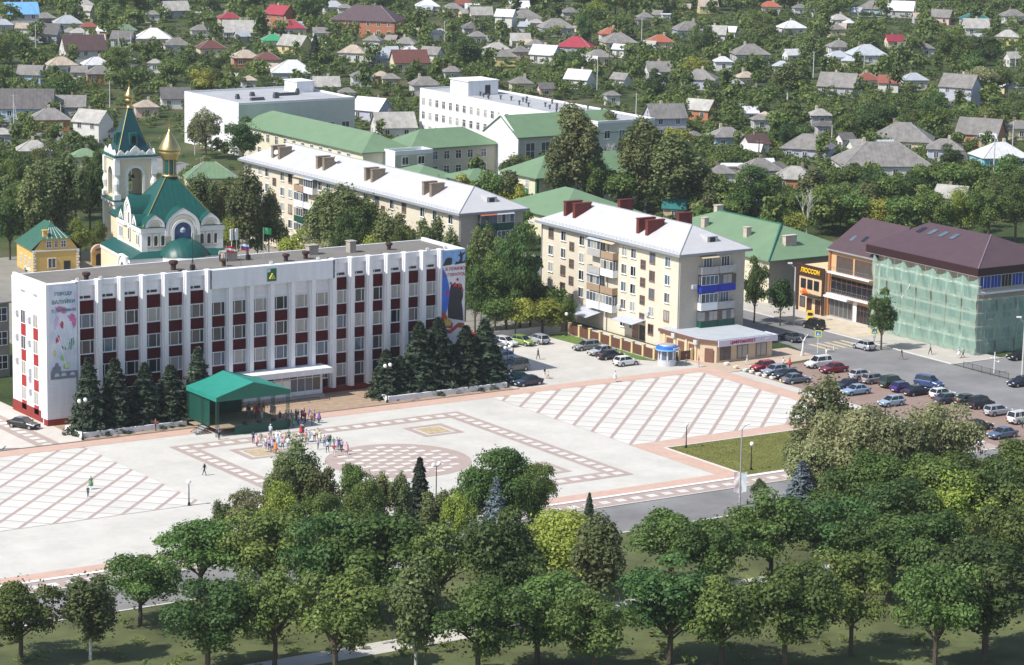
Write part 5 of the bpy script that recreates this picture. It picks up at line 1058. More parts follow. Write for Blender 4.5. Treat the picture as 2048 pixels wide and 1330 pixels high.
def house(x, y, wpx, ty, roof, wall, ang, look, short=None, h=None, dep=.78, rise=None, cat='house', name='house', win=True, chim=True, fl=1):
    h = h or (2.9 if fl == 1 else 5.4)
    s0 = SCL(*G(x, y, 4)); a = R(ang)
    L = wpx/s0/(abs(math.cos(a))+dep*abs(math.sin(a))); W = dep*L
    L = max(3.5, min(L, 26)); W = max(3.0, min(W, 13))
    rise = rise or (min(W, L)*.5*.72 if ty == 'h' else W*.5*.85)
    u, v = G(x, y, h+rise*.4); rz = IMG(ang)
    t = thing(name, look, cat, (u, v, 0), rz, 'houses of the quarter behind the centre')
    b = MB(); b.box(-L/2, -W/2, 0, L/2, W/2, h)
    if ty == 'g':
        for xx in (-L/2, L/2-.15): b.add([(xx, -W/2, h), (xx+.15, -W/2, h), (xx+.15, W/2, h), (xx, W/2, h), (xx, 0, h+rise), (xx+.15, 0, h+rise)], [(0, 1, 5, 4), (1, 2, 5), (2, 3, 4, 5), (3, 0, 4)])
    b.obj('wall', wmat(wall), t)
    b = MB(); (gable if ty == 'g' else hip)(b, -L/2, -W/2, L/2, W/2, h, rise, 'X', ov=.4, thick=.12) if ty != 'f' else b.box(-L/2-.3, -W/2-.3, h, L/2+.3, W/2+.3, h+.25)
    rf = b.obj('roof', rmat(roof), t)
    if ty == 'h' and L > 6:
        i = W/2; b = MB()
        for sx in (-1, 1):
            ex, rx = sx*(L/2+.4), sx*(L/2+.4-i-.4) if L > W else 0
            for sy in (-1, 1): b.tube((ex, sy*(W/2+.4), h+.02), (rx, 0, h+rise+.03), .07, n=4)
        b.obj('ridge_cap', rmat('pale'), rf)
    if chim and ty != 'f' and L > 5:
        cx = random.uniform(-L*.2, L*.2); b = MB(); b.box(cx-.3, -.3+W*.12, h+rise*.5, cx+.3, .3+W*.12, h+rise+.7); b.obj('chimney', CHB if random.random() < .5 else CHW, rf)
    if win:
        n = max(1, int(L/3.2))
        for f in range(fl):
            for i in range(n): window(t, 'F', -L/2+(i+.5)*L/n, -W/2, .95+f*2.8, 1.0, 1.25, WFRAME, random.choice([GLD, GLM]), mull=(.5,))
            for i in range(2): window(t, 'L', -W/2+(i+.5)*W/2, -L/2, .95+f*2.8, .9, 1.25, WFRAME, random.choice([GLD, GLM]), mull=(.5,))
        if ty == 'g' and rise > 2.2: window(t, 'L', 0, -L/2, h+.4, .8, 1.0, WFRAME, GLD, mull=(.5,))
    s = SCL(u, v); cx, cy = PX(u, v, h+rise*.5)
    ex = wpx/2; HBOX.append((cx-ex, PX(u, v, h+rise)[1], cx+ex, PX(u, v, h*.35)[1], PX(u, v)[1], u, v, max(L, W)/2))
    for k in range(int(L*1.0)):           # garden shrubs under the windows
        xx, yy = random.choice([(random.uniform(-L/2-1, L/2+1), -W/2-random.uniform(.9, 3.5)), (-L/2-random.uniform(.9, 3.), random.uniform(-W/2-2, W/2))])
        c_, s_ = math.cos(rz), math.sin(rz); GSH.append((u+xx*c_-yy*s_, v+xx*s_+yy*c_, random.uniform(1.3, 2.7), random.uniform(1.8, 3.2), 'bush'))
    PEND.append((t, look, cx, cy, short))
    return t
HL = [
(42,17,72,'g','blue','white',18,'bright blue gabled roof on a white house','blue roofed house',2),(90,31,44,'h','grey','lilac',20,'grey hipped cottage'),(135,39,62,'h','silver','white',15,'silver hipped roof cottage'),(6,44,44,'h','silver','grey',15,'silver hipped roof cottage'),
(92,58,62,'g','dgrey','lilac',-8,'dark grey long shed roof'),(158,61,36,'h','pale','white',10,'pale patched cottage'),(178,49,38,'h','red','cream',15,'brick red hipped roof','brick red roof'),(252,55,44,'h','green','cream',12,'pale green hipped roof','pale green hipped roof'),
(246,70,46,'g','dgrey','grey',-10,'dark grey low roof'),(307,67,74,'h','white','pink',8,'broad white roof on pinkish walls','broad white roofed house'),(165,86,94,'g','brown','white',20,'tall dark brown gabled roof over a white gable wall','brown gabled white house',2),(122,122,66,'h','tan','white',20,'brownish hipped old cottage'),
(192,122,62,'h','white','white',20,'white hipped roof with a grey seam','white hipped cottage'),(200,140,58,'h','grey','brick',10,'grey low hipped cottage'),(352,83,56,'h','grey','white',15,'grey hipped cottage with white walls'),(422,89,62,'h','maroon','cream',18,'rusty red hipped roof','rusty red roof'),
(458,31,48,'h','crimson','cream',18,'crimson hipped roof','crimson roof by the left poplar'),(478,53,66,'g','pale','grey',5,'pale grey long roof'),(350,12,60,'g','pale','grey',25,'pale tilted shed roof'),(305,25,30,'h','grey','white',10,'small grey cottage roof'),
(490,108,60,'h','tan','orange',15,'tan hipped roof with orange walls'),(310,122,26,'h','pale','white',0,'tiny pale shed'),(350,186,64,'g','dgrey','white',12,'dark roofed shed with a white gable','white gabled shed'),(55,198,108,'g','dgrey','blue',6,'very long dark grey roof','very long dark grey roof'),
(141,202,62,'g','grey','grey',6,'ribbed grey long roof'),(100,228,84,'h','grey','orange',14,'grey hipped roof on an orange brick house','orange brick cottage'),(186,232,76,'g','pale','white',-28,'two storey house with a grey gable and pale roof','grey gabled two storey house',2),(215,257,42,'h','grey','white',10,'grey porch roof on white walls'),
(292,207,52,'h','tan','pink',15,'brown grey hipped roof behind the bell tower'),(68,291,74,'h','pale','grey',12,'pale low roof among bushes'),(4,262,44,'h','pale','grey',10,'pale low roof at the picture edge'),(62,140,50,'g','grey','blue',-5,'grey blue garden hut'),
(497,156,32,'h','tan','white',10,'small tan cottage'),(172,5,34,'h','pale','white',8,'small pale cottage at the top edge'),(172,16,30,'g','pale','white',-15,'small pale shed'),
(560,20,58,'g','crimson','orange',-35,'tall orange brick house with a crimson gabled roof','tall orange brick house',2),(580,48,66,'h','crimson','white',10,'crimson hipped roof on white walls','crimson hipped white house'),(546,75,48,'h','bgreen','white',12,'bright green hipped roof','bright green roof'),
(590,81,68,'g','pale','yellow',-30,'pale gabled roof with yellow wall and grey gable','yellow walled gabled house'),(534,112,56,'h','maroon','pink',12,'dark red hipped roof','dark red hipped roof'),(585,133,88,'h','white','lilac',6,'wide white metal roof','wide white metal roof'),
(736,27,142,'h','purple','orange',-12,'very wide purple brown hipped roof on orange brick','wide purple brown roofed building',2),(667,8,46,'h','silver','white',10,'silver roof at the top edge'),(747,76,40,'h','grey','white',-15,'grey hipped cottage'),(812,81,48,'h','grey','white',-12,'grey hipped cottage'),
(707,98,58,'h','tan','white',-10,'brownish hipped roof with a red side','brownish hipped roof'),(765,105,72,'g','silver','grey',20,'silver ribbed gabled roof','silver ribbed roof'),(818,113,78,'g','maroon','cream',14,'dark maroon long roof','dark maroon long roof'),(822,98,40,'h','white','white',10,'small white roof'),
(864,101,48,'g','grey','white',-28,'grey gable fronted cottage'),(723,147,46,'h','grey','white',12,'grey hipped cottage'),(782,152,36,'h','grey','tan',5,'round grey hipped roof'),(652,163,56,'g','pale','grey',10,'pale narrow shed roof'),(850,162,64,'h','grey','white',14,'grey hipped cottage'),
(744,208,82,'g','white','lilac',-32,'white roofed gabled house beside the white hall','white roofed gabled house'),(787,240,92,'g','pale','white',16,'ribbed pale roof of a white cottage','ribbed pale roofed cottage'),(694,180,36,'h','grey','white',10,'grey hipped roof peeping over the hall'),
(962,22,46,'g','pale','cream',8,'pale gabled roof'),(1012,26,42,'g','white','white',-20,'tall white house','tall white house',2),(950,50,52,'h','dgrey','grey',8,'dark grey hipped cottage'),(955,68,38,'h','grey','white',10,'grey hipped cottage'),(994,92,52,'h','pale','white',14,'pale hipped roof'),
(1010,107,46,'h','grey','yellow',8,'grey hipped roof with a yellow wall'),(855,6,48,'h','white','white',5,'white low roof at the top edge'),(905,12,40,'h','grey','tan',10,'grey low roof at the top edge'),(925,4,30,'g','red','white',10,'red shed roof at the top edge'),
(1050,28,64,'h','grey','pink',12,'grey hipped cottage with pink walls'),(1038,9,42,'g','white','pink',10,'white tilted roof at the top edge'),(1112,47,74,'h','grey','grey',14,'large grey hipped roof with light ridges','large grey ridged roof'),(1153,84,80,'h','crimson','grey',-15,'bright crimson hipped roof','bright crimson roof'),
(1221,62,48,'h','orange','white',10,'orange red hipped roof','orange red roof'),(1236,76,74,'h','grey','cream',14,'grey hipped cottage with cream walls'),(1240,93,30,'g','white','white',-25,'narrow white gabled roof'),(1196,107,56,'h','grey','cream',15,'grey hipped cottage with cream walls'),
(1320,77,52,'h','orange','cream',8,'orange red roof with cream walls','orange red roof on cream walls'),(1378,52,68,'h','grey','blue',14,'grey hipped cottage'),(1430,60,52,'g','pale','white',-12,'pale patched roof'),(1460,58,32,'g','white','white',-20,'small white roof'),(1091,100,62,'g','white','white',-25,'white gabled roof with a dark gable','white roofed dark gable house'),
(1041,98,42,'h','grey','tan',10,'grey hipped cottage'),(1072,85,42,'h','grey','white',-10,'small grey hipped roof'),(1040,74,42,'g','pale','white',10,'pale hipped cottage'),(1160,149,62,'g','white','white',-28,'white metal roof with a blue grey gable','white metal gabled house'),(1242,152,40,'g','grey','white',-35,'little cottage with a white gable'),
(1318,133,56,'g','grey','white',10,'grey gabled cottage'),(1316,151,38,'h','silver','blue',-8,'pale blue roof'),(1399,149,76,'h','grey','lilac',-12,'grey hipped cottage with white corner'),(1500,99,76,'h','grey','grey',10,'long grey hipped roof with light seam','long grey seamed roof'),
(1446,118,36,'h','white','white',5,'rounded white shed roof'),(1492,149,44,'h','tan','cream',15,'tan grey hipped cottage'),(1042,160,48,'h','grey','cream',10,'grey hipped cottage near the white wing'),(1091,171,32,'g','dgrey','pink',14,'dark roof on pink walls'),(1224,186,32,'h','grey','white',14,'small grey pyramid roof'),
(1330,222,82,'g','grey','lilac',16,'two storey grey house with a ribbed roof and white gable','two storey grey ribbed house',2),(1402,209,66,'g','pale','orange',-30,'pale roof on orange brick walls','pale roofed orange house'),(1454,264,72,'h','grey','blue',14,'grey pyramid roof on pale blue walls','pale blue walled cottage'),
(1500,219,18,'g','white','white',10,'narrow white shed'),(1521,234,38,'h','grey','white',10,'grey hipped cottage'),(1510,279,58,'g','brown','white',28,'white gabled house with a dark loft','white house with dark loft'),(1334,26,20,'f','white','white',8,'tiny white shed'),(1072,42,28,'h','pale','pink',10,'pink walled little cottage'),
(1583,49,58,'h','white','white',20,'white pyramid roof with a tall finial','white pyramid roof'),(1746,10,64,'h','grey','blue',-14,'grey hipped roof with pale blue gable'),(1803,12,58,'g','white','grey',-14,'white tilted roof'),(1678,34,42,'h','pale','white',15,'pale hipped roof'),(1673,54,36,'h','grey','cream',10,'small grey roof'),
(1678,88,48,'h','grey','white',12,'grey hipped cottage'),(1733,100,78,'h','silver','white',10,'large silver hipped roof on white walls','large silver roof'),(1676,108,46,'h','silver','white',10,'pale blue grey roof'),(1788,76,36,'g','crimson','cream',10,'small crimson roof','small crimson roof'),(1950,32,56,'h','teal','white',5,'teal hipped roof','teal roof'),
(1951,47,52,'g','pale','white',5,'pale shed roof'),(1884,27,48,'g','grey','pink',-25,'grey gabled cottage'),(2026,26,48,'h','grey','white',8,'grey hipped cottage'),(2016,67,52,'h','pale','yellow',-14,'pale low roof'),(1583,104,36,'g','white','white',24,'small white roof'),(1564,127,38,'h','silver','white',-10,'curved silver shed roof'),
(1678,160,86,'g','grey','grey',-20,'grey barn with a gambrel gable','grey gambrel barn'),(1733,153,54,'h','red','white',14,'red hipped roof','red hipped roof by the barn'),(1778,158,44,'g','red','white',-10,'low red roof'),(1828,153,52,'h','silver','white',10,'silver roof'),(1921,162,82,'g','grey','lilac',-30,'two storey lilac house with a gable window','two storey lilac house',2),
(2028,110,38,'g','pale','white',20,'pale gabled cottage'),(2030,170,38,'h','pale','cream',10,'pale low cottage'),(1640,224,48,'h','pale','grey',10,'pale patched hipped roof'),(1648,247,34,'h','dgrey','lilac',8,'dark hipped roof'),(1690,272,38,'g','dgrey','white',30,'little white gabled hut','little white gabled hut'),
(1806,264,132,'h','grey','cream',-10,'long grey hipped house with cream walls','long cream house'),(1890,288,74,'h','grey','lilac',-8,'pale blue walled extension'),(1962,253,102,'g','grey','brick',-24,'brown brick house with a half round gable window','brown brick gabled house'),(2038,249,56,'h','grey','cream',8,'grey roof on cream walls'),
(2000,300,112,'h','white','turq',14,'white hipped roof on turquoise walls','turquoise house'),(1617,283,112,'h','grey','lilac',-16,'broad grey hipped house with arched windows','broad grey arched house'),(1764,308,190,'h','grey','white',6,'very broad low grey hipped roof','very broad grey roof'),(1520,329,84,'h','grey','grey',12,'grey clustered roof'),
(1590,345,92,'h','pale','orange',-12,'patched pale roof with a chimney','patched pale roof'),(1442,338,58,'h','grey','white',8,'grey hipped cottage with a dormer'),(1462,324,60,'f','white','cream',8,'flat white garage roof'),(1906,383,76,'g','pale','grey',-28,'weathered pale gabled shed','weathered pale shed'),
(1352,407,50,'g','teal','tan',-14,'small teal gabled hut','small teal hut'),(1555,330,50,'h','dgrey','white',10,'dark grey hipped roof'),
(58,349,134,'h','green','cream',18,'big green hipped house with cream walls and white chimneys','big green hipped house',2),(420,340,110,'h','green','cream',12,'green hipped roof right of the golden dome','green roof by the dome',2),(170,305,60,'h','green','cream',15,'green roof behind the bell tower',None,2),
(690,12,30,'h','grey','white',8,'small grey roof at the top edge'),(1140,20,36,'h','grey','white',10,'grey cottage half hidden by trees'),(1290,30,36,'h','grey','cream',8,'grey cottage half hidden by trees'),(1540,8,40,'h','orange','white',6,'orange roof at the top edge'),(1415,6,40,'g','tan','yellow',8,'yellow walled house at the top edge'),(1600,12,30,'h','grey','white',8,'small grey roof'),
(400,55,40,'h','grey','white',10,'grey cottage half hidden by trees'),(640,60,30,'g','grey','white',10,'grey shed half hidden by trees'),(880,62,36,'h','pale','white',12,'pale cottage half hidden by trees'),(905,138,40,'h','grey','white',10,'grey cottage half hidden by trees'),(1850,92,36,'h','grey','white',10,'grey cottage half hidden by trees'),
]
for r in HL:
    x, y, w, ty, ro, wa, an, look = r[:8]; short = r[8] if len(r) > 8 else None; fl = r[9] if len(r) > 9 else 1
    house(x, y, w, ty, ro, wa, an, look, short, fl=fl, name='house' if w > 34 else 'cottage', cat='house')
# sheds and lean-tos in the yards
RS_ = random.Random(21); HB0 = list(HBOX)
for (x0, y0, x1, y1, yb, uu, vv, rr) in HB0:
    for _ in range(1):
        if RS_.random() < .30: continue
        a = RS_.uniform(0, 2*PI); d = rr+RS_.uniform(4, 8); px_, py_ = PX(uu+d*math.cos(a), vv+d*math.sin(a), 3)
        if any(math.hypot(G(px_, py_, 3)[0]-h[5], G(px_, py_, 3)[1]-h[6]) < h[7]+3.2 for h in HBOX) or py_ > 335 or (px_ < 760 and py_ > 170) or (760 < px_ < 1300 and py_ > 150): continue
        ro = RS_.choice(['grey', 'grey', 'dgrey', 'pale', 'tan', 'silver', 'white'])
        house(px_, py_, RS_.uniform(18, 34), RS_.choice('ggh'), ro, RS_.choice(['white', 'grey', 'tan', 'brick', 'cream']), RS_.uniform(-30, 30), dict(grey='small grey roofed shed', dgrey='small dark roofed shed', pale='small pale roofed shed', tan='small brownish roofed shed', silver='small silver roofed shed', white='small white roofed shed')[ro], None, h=2.2, name='shed', cat='shed', win=False, chim=False)
        q_ = HBOX[-1]; HBOX[-1] = (q_[0], q_[1]-900, q_[2], q_[1]-899)+q_[4:]
dh = thing('grey_office', 'brown grey office cut by the left picture edge beside the town hall', 'building', (*G(20, 752), 0), 0)
b = MB(); b.box(-24, 0, 0, 0, 14, 11.0); b.obj('wall', mat('office_brown', (.24, .21, .18), .9, .15), dh); b = MB(); hip(b, -24, 0, 0, 14, 11.0, 4.0, 'X', ov=.5); b.obj('roof', mat('office_roof', (.23, .22, .21), .9, .15), dh)
for x in (-1.2, -4.2, -7.2):
    for z in (1.2, 4.7, 8.2): window(dh, 'F', x, 0, z, 1.6, 1.9, WFRAME, GLD, mull=(.5,), trans=.5)
# ================================================================== STREET FURNITURE
GLOBE = mat('lamp_globe', (.82, .82, .80), .3, .03); IRON = mat('cast_iron_black', (.012, .013, .014), .45, .1); POLEW = mat('pole_concrete', (.52, .51, .49), .85, .12, 1.)
def lamp(px, py, h, label, twin=True, z=0.):
    u, v = G(px, py)
    t = thing('street_lamp', label, 'lamp', (u, v, z), R(20), 'black globe lamps round the square')
    b = MB(); b.lathe([(.17, 0), (.17, .35), (.09, .5), (.07, 1.3), (.055, h-.35 if twin else h-.3), (.08, h-.25)], 10); b.obj('post', IRON, t, smooth=True)
    if twin:
        b = MB(); b.tube((-.55, 0, h-.3), (.55, 0, h-.3), .035); b.obj('arm', IRON, t)
        for s in (-.55, .55):
            b = MB(); b.lathe([(.06, h-.32), (.2, h-.22), (.27, h-.02), (.2, h+.18), (.03, h+.26)], 14, (s, 0)); b.obj('globe', GLOBE, t, smooth=True)
    else:
        b = MB(); b.lathe([(.06, h-.3), (.2, h-.2), (.27, h), (.2, h+.2), (.03, h+.27)], 14); b.obj('globe', GLOBE, t, smooth=True)
lamp(165.5, 881, 5.4, 'twin globe black lamp before the left firs'); lamp(774.5, 806, 5.4, 'twin globe black lamp before the right firs')
lamp(1502, 941, 3.5, 'single globe black lamp in the middle of the lawn', False); lamp(1372, 897, 3.2, 'single globe black lamp at the left corner of the lawn', False)
lamp(378, 1012, 3.0, 'single globe black lamp at the lower left of the square', False); lamp(1014, 756, 4.6, 'twin globe black lamp among the cars beside the firs'); lamp(1132, 673, 3.6, 'single globe black lamp under the trees by the fence', False)
lamp(872, 1012, 5.2, 'twin globe lamp rising through the foreground trees')
# lamp mast with two hanging banners
u, v = G(1479, 1012)
t = thing('lamp_mast', 'tall grey mast with two narrow hanging banners at the lawn', 'mast', (u, v, 0), IMG(-5))
b = MB(); b.lathe([(.14, 0), (.14, 1.2), (.10, 1.3), (.07, 9.6)], 8); b.obj('post', STEEL, t); b = MB(); b.tube((0, 0, 9.5), (.5, -.1, 10.2), .05); b.tube((.4, -.1, 10.15), (1.0, -.2, 10.35), .12, .08); b.obj('lamp_head', STEEL, t)
for s, c in ((-1, (.50, .34, .36)), (1, (.60, .72, .80))):
    b = MB(); vs = []
    for j in range(9):
        for i in range(5): vs.append((s*(.12+i*.16), -.02+.05*math.sin(j*.8+i*.9), 1.6+j*.31+(.06*i if s > 0 else .03*i)))
    b.add(vs, [(j*5+i, j*5+i+1, j*5+i+6, j*5+i+5) for j in range(8) for i in range(4)]); b.obj('banner_cloth', bannermat('hanging_banner_%d' % s, c, (.74, .76, .78), 1.1), t)
    b = MB(); b.tube((0, 0, 4.15), (s*.85, 0, 4.2), .03); b.obj('bracket', STEEL, t)
def pole(px, py, h, label, arm=None, group='concrete street poles', white=True):
    u, v = G(px, py); t = thing('street_pole', label, 'pole', (u, v, 0), IMG(0), group)
    b = MB(); b.tube((0, 0, 0), (0, 0, h), .17, .10, n=8); b.obj('shaft', POLEW, t)
    if arm:
        b = MB(); b.tube((0, 0, h-.2), (arm, 0, h+.6), .05); b.obj('arm', STEEL, t); b = MB(); b.box(arm-.35, -.16, h+.55, arm+.35, .16, h+.75); b.obj('lamp_head', WHITE, t)
pole(1587, 649, 9.4, 'tall concrete lamp pole before the small cafe', -.9); pole(2044, 757, 8.6, 'concrete lamp pole by the crossing at the right picture edge', -.9)
pole(1668, 700, .6, 'short concrete stump post by the crossing')
YG = mat('sign_lime', (.55, .62, .06), .5, .05); SB = mat('sign_blue', (.03, .14, .42), .5, .05)
def crossing(px, py, h, label):
    u, v = G(px, py); t = thing('crossing_sign', label, 'sign', (u, v, 0), IMG(-8), 'pedestrian crossing signs')
    b = MB(); b.tube((0, 0, 0), (0, 0, h), .045); b.obj('post', WHITE, t); b = MB(); b.box(-.52, -.05, h-1.0, .52, -.02, h+.05); b.obj('border', YG, t); b = MB(); b.box(-.36, -.07, h-.84, .36, -.05, h-.11); b.obj('plate', SB, t)
    b = MB(); b.xprism([(-.26, h-.76), (.26, h-.76), (0, h-.2)], -.08, -.07); b.obj('triangle', WHITE, t)
    b = MB(); b.lathe([(.01, h-.36), (.04, h-.33), (.01, h-.29)], 6, (0, -.09)); b.xprism([(-.03, h-.56), (.03, h-.56), (.04, h-.38), (-.04, h-.38)], -.095, -.085); b.xprism([(-.1, h-.72), (-.06, h-.72), (.03, h-.55), (-.02, h-.55)], -.095, -.085); b.xprism([(.06, h-.72), (.1, h-.72), (.03, h-.55), (-.02, h-.55)], -.095, -.085); b.obj('walking_figure', DARK, t)
crossing(1635, 707, 3.6, 'lime bordered crossing sign on the near side of the street'); crossing(1748, 690, 2.7, 'lime bordered crossing sign under the street tree')
u, v = G(1605, 712)
t = thing('pruned_tree', 'whitewashed bare pruned tree trunk beside the crossing', 'tree', (u, v, 0), 0)
b = MB(); b.tube((-.3, 0, 0), (0, 0, 1.2), .10, .12); b.tube((.35, .1, 0), (0, 0, 1.2), .10, .12); b.tube((0, 0, 1.1), (.05, 0, 2.3), .14, .12); b.tube((.05, 0, 2.2), (-.5, 0, 2.9), .10, .07); b.tube((.05, 0, 2.2), (.6, .1, 3.0), .10, .07); b.tube((.6, .1, 2.9), (.3, 0, 3.4), .07, .05); b.tube((.6, .1, 2.9), (.95, 0, 3.3), .07, .05); b.obj('trunk', mat('whitewash', (.78, .78, .76), .8, .1), t)
u, v = G(1988, 746)
t = thing('white_post', 'white post with two small arms beside the railing', 'post', (u, v, 0), IMG(0)); b = MB(); b.tube((0, 0, 0), (0, 0, 3.2), .10, .07); b.obj('shaft', WHITE, t); b = MB(); b.tube((0, 0, 1.9), (.55, 0, 1.7), .05); b.lathe([(.05, 1.55), (.16, 1.75), (.05, 1.9)], 8, (.6, 0)); b.obj('arm', WHITE, t); b = MB(); b.tube((0, 0, 2.3), (-.45, 0, 2.2), .05); b.lathe([(.05, 2.05), (.14, 2.25), (.05, 2.4)], 8, (-.5, 0)); b.obj('arm', WHITE, t)
t = thing('a_board', 'yellow folding advertising board before the small cafe', 'sign', (*G(1620, 640), .12), IMG(-10))
for s in (-1, 1):
    b = MB(); b.add([(-.55, s*.4, 0), (.55, s*.4, 0), (.55, s*.03, 1.5), (-.55, s*.03, 1.5), (-.55, s*.44, 0), (.55, s*.44, 0), (.55, s*.07, 1.5), (-.55, s*.07, 1.5)], [(0, 1, 2, 3), (4, 7, 6, 5), (0, 4, 5, 1), (1, 5, 6, 2), (2, 6, 7, 3), (3, 7, 4, 0)]); b.obj('panel', mat('board_yellow', (.70, .50, .03), .6, .1), t)
b = MB(); b.box(-.38, -.33, .7, .38, -.26, 1.15); b.obj('printed_block', DARK, t)
t = thing('railing', 'low black pedestrian railing along the far kerb of the street', 'railing', (293.2, 310.0, .05))
for i in range(6):
    b = MB(); b.tube((0, i*1.95, 0), (0, i*1.95, 1.0), .04); b.obj('post', IRON, t)
    if i < 5:
        b = MB(); y = i*1.95
        for z in (.2, .92): b.tube((0, y, z), (0, y+1.95, z), .025)
        for k in range(1, 7): b.tube((0, y+k*.28, .2), (0, y+k*.28, .92), .014, n=4)
        b.obj('rail_panel', IRON, t)
PN = ['white', 'pale yellow', 'pale green', 'cream', 'grey white', 'ivory', 'chalky', 'lemon', 'mint']; PC = [(.75, .75, .73), (.70, .66, .42), (.55, .68, .60), (.72, .68, .58), (.65, .66, .66), (.74, .72, .62), (.78, .78, .77), (.70, .68, .30), (.55, .72, .66)]
for k, (x, y) in enumerate(((1453, 731), (1471, 738), (1490, 744), (1503, 747), (1516, 752), (1529, 755), (1544, 759), (1564, 765), (1582, 769))):
    u, v = G(x, y); t = thing('flower_pot', '%s concrete pot, number %s from the shop in the row by the parked cars' % (PN[k], 'one two three four five six seven eight nine'.split()[k]), 'planter', (u, v, .05), 0, 'concrete pots between square and parking')
    b = MB(); b.lathe([(.24, 0), (.36, .12), (.40, .42), (.34, .46), (.30, .36)], 10); b.obj('pot', mat('pot_%d' % k, PC[k], .8, .1), t); b = MB(); b.lathe([(.3, .34), (.02, .44)], 8); b.obj('soil', BEDM, t)
# wooden and concrete power poles among the houses
for (x, y, h, lk) in ((72, 122, 11, 'slim pale power pole'), (237, 118, 8, 'twin legged concrete power pole'), (262, 112, 7, 'slim pale power pole'), (220, 242, 10, 'slim grey power pole'), (28, 262, 9, 'twin legged concrete power pole'), (122, 258, 6, 'slim pale power pole'), (36, 418, 9, 'slim dark power pole'), (1283, 90, 9, 'slim grey power pole'), (1194, 180, 9, 'slim pale power pole'),
                     (1217, 175, 10, 'slim dark power pole'), (889, 85, 7, 'street light pole'), (1272, 232, 6, 'slim pale power pole'), (1715, 58, 8, 'street light pole'), (1830, 40, 7, 'slim pale power pole'), (1626, 165, 9, 'slim pale power pole'), (2025, 292, 6, 'slim grey power pole'), (1663, 292, 5, 'slim grey power pole'), (1728, 140, 5, 'slim pale power pole'), (1987, 345, 8, 'slim grey power pole'), (1795, 290, 6, 'street light pole'), (1517, 322, 5, 'slim dark power pole'), (2030, 148, 8, 'slim grey power pole')):
    u, v = G(x, y); t = thing('power_pole', lk, 'pole', (u, v, 0), IMG(0), 'power poles among the houses')
    b = MB(); b.tube((0, 0, 0), (0, 0, h), .16, .11, n=6)
    if 'twin' in lk: b.tube((1.4, 0, 0), (.05, 0, h*.8), .14, .1, n=6)
    b.obj('shaft', POLEW if 'dark' not in lk else mat('pole_timber', (.10, .075, .055), .9, .2), t); b = MB(); b.tube((-.8, 0, h-.4), (.8, 0, h-.4), .05, n=4)
    if 'light' in lk: b.tube((0, 0, h), (1.2, 0, h+.4), .05, n=4); b.box(.9, -.12, h+.36, 1.6, .12, h+.5)
    b.obj('crossarm', STEEL, t); PEND.append((t, lk, x, y, None))
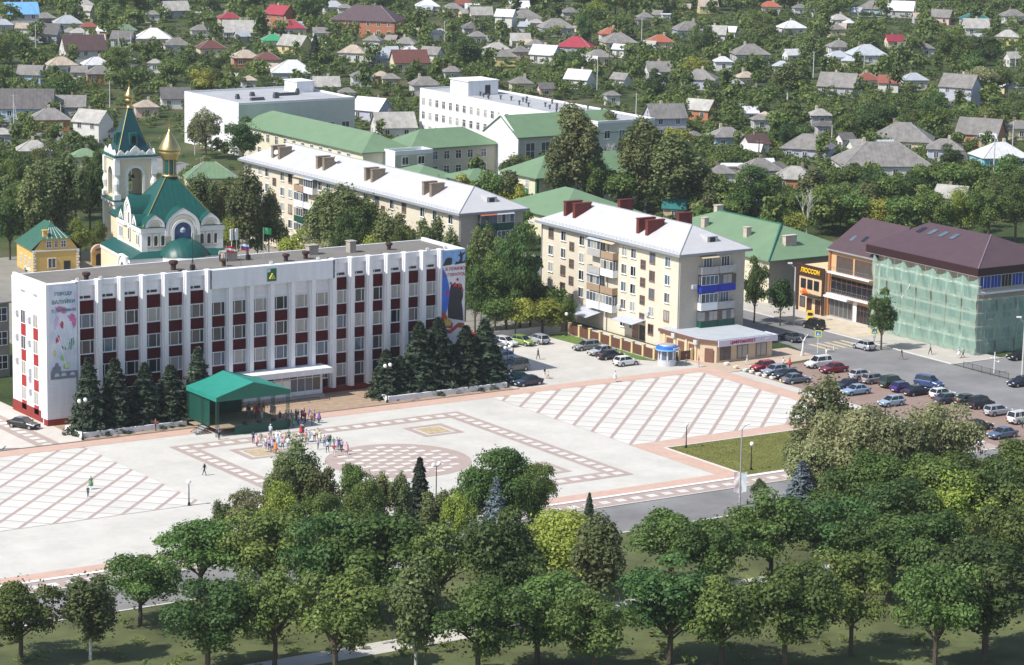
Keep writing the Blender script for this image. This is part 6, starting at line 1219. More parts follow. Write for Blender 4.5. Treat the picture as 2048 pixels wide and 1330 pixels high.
# ================================================================== CARS
TYRE = mat('tyre', (.014, .014, .015), .9, .2); RIM = mat('rim', (.45, .46, .48), .35, .1, metal=.6); CGL = mat('car_glass', (.012, .015, .018), .06, .1, spec=.7); HLT = mat('headlight', (.75, .77, .80), .15, .05); TLT = mat('taillight', (.30, .01, .012), .2, .1); BLK = mat('car_black_trim', (.018, .018, .02), .6, .2); PLT = mat('plate_white', (.7, .7, .7), .5, .05)
CP = {}
def paint(col):
    if col not in CP:
        k = 'car_paint_%.3f_%.3f_%.3f' % col; m = mat(k, col, .32, .04, 2., spec=.5, metal=.15); m.node_tree.nodes['Principled BSDF'].inputs['Coat Weight'].default_value = .6; CP[col] = m
    return CP[col]
DUMMY = paint((.3, .3, .3))
def make_car(kind):
    P = dict(sedan=(4.45, 1.72, 1.44, .92, 1.25, 2.02, 3.25, 3.80, .96), hatch=(3.98, 1.68, 1.47, .93, 1.05, 1.80, 3.45, 3.82, 1.0), wagon=(4.35, 1.70, 1.48, .92, 1.2, 1.95, 3.98, 4.22, .97), suv=(4.25, 1.78, 1.76, 1.08, 1.1, 1.72, 3.92, 4.12, 1.1))[kind]
    L, W, H, belt, bf, rf, rr, br, tail = P; w = W/2; hood = belt-.10; X = lambda d: L/2-d
    t = thing('parked_car', kind, 'car')
    b = MB()
    st = [(0, w*.80, .48, .60), (.10, w*.90, .30, .70), (.45, w*.97, .24, hood-.08), (bf, w, .22, hood+.04), (bf+.15, w, .22, belt), (L*.5, w, .22, belt+.02), (br-.1, w, .22, belt+.02), (min(br+.25, L-.25), w*.98, .24, tail-.02), (L-.10, w*.92, .30, tail-.06), (L, w*.84, .45, .72)]
    if kind == 'sedan': st[7] = (br+.15, w*.98, .24, tail)
    n = 10; vs = []
    for d, hw, z0, z1 in st:
        x = X(d); prof = [(hw*.88, z0), (hw, z0+.14), (hw, (z0+z1)/2), (hw*.985, z1-.10), (hw*.90, z1)]
        vs += [(x, -p, z) for p, z in prof]+[(x, p, z) for p, z in prof[::-1]]
    fs = []
    for j in range(len(st)-1):
        for i in range(n): fs.append((j*n+i, j*n+(i+1) % n, (j+1)*n+(i+1) % n, (j+1)*n+i))
    fs += [tuple(range(n))[::-1], tuple(range((len(st)-1)*n, len(st)*n))]
    b.add(vs, fs); body = b.obj('body', DUMMY, t, smooth=False)
    wb, wr = w*.88, w*.72; z0, z1 = belt-.02, H-.05
    A = [(X(bf), wb, hood+.02), (X(br), wb, min(belt, tail)), (X(rr), wr, z1), (X(rf), wr, z1)]
    def q(name, pts, m, par=t): 
        c = MB(); c.add(pts, [tuple(range(len(pts)))]); return c.obj(name, m, par)
    q('windscreen', [(A[0][0], -wb, A[0][2]), (A[0][0], wb, A[0][2]), (A[3][0], wr, z1), (A[3][0], -wr, z1)], CGL)
    q('rear_window', [(A[1][0], wb, A[1][2]), (A[1][0], -wb, A[1][2]), (A[2][0], -wr, z1), (A[2][0], wr, z1)], CGL)
    for s in (-1, 1):
        p = [(A[0][0], s*wb, A[0][2]), (A[1][0], s*wb, A[1][2]), (A[2][0], s*wr, z1), (A[3][0], s*wr, z1)]
        q('side_window', p[::-1] if s < 0 else p, CGL)
    r = MB(); r.box(X(rr)-.06, -wr-.01, z1-.01, X(rf)+.05, wr+.01, H-.02); r.box(X(rr)+.1, -wr+.1, H-.02, X(rf)-.15, wr-.1, H)
    for s in (-1, 1):
        r.tube((A[0][0], s*wb, A[0][2]), (A[3][0], s*wr, z1), .035, n=4); r.tube((A[1][0], s*wb, A[1][2]), (A[2][0], s*wr, z1), .05 if kind in ('sedan', 'hatch') else .07, n=4)
        xm = (X(rf)+X(rr))/2-.1; r.tube((xm, s*wb, belt), (xm, s*wr, z1), .035, n=4)
        if kind in ('wagon', 'suv'): xq = X(rr)+.75; r.tube((xq, s*wb, belt), (xq, s*wr, z1), .04, n=4)
    r.obj('roof', DUMMY, t)
    wh = MB(); wh.lathe([(.20, -.10), (.30, -.10), (.31, -.05), (.31, .05), (.30, .10), (.20, .10)], 14); wm_ = wh.mesh('wheel', TYRE)
    rm = MB(); rm.lathe([(.02, -.105), (.21, -.105), (.21, .105), (.02, .105)], 10); rmm = rm.mesh('rim', RIM)
    for d in (.78, L-.80):
        for s in (-1, 1):
            o_ = ob('wheel', wm_, t, (X(d), s*(w-.09), .31)); o_.rotation_euler = (R(90), 0, 0); ob('rim', rmm, o_)
            c = MB(); c.lathe([(.36, -.015), (.36, .015)], 14); a_ = c.obj('wheel_arch', BLK, t, (X(d), s*(w-.005), .34)); a_.rotation_euler = (R(90), 0, 0)
    for s in (-1, 1):
        c = MB(); c.box(X(.20), s*w*.72-.2, .60, X(.06), s*w*.72+.13, .74); c.obj('headlight', HLT, t)
        c = MB(); c.box(X(L-.04), s*w*.80-.13, .62, X(L-.10)-.0, s*w*.80+.10, .86); c.v = [(x-.10, y, z) for x, y, z in c.v]; c.obj('taillight', TLT, t)
        c = MB(); c.box(X(bf)-.30, s*(w+.10)-.09, belt-.03, X(bf)-.12, s*(w+.10)+.06, belt+.12); c.obj('mirror', DUMMY, t)
    c = MB(); c.box(X(.12), -w*.78, .26, X(-.03), w*.78, .46); c.obj('front_bumper', BLK, t); c = MB(); c.box(X(L+.03), -w*.78, .28, X(L-.12), w*.78, .48); c.obj('rear_bumper', BLK, t)
    c = MB(); c.box(X(-.035), -.26, .36, X(-.045), .26, .47); c.box(X(L+.045), -.26, .36, X(L+.035), .26, .47); c.obj('number_plate', PLT, t)
    return t
PROTO = {}
def car(px, py, hd, kind, col, label, moving=False):
    u, v = G(px, py); first = kind not in PROTO
    if first: PROTO[kind] = make_car(kind); remember(PROTO[kind]); t = PROTO[kind]
    else: t = copy_tree(PROTO[kind])
    t.location = (u, v, .055); t.rotation_euler = (0, 0, R({'A': 0, '-A': 180, 'B': 90, '-B': -90}.get(hd, 0) if isinstance(hd, str) else hd)+random.uniform(-.05, .05))
    t['label'] = label; t['category'] = 'car'; t['group'] = 'cars round the square'
    pm = paint(col)
    ks = KIDS[t.name] if first else list(t.children)
    for o in ks:
        nm = o.name.split('.')[0]
        if nm in ('body', 'roof', 'mirror'): o.material_slots[0].link = 'OBJECT'; o.material_slots[0].material = pm
    return t
WHc, SIL, GRY, BLA, NAV, REDc, BLUc, GRNc, DGR, LBL = (.72, .72, .72), (.42, .44, .47), (.22, .22, .23), (.012, .012, .014), (.018, .022, .05), (.33, .015, .02), (.035, .075, .20), (.25, .36, .09), (.03, .07, .05), (.30, .42, .58)
CARS = [
(1252, 731, 'A', 'hatch', WHc, 'white hatchback parked beside the kiosk'), (1221, 718, 'A', 'sedan', BLA, 'black car between the white hatchback and a silver car by the fence'), (1203, 710, '-A', 'sedan', SIL, 'silver sedan in the row beside the brown fence'), (1172, 700, '-A', 'wagon', GRY, 'dark grey estate first in the row beside the brown fence'),
(1012, 692, -75, 'hatch', WHc, 'white hatchback under the trees facing the square'), (1046, 690, -75, 'hatch', GRNc, 'lime green hatchback under the trees'), (1076, 686, 'B', 'wagon', SIL, 'silver estate under the trees beside the lime hatchback'), (986, 696, -75, 'sedan', GRY, 'grey car half hidden by the right fir'),
(1030, 742, '-A', 'suv', (.16, .15, .15), 'grey brown off road car beside the right planter'), (1003, 722, '-A', 'hatch', LBL, 'pale blue car behind the off road car'), (1032, 764, '-A', 'sedan', (.02, .16, .10), 'dark green car behind the navy sedan'), (1056, 771, '-A', 'sedan', NAV, 'navy sedan at the end of the right planter'),
(912, 690, 'A', 'suv', WHc, 'white van glimpsed between the firs'), (940, 684, 'B', 'hatch', REDc, 'red car glimpsed between the firs'),
(48, 856, -60, 'sedan', BLA, 'black saloon alone on the drive left of the town hall'),
(1526, 741, '-A', 'hatch', REDc, 'bright red hatchback next to the corner shop'), (1549, 749, '-A', 'hatch', (.30, .34, .42), 'blue grey car beside the bright red hatchback'), (1574, 757, '-A', 'sedan', BLA, 'black car beside the blue grey car'), (1592, 766, 'A', 'sedan', (.14, .16, .20), 'slate car behind the top of the birch'),
(1637, 735, '-A', 'suv', WHc, 'white off road car at the street corner'), (1667, 745, '-A', 'sedan', (.22, .01, .018), 'dark red saloon next to the white off road car'), (1723, 758, 'A', 'hatch', SIL, 'silver hatchback, first of the row along the street'), (1750, 766, 'A', 'wagon', (.30, .30, .30), 'grey estate, second of the row along the street'),
(1785, 774, 'A', 'suv', DGR, 'dark green off road car in the row along the street'), (1806, 783, 'A', 'hatch', (.045, .03, .22), 'violet blue car in the row along the street'), (1834, 790, 'A', 'sedan', NAV, 'navy saloon in the row along the street'), (1858, 775, -70, 'suv', BLUc, 'bright blue van standing at the edge of the street'),
(1884, 796, 'A', 'hatch', WHc, 'white car partly hidden by the pale flowering tree'), (1896, 806, 'A', 'sedan', (.05, .07, .09), 'dark car beside the partly hidden white car'), (1694, 778, '-A', 'sedan', NAV, 'dark blue car beside the birch top'), (1711, 789, '-A', 'sedan', LBL, 'light blue saloon behind the pale flowering tree'),
(1782, 812, '-A', 'hatch', (.35, .45, .55), 'pale car almost hidden by flowering branches'), (1936, 808, 'A', 'sedan', (.04, .05, .05), 'dark car in front of the navy off road car'), (1963, 816, 'A', 'suv', (.012, .015, .03), 'navy black off road car left of the silver estate'), (1996, 830, 'A', 'wagon', SIL, 'silver estate by the right picture edge'),
(2042, 846, 'A', 'suv', WHc, 'white off road car cut by the right picture edge'), (1957, 860, 'A', 'sedan', (.03, .012, .018), 'black cherry saloon below the silver estate'), (2004, 876, '-A', 'sedan', (.10, .14, .22), 'slate blue car above the right foreground trees'),
(1727, 699, 'B', 'hatch', SIL, 'silver hatchback driving along the street'), (1627, 658, 'B', 'suv', BLA, 'black off road car parked before the small cafe'), (1580, 682, 'B', 'sedan', (.06, .07, .09), 'dark saloon in the shade beside the corner shop'), (2040, 719, '-A', 'sedan', BLA, 'black car on the cross street beyond the railing'), (2042, 772, '-A', 'sedan', NAV, 'navy car turning in at the right picture edge'),
(66, 545, 'B', 'sedan', WHc, 'white car beside the yellow house'),
]
for c in CARS: car(*c)
# ================================================================== PEOPLE
SKIN = mat('skin', (.46, .28, .20), .6, .08)
HAIR = [mat('hair_dark', (.03, .02, .015), .6, .2), mat('hair_brown', (.12, .07, .04), .6, .2), mat('hair_fair', (.42, .32, .18), .6, .2), mat('cap_white', (.75, .74, .72), .8, .05)]
SHOE = mat('shoe', (.03, .026, .024), .6, .2)
def person_mesh(pose):
    J = {}; E = []
    def j(n, p, r, par=None):
        J[n] = (len(J), p, r)
        if par: E.append((J[par][0], J[n][0]))
    j('pelvis', (0, 0, .95), (.15, .12)); j('waist', (0, 0, 1.10), (.135, .105), 'pelvis'); j('chest', (0, 0, 1.30), (.155, .12), 'waist'); j('neckb', (0, 0, 1.43), (.07, .07), 'chest'); j('neck', (.01, 0, 1.50), (.055, .055), 'neckb')
    j('jaw', (.02, 0, 1.56), (.07, .075), 'neck'); j('skull', (.01, 0, 1.65), (.085, .095), 'jaw'); j('crown', (0, 0, 1.71), (.06, .065), 'skull'); j('nose', (.115, 0, 1.60), (.014, .014), 'jaw')
    for s, q in ((-1, 'l'), (1, 'r')):
        sw = {'stand': .03, 'walk': .22*s, 'arms': .10}[pose]
        bend = .02 if pose == 'stand' else .12
        j('sh'+q, (0, s*.175, 1.39), (.07, .065), 'chest')
        if pose == 'arms':
            j('el'+q, (.06, s*.26, 1.16), (.045, .045), 'sh'+q); j('wr'+q, (.26, s*.17, 1.20), (.032, .03), 'el'+q); j('pa'+q, (.33, s*.14, 1.22), (.038, .02), 'wr'+q); d = (.07, 0, .01); base = (.33, s*.14, 1.22)
        else:
            j('el'+q, (sw*.5, s*.225, 1.13), (.045, .045), 'sh'+q); j('wr'+q, (sw+bend*.5, s*.23, .90), (.032, .03), 'el'+q); j('pa'+q, (sw+bend*.7, s*.23, .83), (.022, .038), 'wr'+q); d = (.012, 0, -.07); base = (sw+bend*.7, s*.23, .83)
        for k in range(4): j('f%d%s' % (k, q), (base[0]+d[0]*(1-.12*abs(k-1.3))+(k-1.5)*.02*(0 if pose == 'arms' else 1), base[1]+(k-1.5)*.02*(1 if pose == 'arms' else .2), base[2]+d[2]*(1-.12*abs(k-1.3))), (.009, .009), 'pa'+q)
        j('th'+q, (base[0]+.035, base[1]-s*.035, base[2]+d[2]*.4), (.010, .010), 'pa'+q)
        lg = {'stand': .02, 'walk': -.26*s, 'arms': .03*s}[pose]
        j('hip'+q, (0, s*.09, .88), (.095, .10), 'pelvis'); j('kn'+q, (lg*.55+.03, s*.10, .50), (.062, .062), 'hip'+q); j('an'+q, (lg, s*.10, .09), (.042, .042), 'kn'+q); j('to'+q, (lg+.15, s*.11, .035), (.04, .03), 'an'+q)
    me = bpy.data.meshes.new('person'); me.from_pydata([v[1] for v in J.values()], E, []); o = bpy.data.objects.new('person', me); COL.objects.link(o)
    o.modifiers.new('skin', 'SKIN'); sv_ = me.skin_vertices[0].data
    for (i, p, r) in J.values(): sv_[i].radius = r; sv_[i].use_root = (i == 0)
    sb = o.modifiers.new('sub', 'SUBSURF'); sb.levels = 1; sb.render_levels = 1
    bpy.context.view_layer.update(); m2 = bpy.data.meshes.new_from_object(o.evaluated_get(bpy.context.evaluated_depsgraph_get())); bpy.data.objects.remove(o)
    m2.materials.clear()
    for mm in (SKIN, SHOE, SHOE, HAIR[0], SHOE): m2.materials.append(mm)
    for p in m2.polygons:
        x, y, z = p.center; p.use_smooth = True
        if z > 1.66 or (z > 1.55 and x < -.02): i = 3
        elif z > 1.46: i = 0
        elif z < .075: i = 4
        elif z < .98 and abs(y) < .175: i = 2
        elif (pose != 'arms' and z < 1.10 and abs(y) > .16) or (pose == 'arms' and x > .12): i = 0
        else: i = 1
        p.material_index = i
    m2.name = 'person'; return m2
PM = {k: person_mesh(k) for k in ('stand', 'walk', 'arms')}
sk = MB(); sk.lathe([(.17, 1.10), (.20, .95), (.27, .72), (.31, .52), (.29, .52)], 12); SKM = sk.mesh('skirt', WHITE, True)
TOPS = [('white', (.72, .72, .70)), ('violet', (.16, .10, .30)), ('navy', (.03, .04, .10)), ('red', (.42, .04, .05)), ('black', (.018, .018, .02)), ('pale blue', (.42, .52, .66)), ('pink', (.62, .36, .40)), ('grey', (.26, .26, .27)), ('orange', (.55, .20, .06)), ('green', (.10, .24, .12)), ('cream', (.62, .56, .44)), ('lilac', (.42, .36, .50))]
BOTS = [('black', (.018, .018, .02)), ('navy', (.03, .04, .09)), ('grey', (.20, .20, .21)), ('white', (.66, .66, .64)), ('tan', (.40, .32, .22)), ('blue', (.06, .11, .24))]
def person(u, v, z, rz, pose, top, bot, label, skirt=False, hgt=1.0, hair=0, group=None):
    o = ob('person', PM[pose], None, (u, v, z), rz); o.scale = (hgt,)*3; tag(o, label, 'person', group)
    ms = [None, mat('cloth_top_'+top[0], top[1], .85, .12, 6), mat('cloth_bottom_'+bot[0], bot[1], .85, .12, 6), HAIR[hair], None]
    for i, mm in enumerate(ms):
        if mm: o.material_slots[i].link = 'OBJECT'; o.material_slots[i].material = mm
    if skirt:
        c = ob('skirt', SKM, o); c.material_slots[0].link = 'OBJECT'; c.material_slots[0].material = ms[1]
    return o
T = dict(TOPS); B = dict(BOTS)
def pp(px, py, face, pose, top, bot, label, z=.06, **k):
    u, v = G(px, py, z); return person(u, v, z, IMG(face), pose, (top, T[top]), (bot, B[bot]), label, **k)
pp(409, 951, 170, 'walk', 'black', 'black', 'man in black with pale cap crossing the square alone', hair=3)
pp(182, 979, -60, 'walk', 'green', 'white', 'woman in green top and pale skirt on the left slab field', skirt=True); pp(176, 994, -70, 'walk', 'navy', 'black', 'child in dark clothes on the left slab field', hgt=.78)
pp(1076, 719, 30, 'walk', 'black', 'black', 'man in long black walking across the car park'); pp(1089, 757, 40, 'walk', 'black', 'white', 'woman with black top walking beside the navy sedan'); pp(1096, 758, 40, 'walk', 'pink', 'tan', 'child walking beside the woman with black top', hgt=.7)
pp(1230, 764, 0, 'stand', 'white', 'white', 'woman in white dress on the brick band below the kiosk', skirt=True); pp(1372, 731, 10, 'stand', 'black', 'grey', 'man in dark clothes standing beside the kiosk'); pp(1397, 734, 0, 'stand', 'red', 'tan', 'person in red top before the shop doors')
pp(1494, 729, 20, 'walk', 'grey', 'white', 'person in grey and white before the shop windows'); pp(1579, 736, 20, 'stand', 'red', 'black', 'person in maroon standing behind the black car', skirt=True); pp(1566, 737, 0, 'arms', 'white', 'navy', 'person in white beside the blue grey car')
pp(1803, 719, 200, 'walk', 'black', 'grey', 'man crossing the street before the netting', hair=0); pp(1860, 709, 10, 'walk', 'grey', 'black', 'man with black trousers on the pavement by the netting', z=.12); pp(1917, 716, 150, 'walk', 'white', 'white', 'woman in white walking by the netted corner', z=.12, skirt=True); pp(1926, 715, 150, 'walk', 'cream', 'black', 'person in black trousers beside the woman in white', z=.12); pp(1748, 684, 40, 'stand', 'pale blue', 'grey', 'person behind the moving silver hatchback', z=.12)
pp(1652, 717, 20, 'stand', 'white', 'white', 'person in white behind the white off road car'); pp(1026, 716, 0, 'stand', 'red', 'black', 'person standing behind the off road car by the firs'); pp(311, 862, 20, 'arms', 'red', 'navy', 'person leaning at the white planter left of the stage')
pp(438, 879, -30, 'arms', 'violet', 'navy', 'man in violet shirt at the front left corner of the stage'); pp(541, 876, 60, 'stand', 'pale blue', 'grey', 'tall man with white cap facing the stage', hgt=1.12, hair=3)
pp(2044, 856, 20, 'stand', 'green', 'navy', 'person in green beside the white car at the right edge')
for k, (x, lab) in enumerate(((31.2, 'man in white shirt on the town hall roof, left of two'), (33.6, 'man in white shirt and black trousers on the town hall roof, right of two'))):
    person(TX+x-1.2, TY+8.6, 18.72, R(-60), 'stand', ('white', T['white']), BOTS[k*0+(1 if k == 0 else 0)], lab)
used = set()
def crowd(n, pts, place, z, group, face):
    for i in range(n):
        while True:
            tp_, bt = random.choice(TOPS), random.choice(BOTS); sx = random.random() < .3; ps = random.choice(['stand', 'stand', 'arms', 'walk'])
            key = (tp_[0], bt[0] if not sx else 'skirt', place)
            if key not in used: used.add(key); break
        u, v = pts(i)
        what = 'dress' if sx else 'top and %s trousers' % bt[0]
        person(u, v, z, IMG(face)+random.uniform(-.7, .7), ps, tp_, bt, 'person in %s %s %s' % (tp_[0], what, place), sx, random.uniform(.92, 1.05), random.choice([0, 0, 1, 1, 2, 3]), group)
spots = [(x, y) for x in np.arange(185.5, 190.4, .72) for y in np.arange(333.2, 336.9, .8)]; random.shuffle(spots)
crowd(24, lambda i: (spots[i][0]+random.uniform(-.2, .2), spots[i][1]+random.uniform(-.2, .2)), 'in the crowd right of the stage', .06, 'crowd right of the stage', 200)
sp2 = [(x, y) for x in np.arange(181.0, 184.2, .62) for y in np.arange(335.8, 340, .75)]; random.shuffle(sp2)
crowd(14, lambda i: sp2[i], 'on the right half of the stage', 1.15, 'performers on the stage', -90)
sp3 = [(x+random.uniform(-2, 2), y+random.uniform(-2, 2)) for x, y in ((508, 889), (514, 892), (520, 890), (531, 896), (537, 903), (536, 892), (543, 906), (551, 907), (546, 896), (529, 905), (552, 884), (558, 895), (561, 885), (566, 900), (570, 890), (579, 884), (577, 900))]
crowd(17, lambda i: G(*sp3[i]), 'watching in front of the stage', .06, 'spectators before the stage', 60)
sp4 = [(600+6.6*i+random.uniform(-3, 3), 874+2.6*i+random.uniform(-5, 5)) for i in range(15)]+[(612, 890), (636, 900), (655, 906), (668, 914)]
crowd(19, lambda i: G(*sp4[i]), 'in the line across the square', .06, 'line of people across the square', 90)
# ================================================================== TREES
LEAF = dict(broad=leafmat('leaf_broad', (0.062, 0.105, 0.026), (0.105, 0.166, 0.041), (0.191, 0.255, 0.066)), dark=leafmat('leaf_dark', (0.038, 0.076, 0.020), (0.065, 0.118, 0.032), (0.121, 0.178, 0.052)), birch=leafmat('leaf_birch', (0.091, 0.118, 0.042), (0.144, 0.179, 0.065), (0.237, 0.257, 0.104)),
    willow=leafmat('leaf_willow', (0.170, 0.212, 0.035), (0.268, 0.307, 0.053), (0.394, 0.402, 0.089)), acacia=leafmat('leaf_acacia', (.135, .152, .055), (.250, .255, .118), (.370, .360, .205)), spruce=leafmat('leaf_spruce', (0.020, 0.035, 0.024), (0.036, 0.057, 0.034), (0.067, 0.092, 0.054), .1, .05), blue=leafmat('leaf_blue_spruce', (0.065, 0.095, 0.107), (0.119, 0.157, 0.176), (0.203, 0.240, 0.263), .1, .05),
    garden=leafmat('leaf_garden', (0.081, 0.119, 0.033), (0.134, 0.183, 0.053), (0.228, 0.264, 0.084)))
BARK = mat('bark', (.085, .065, .05), .95, .3, 3., bump=.5); BBARK = mat('bark_birch', (.55, .54, .50), .85, .35, 4.)
def leaf_arrays(C, N, S, asp=1.5):
    """rhombic leaves: centres C, normals N, sizes S"""
    n = len(C); N = N/np.linalg.norm(N, axis=1)[:, None]
    a = rng.normal(size=(n, 3)); t1 = np.cross(N, a); t1 /= np.linalg.norm(t1, axis=1)[:, None]+1e-9; t2 = np.cross(N, t1)
    V = np.empty((n, 4, 3)); s = S[:, None]
    V[:, 0] = C+t1*s*asp*.5; V[:, 1] = C+t2*s*.5+N*s*.12; V[:, 2] = C-t1*s*asp*.5; V[:, 3] = C-t2*s*.5+N*s*.12
    return V
def quads(name, V, tint, m):
    n = len(V); me = bpy.data.meshes.new(name)
    me.vertices.add(n*4); me.vertices.foreach_set('co', np.ascontiguousarray(V, dtype=np.float32).ravel()); me.loops.add(n*4); me.loops.foreach_set('vertex_index', np.arange(n*4, dtype=np.int32))
    me.polygons.add(n); me.polygons.foreach_set('loop_start', np.arange(n, dtype=np.int32)*4); me.polygons.foreach_set('loop_total', np.full(n, 4, dtype=np.int32)); me.update()
    t = me.attributes.new('tint', 'FLOAT', 'FACE'); t.data.foreach_set('value', np.asarray(tint, dtype=np.float32)); me.materials.append(m); return me
def rdir(n): d = rng.normal(size=(n, 3)); return d/np.linalg.norm(d, axis=1)[:, None]
def crown(kind, n, leaf):
    """a crown of unit height standing on z = 0..1; returns leaves, tints, limb ends"""
    sh = dict(broad=(.47, .57, .44, 15), dark=(.45, .57, .44, 14), tall=(.27, .58, .43, 13), birch=(.24, .58, .44, 17), willow=(.50, .58, .44, 14), bush=(.62, .50, .48, 9), acacia=(.48, .58, .42, 17))[kind]
    rx, zc, rz, nl = sh; nl = int(nl*(1.9 if n > 6000 else 1)); n = int(n*.72) if kind == 'birch' else n; Cs, Ns, T = [], [], []; ends = []
    for i in range(nl):
        while True:
            d = rng.uniform(-1, 1, 3)
            if np.linalg.norm(d) < 1: break
        k = .74; c = np.array([d[0]*rx*k, d[1]*rx*k, zc+d[2]*rz*k*.92])
        if kind == 'birch': c[:2] *= 1.1-.5*max(0, (c[2]-.45))
        lr = rng.uniform(.26, .42)*rx*(1.25 if kind in ('tall', 'birch') else 1); lr = min(lr, .20)*(.80 if n > 6000 else 1); m = max(8, int(n/nl*rng.uniform(.7, 1.3)))
        ends.append(c)
        q = rdir(m); q[:, 2] = np.where(q[:, 2] < -.35, -q[:, 2], q[:, 2]); r = lr*rng.uniform(.42, 1.0, m)**.6*(1+.42*rng.random(m)**5)
        sq = np.array([1, 1, .82]) if kind != 'birch' else np.array([.85, .85, 1.35])
        P = c+q*r[:, None]*sq
        if kind in ('birch', 'willow'): P[:, 2] -= rng.random(m)**2*.10
        Cs.append(P); Ns.append(q+rng.normal(0, .55, (m, 3))+np.array([0, 0, .35])); T.append(np.clip(rng.normal(.5, .22, m)+rng.normal(0, .14), 0, 1))
    m = n//14; q = rdir(m); P = q*rng.random(m)[:, None]**.5*np.array([rx, rx, rz])*.80+np.array([0, 0, zc]); Cs.append(P); Ns.append(q+rng.normal(0, .6, (m, 3))); T.append(rng.random(m))
    C = np.concatenate(Cs); N = np.concatenate(Ns); T = np.concatenate(T); C[:, 2] = np.maximum(C[:, 2], .06)
    return leaf_arrays(C, N, leaf*rng.uniform(.6, 1.35, len(C))), T, ends
def spruce_crown(n, leaf, rmax=.24):
    z = rng.random(n)**1.25*.97+.03; lay = 12; fr = (z*lay) % 1
    r = rmax*(1-z)**.78*(1.10-.50*fr)+.006; a = rng.random(n)*2*PI
    k = 9; amp = (.62+.46*np.abs(np.cos(a*k/2+np.floor(z*lay)*1.3)))*(1+.16*np.sin(np.floor(z*lay)*2.7+a*2)); rr = r*amp*rng.random(n)**.28
    C = np.stack([rr*np.cos(a), rr*np.sin(a), z-rr*.22], 1); N = np.stack([np.cos(a)*.6, np.sin(a)*.6, np.full(n, .8)], 1)+rng.normal(0, .45, (n, 3)); C[:, 2] = np.maximum(C[:, 2], .02)
    return leaf_arrays(C, N, leaf*rng.uniform(.6, 1.3, n), 2.2), rng.random(n), []
def trunk_mesh(ends, kind, tall=.5, r=.022):
    b = MB(); top = (rng.normal(0, .01), rng.normal(0, .01), tall); b.tube((0, 0, 0), (top[0]*.5, top[1]*.5, tall*.5), r, r*.8, n=7); b.tube((top[0]*.5, top[1]*.5, tall*.5), top, r*.8, r*.55, n=7)
    for e in ends:
        z0 = min(tall, max(.14, e[2]*.62)); f = z0/tall; p = (top[0]*f, top[1]*f, z0); m = tuple(p[i]*.5+e[i]*.5+(.03 if i == 2 else 0) for i in range(3))
        b.tube(p, m, r*.42, r*.28, n=5, cap=False); b.tube(m, tuple(e), r*.28, r*.08, n=5, cap=False)
    return b
TPROTO = {}
def proto(kind, var, n, leaf):
    k = (kind, var, n)
    if k in TPROTO: return TPROTO[k]
    lm = dict(broad='broad', dark='dark', tall='broad', birch='birch', willow='willow', bush='garden', acacia='acacia', spruce='spruce', blue='blue')[kind]
    if kind in ('spruce', 'blue'): V, T, E = spruce_crown(n, leaf, .24 if kind == 'spruce' else .30); tb = MB(); tb.tube((0, 0, 0), (0, 0, .96), .018, .002, n=7); bm_ = BARK
    else:
        V, T, E = crown(kind, n, leaf); tb = trunk_mesh(E, kind, .78 if kind in ('birch', 'tall') else .5, .013 if kind in ('birch', 'tall') else .024); bm_ = BBARK if kind == 'birch' else BARK
    TPROTO[k] = (quads('crown', V, T, LEAF[lm]), tb.mesh('trunk', bm_)); return TPROTO[k]
LOOK = dict(broad='round crowned green tree', dark='dense dark green tree', tall='tall narrow green tree', birch='slender airy birch tree', willow='yellow green leafy tree', bush='low bushy garden tree', acacia='pale flowering acacia tree', spruce='dark conical spruce', blue='blue grey spruce')
NAME = dict(broad='leafy_tree', dark='leafy_tree', tall='tall_tree', birch='birch_tree', willow='leafy_tree', bush='garden_tree', acacia='acacia_tree', spruce='spruce_tree', blue='blue_spruce')
def tree(u, v, h, kind, label=None, wide=1.0, z=0., near=0, group='trees of the town'):
    if near == 0 and h > 10.5 and kind not in ('spruce', 'blue'): near = 1
    var = random.randrange(3 if not near else 2); n, lf = ((3200, .037) if near == 0 else (9000, .021)) if kind not in ('spruce', 'blue') else (5200, .034)
    if near == 2: n, lf = 14000, .0175
    cm, tm_ = proto(kind, var, n, lf)
    t = thing(NAME[kind], label or LOOK[kind], 'tree', (u, v, z), random.uniform(0, 2*PI), group); t.scale = (h*wide, h*wide, h)
    ob('trunk', tm_, t); ob('crown', cm, t)
    if label is None:
        x, y = PX(u, v, h*.5); PEND.append((t, LOOK[kind], x, y, None))
    return t
def treepx(x, yb, yt, kind, wpx=None, label=None, near=0, z=0., yr=None):
    u, v = G(x, yb); s = SCL(u, v); h = (yb-yt)/s/.985
    base = dict(broad=.98, dark=.94, tall=.62, birch=.60, willow=1.02, bush=1.2, acacia=1.0, spruce=.48, blue=.60)[kind]
    wide = 1. if wpx is None else (wpx/s)/(h*base); wide = max(.55, min(1.9, wide))
    return tree(u, v, h, kind, label, wide, z, near)
ordw = ['first', 'second', 'third', 'fourth', 'fifth', 'sixth', 'seventh', 'eighth']
for k, (x, yb, yt) in enumerate(((178, 866, 716), (231, 858, 718), (290, 851, 726), (341, 845, 730), (396, 838, 696))): treepx(x, yb, yt, 'spruce', 92+10*(k % 2), 'dark fir, %s from the left in the planter left of the stage' % ordw[k])
for k, (x, yb, yt, w) in enumerate(((772, 793, 700, 66), (800, 790, 712, 60), (838, 784, 645, 74), (876, 779, 636, 78), (906, 776, 690, 60), (930, 773, 652, 76), (967, 768, 640, 78), (990, 765, 690, 60))): treepx(x, yb, yt, 'spruce', w*1.4, 'dark fir, %s from the left in the planter by the car park' % ordw[k])
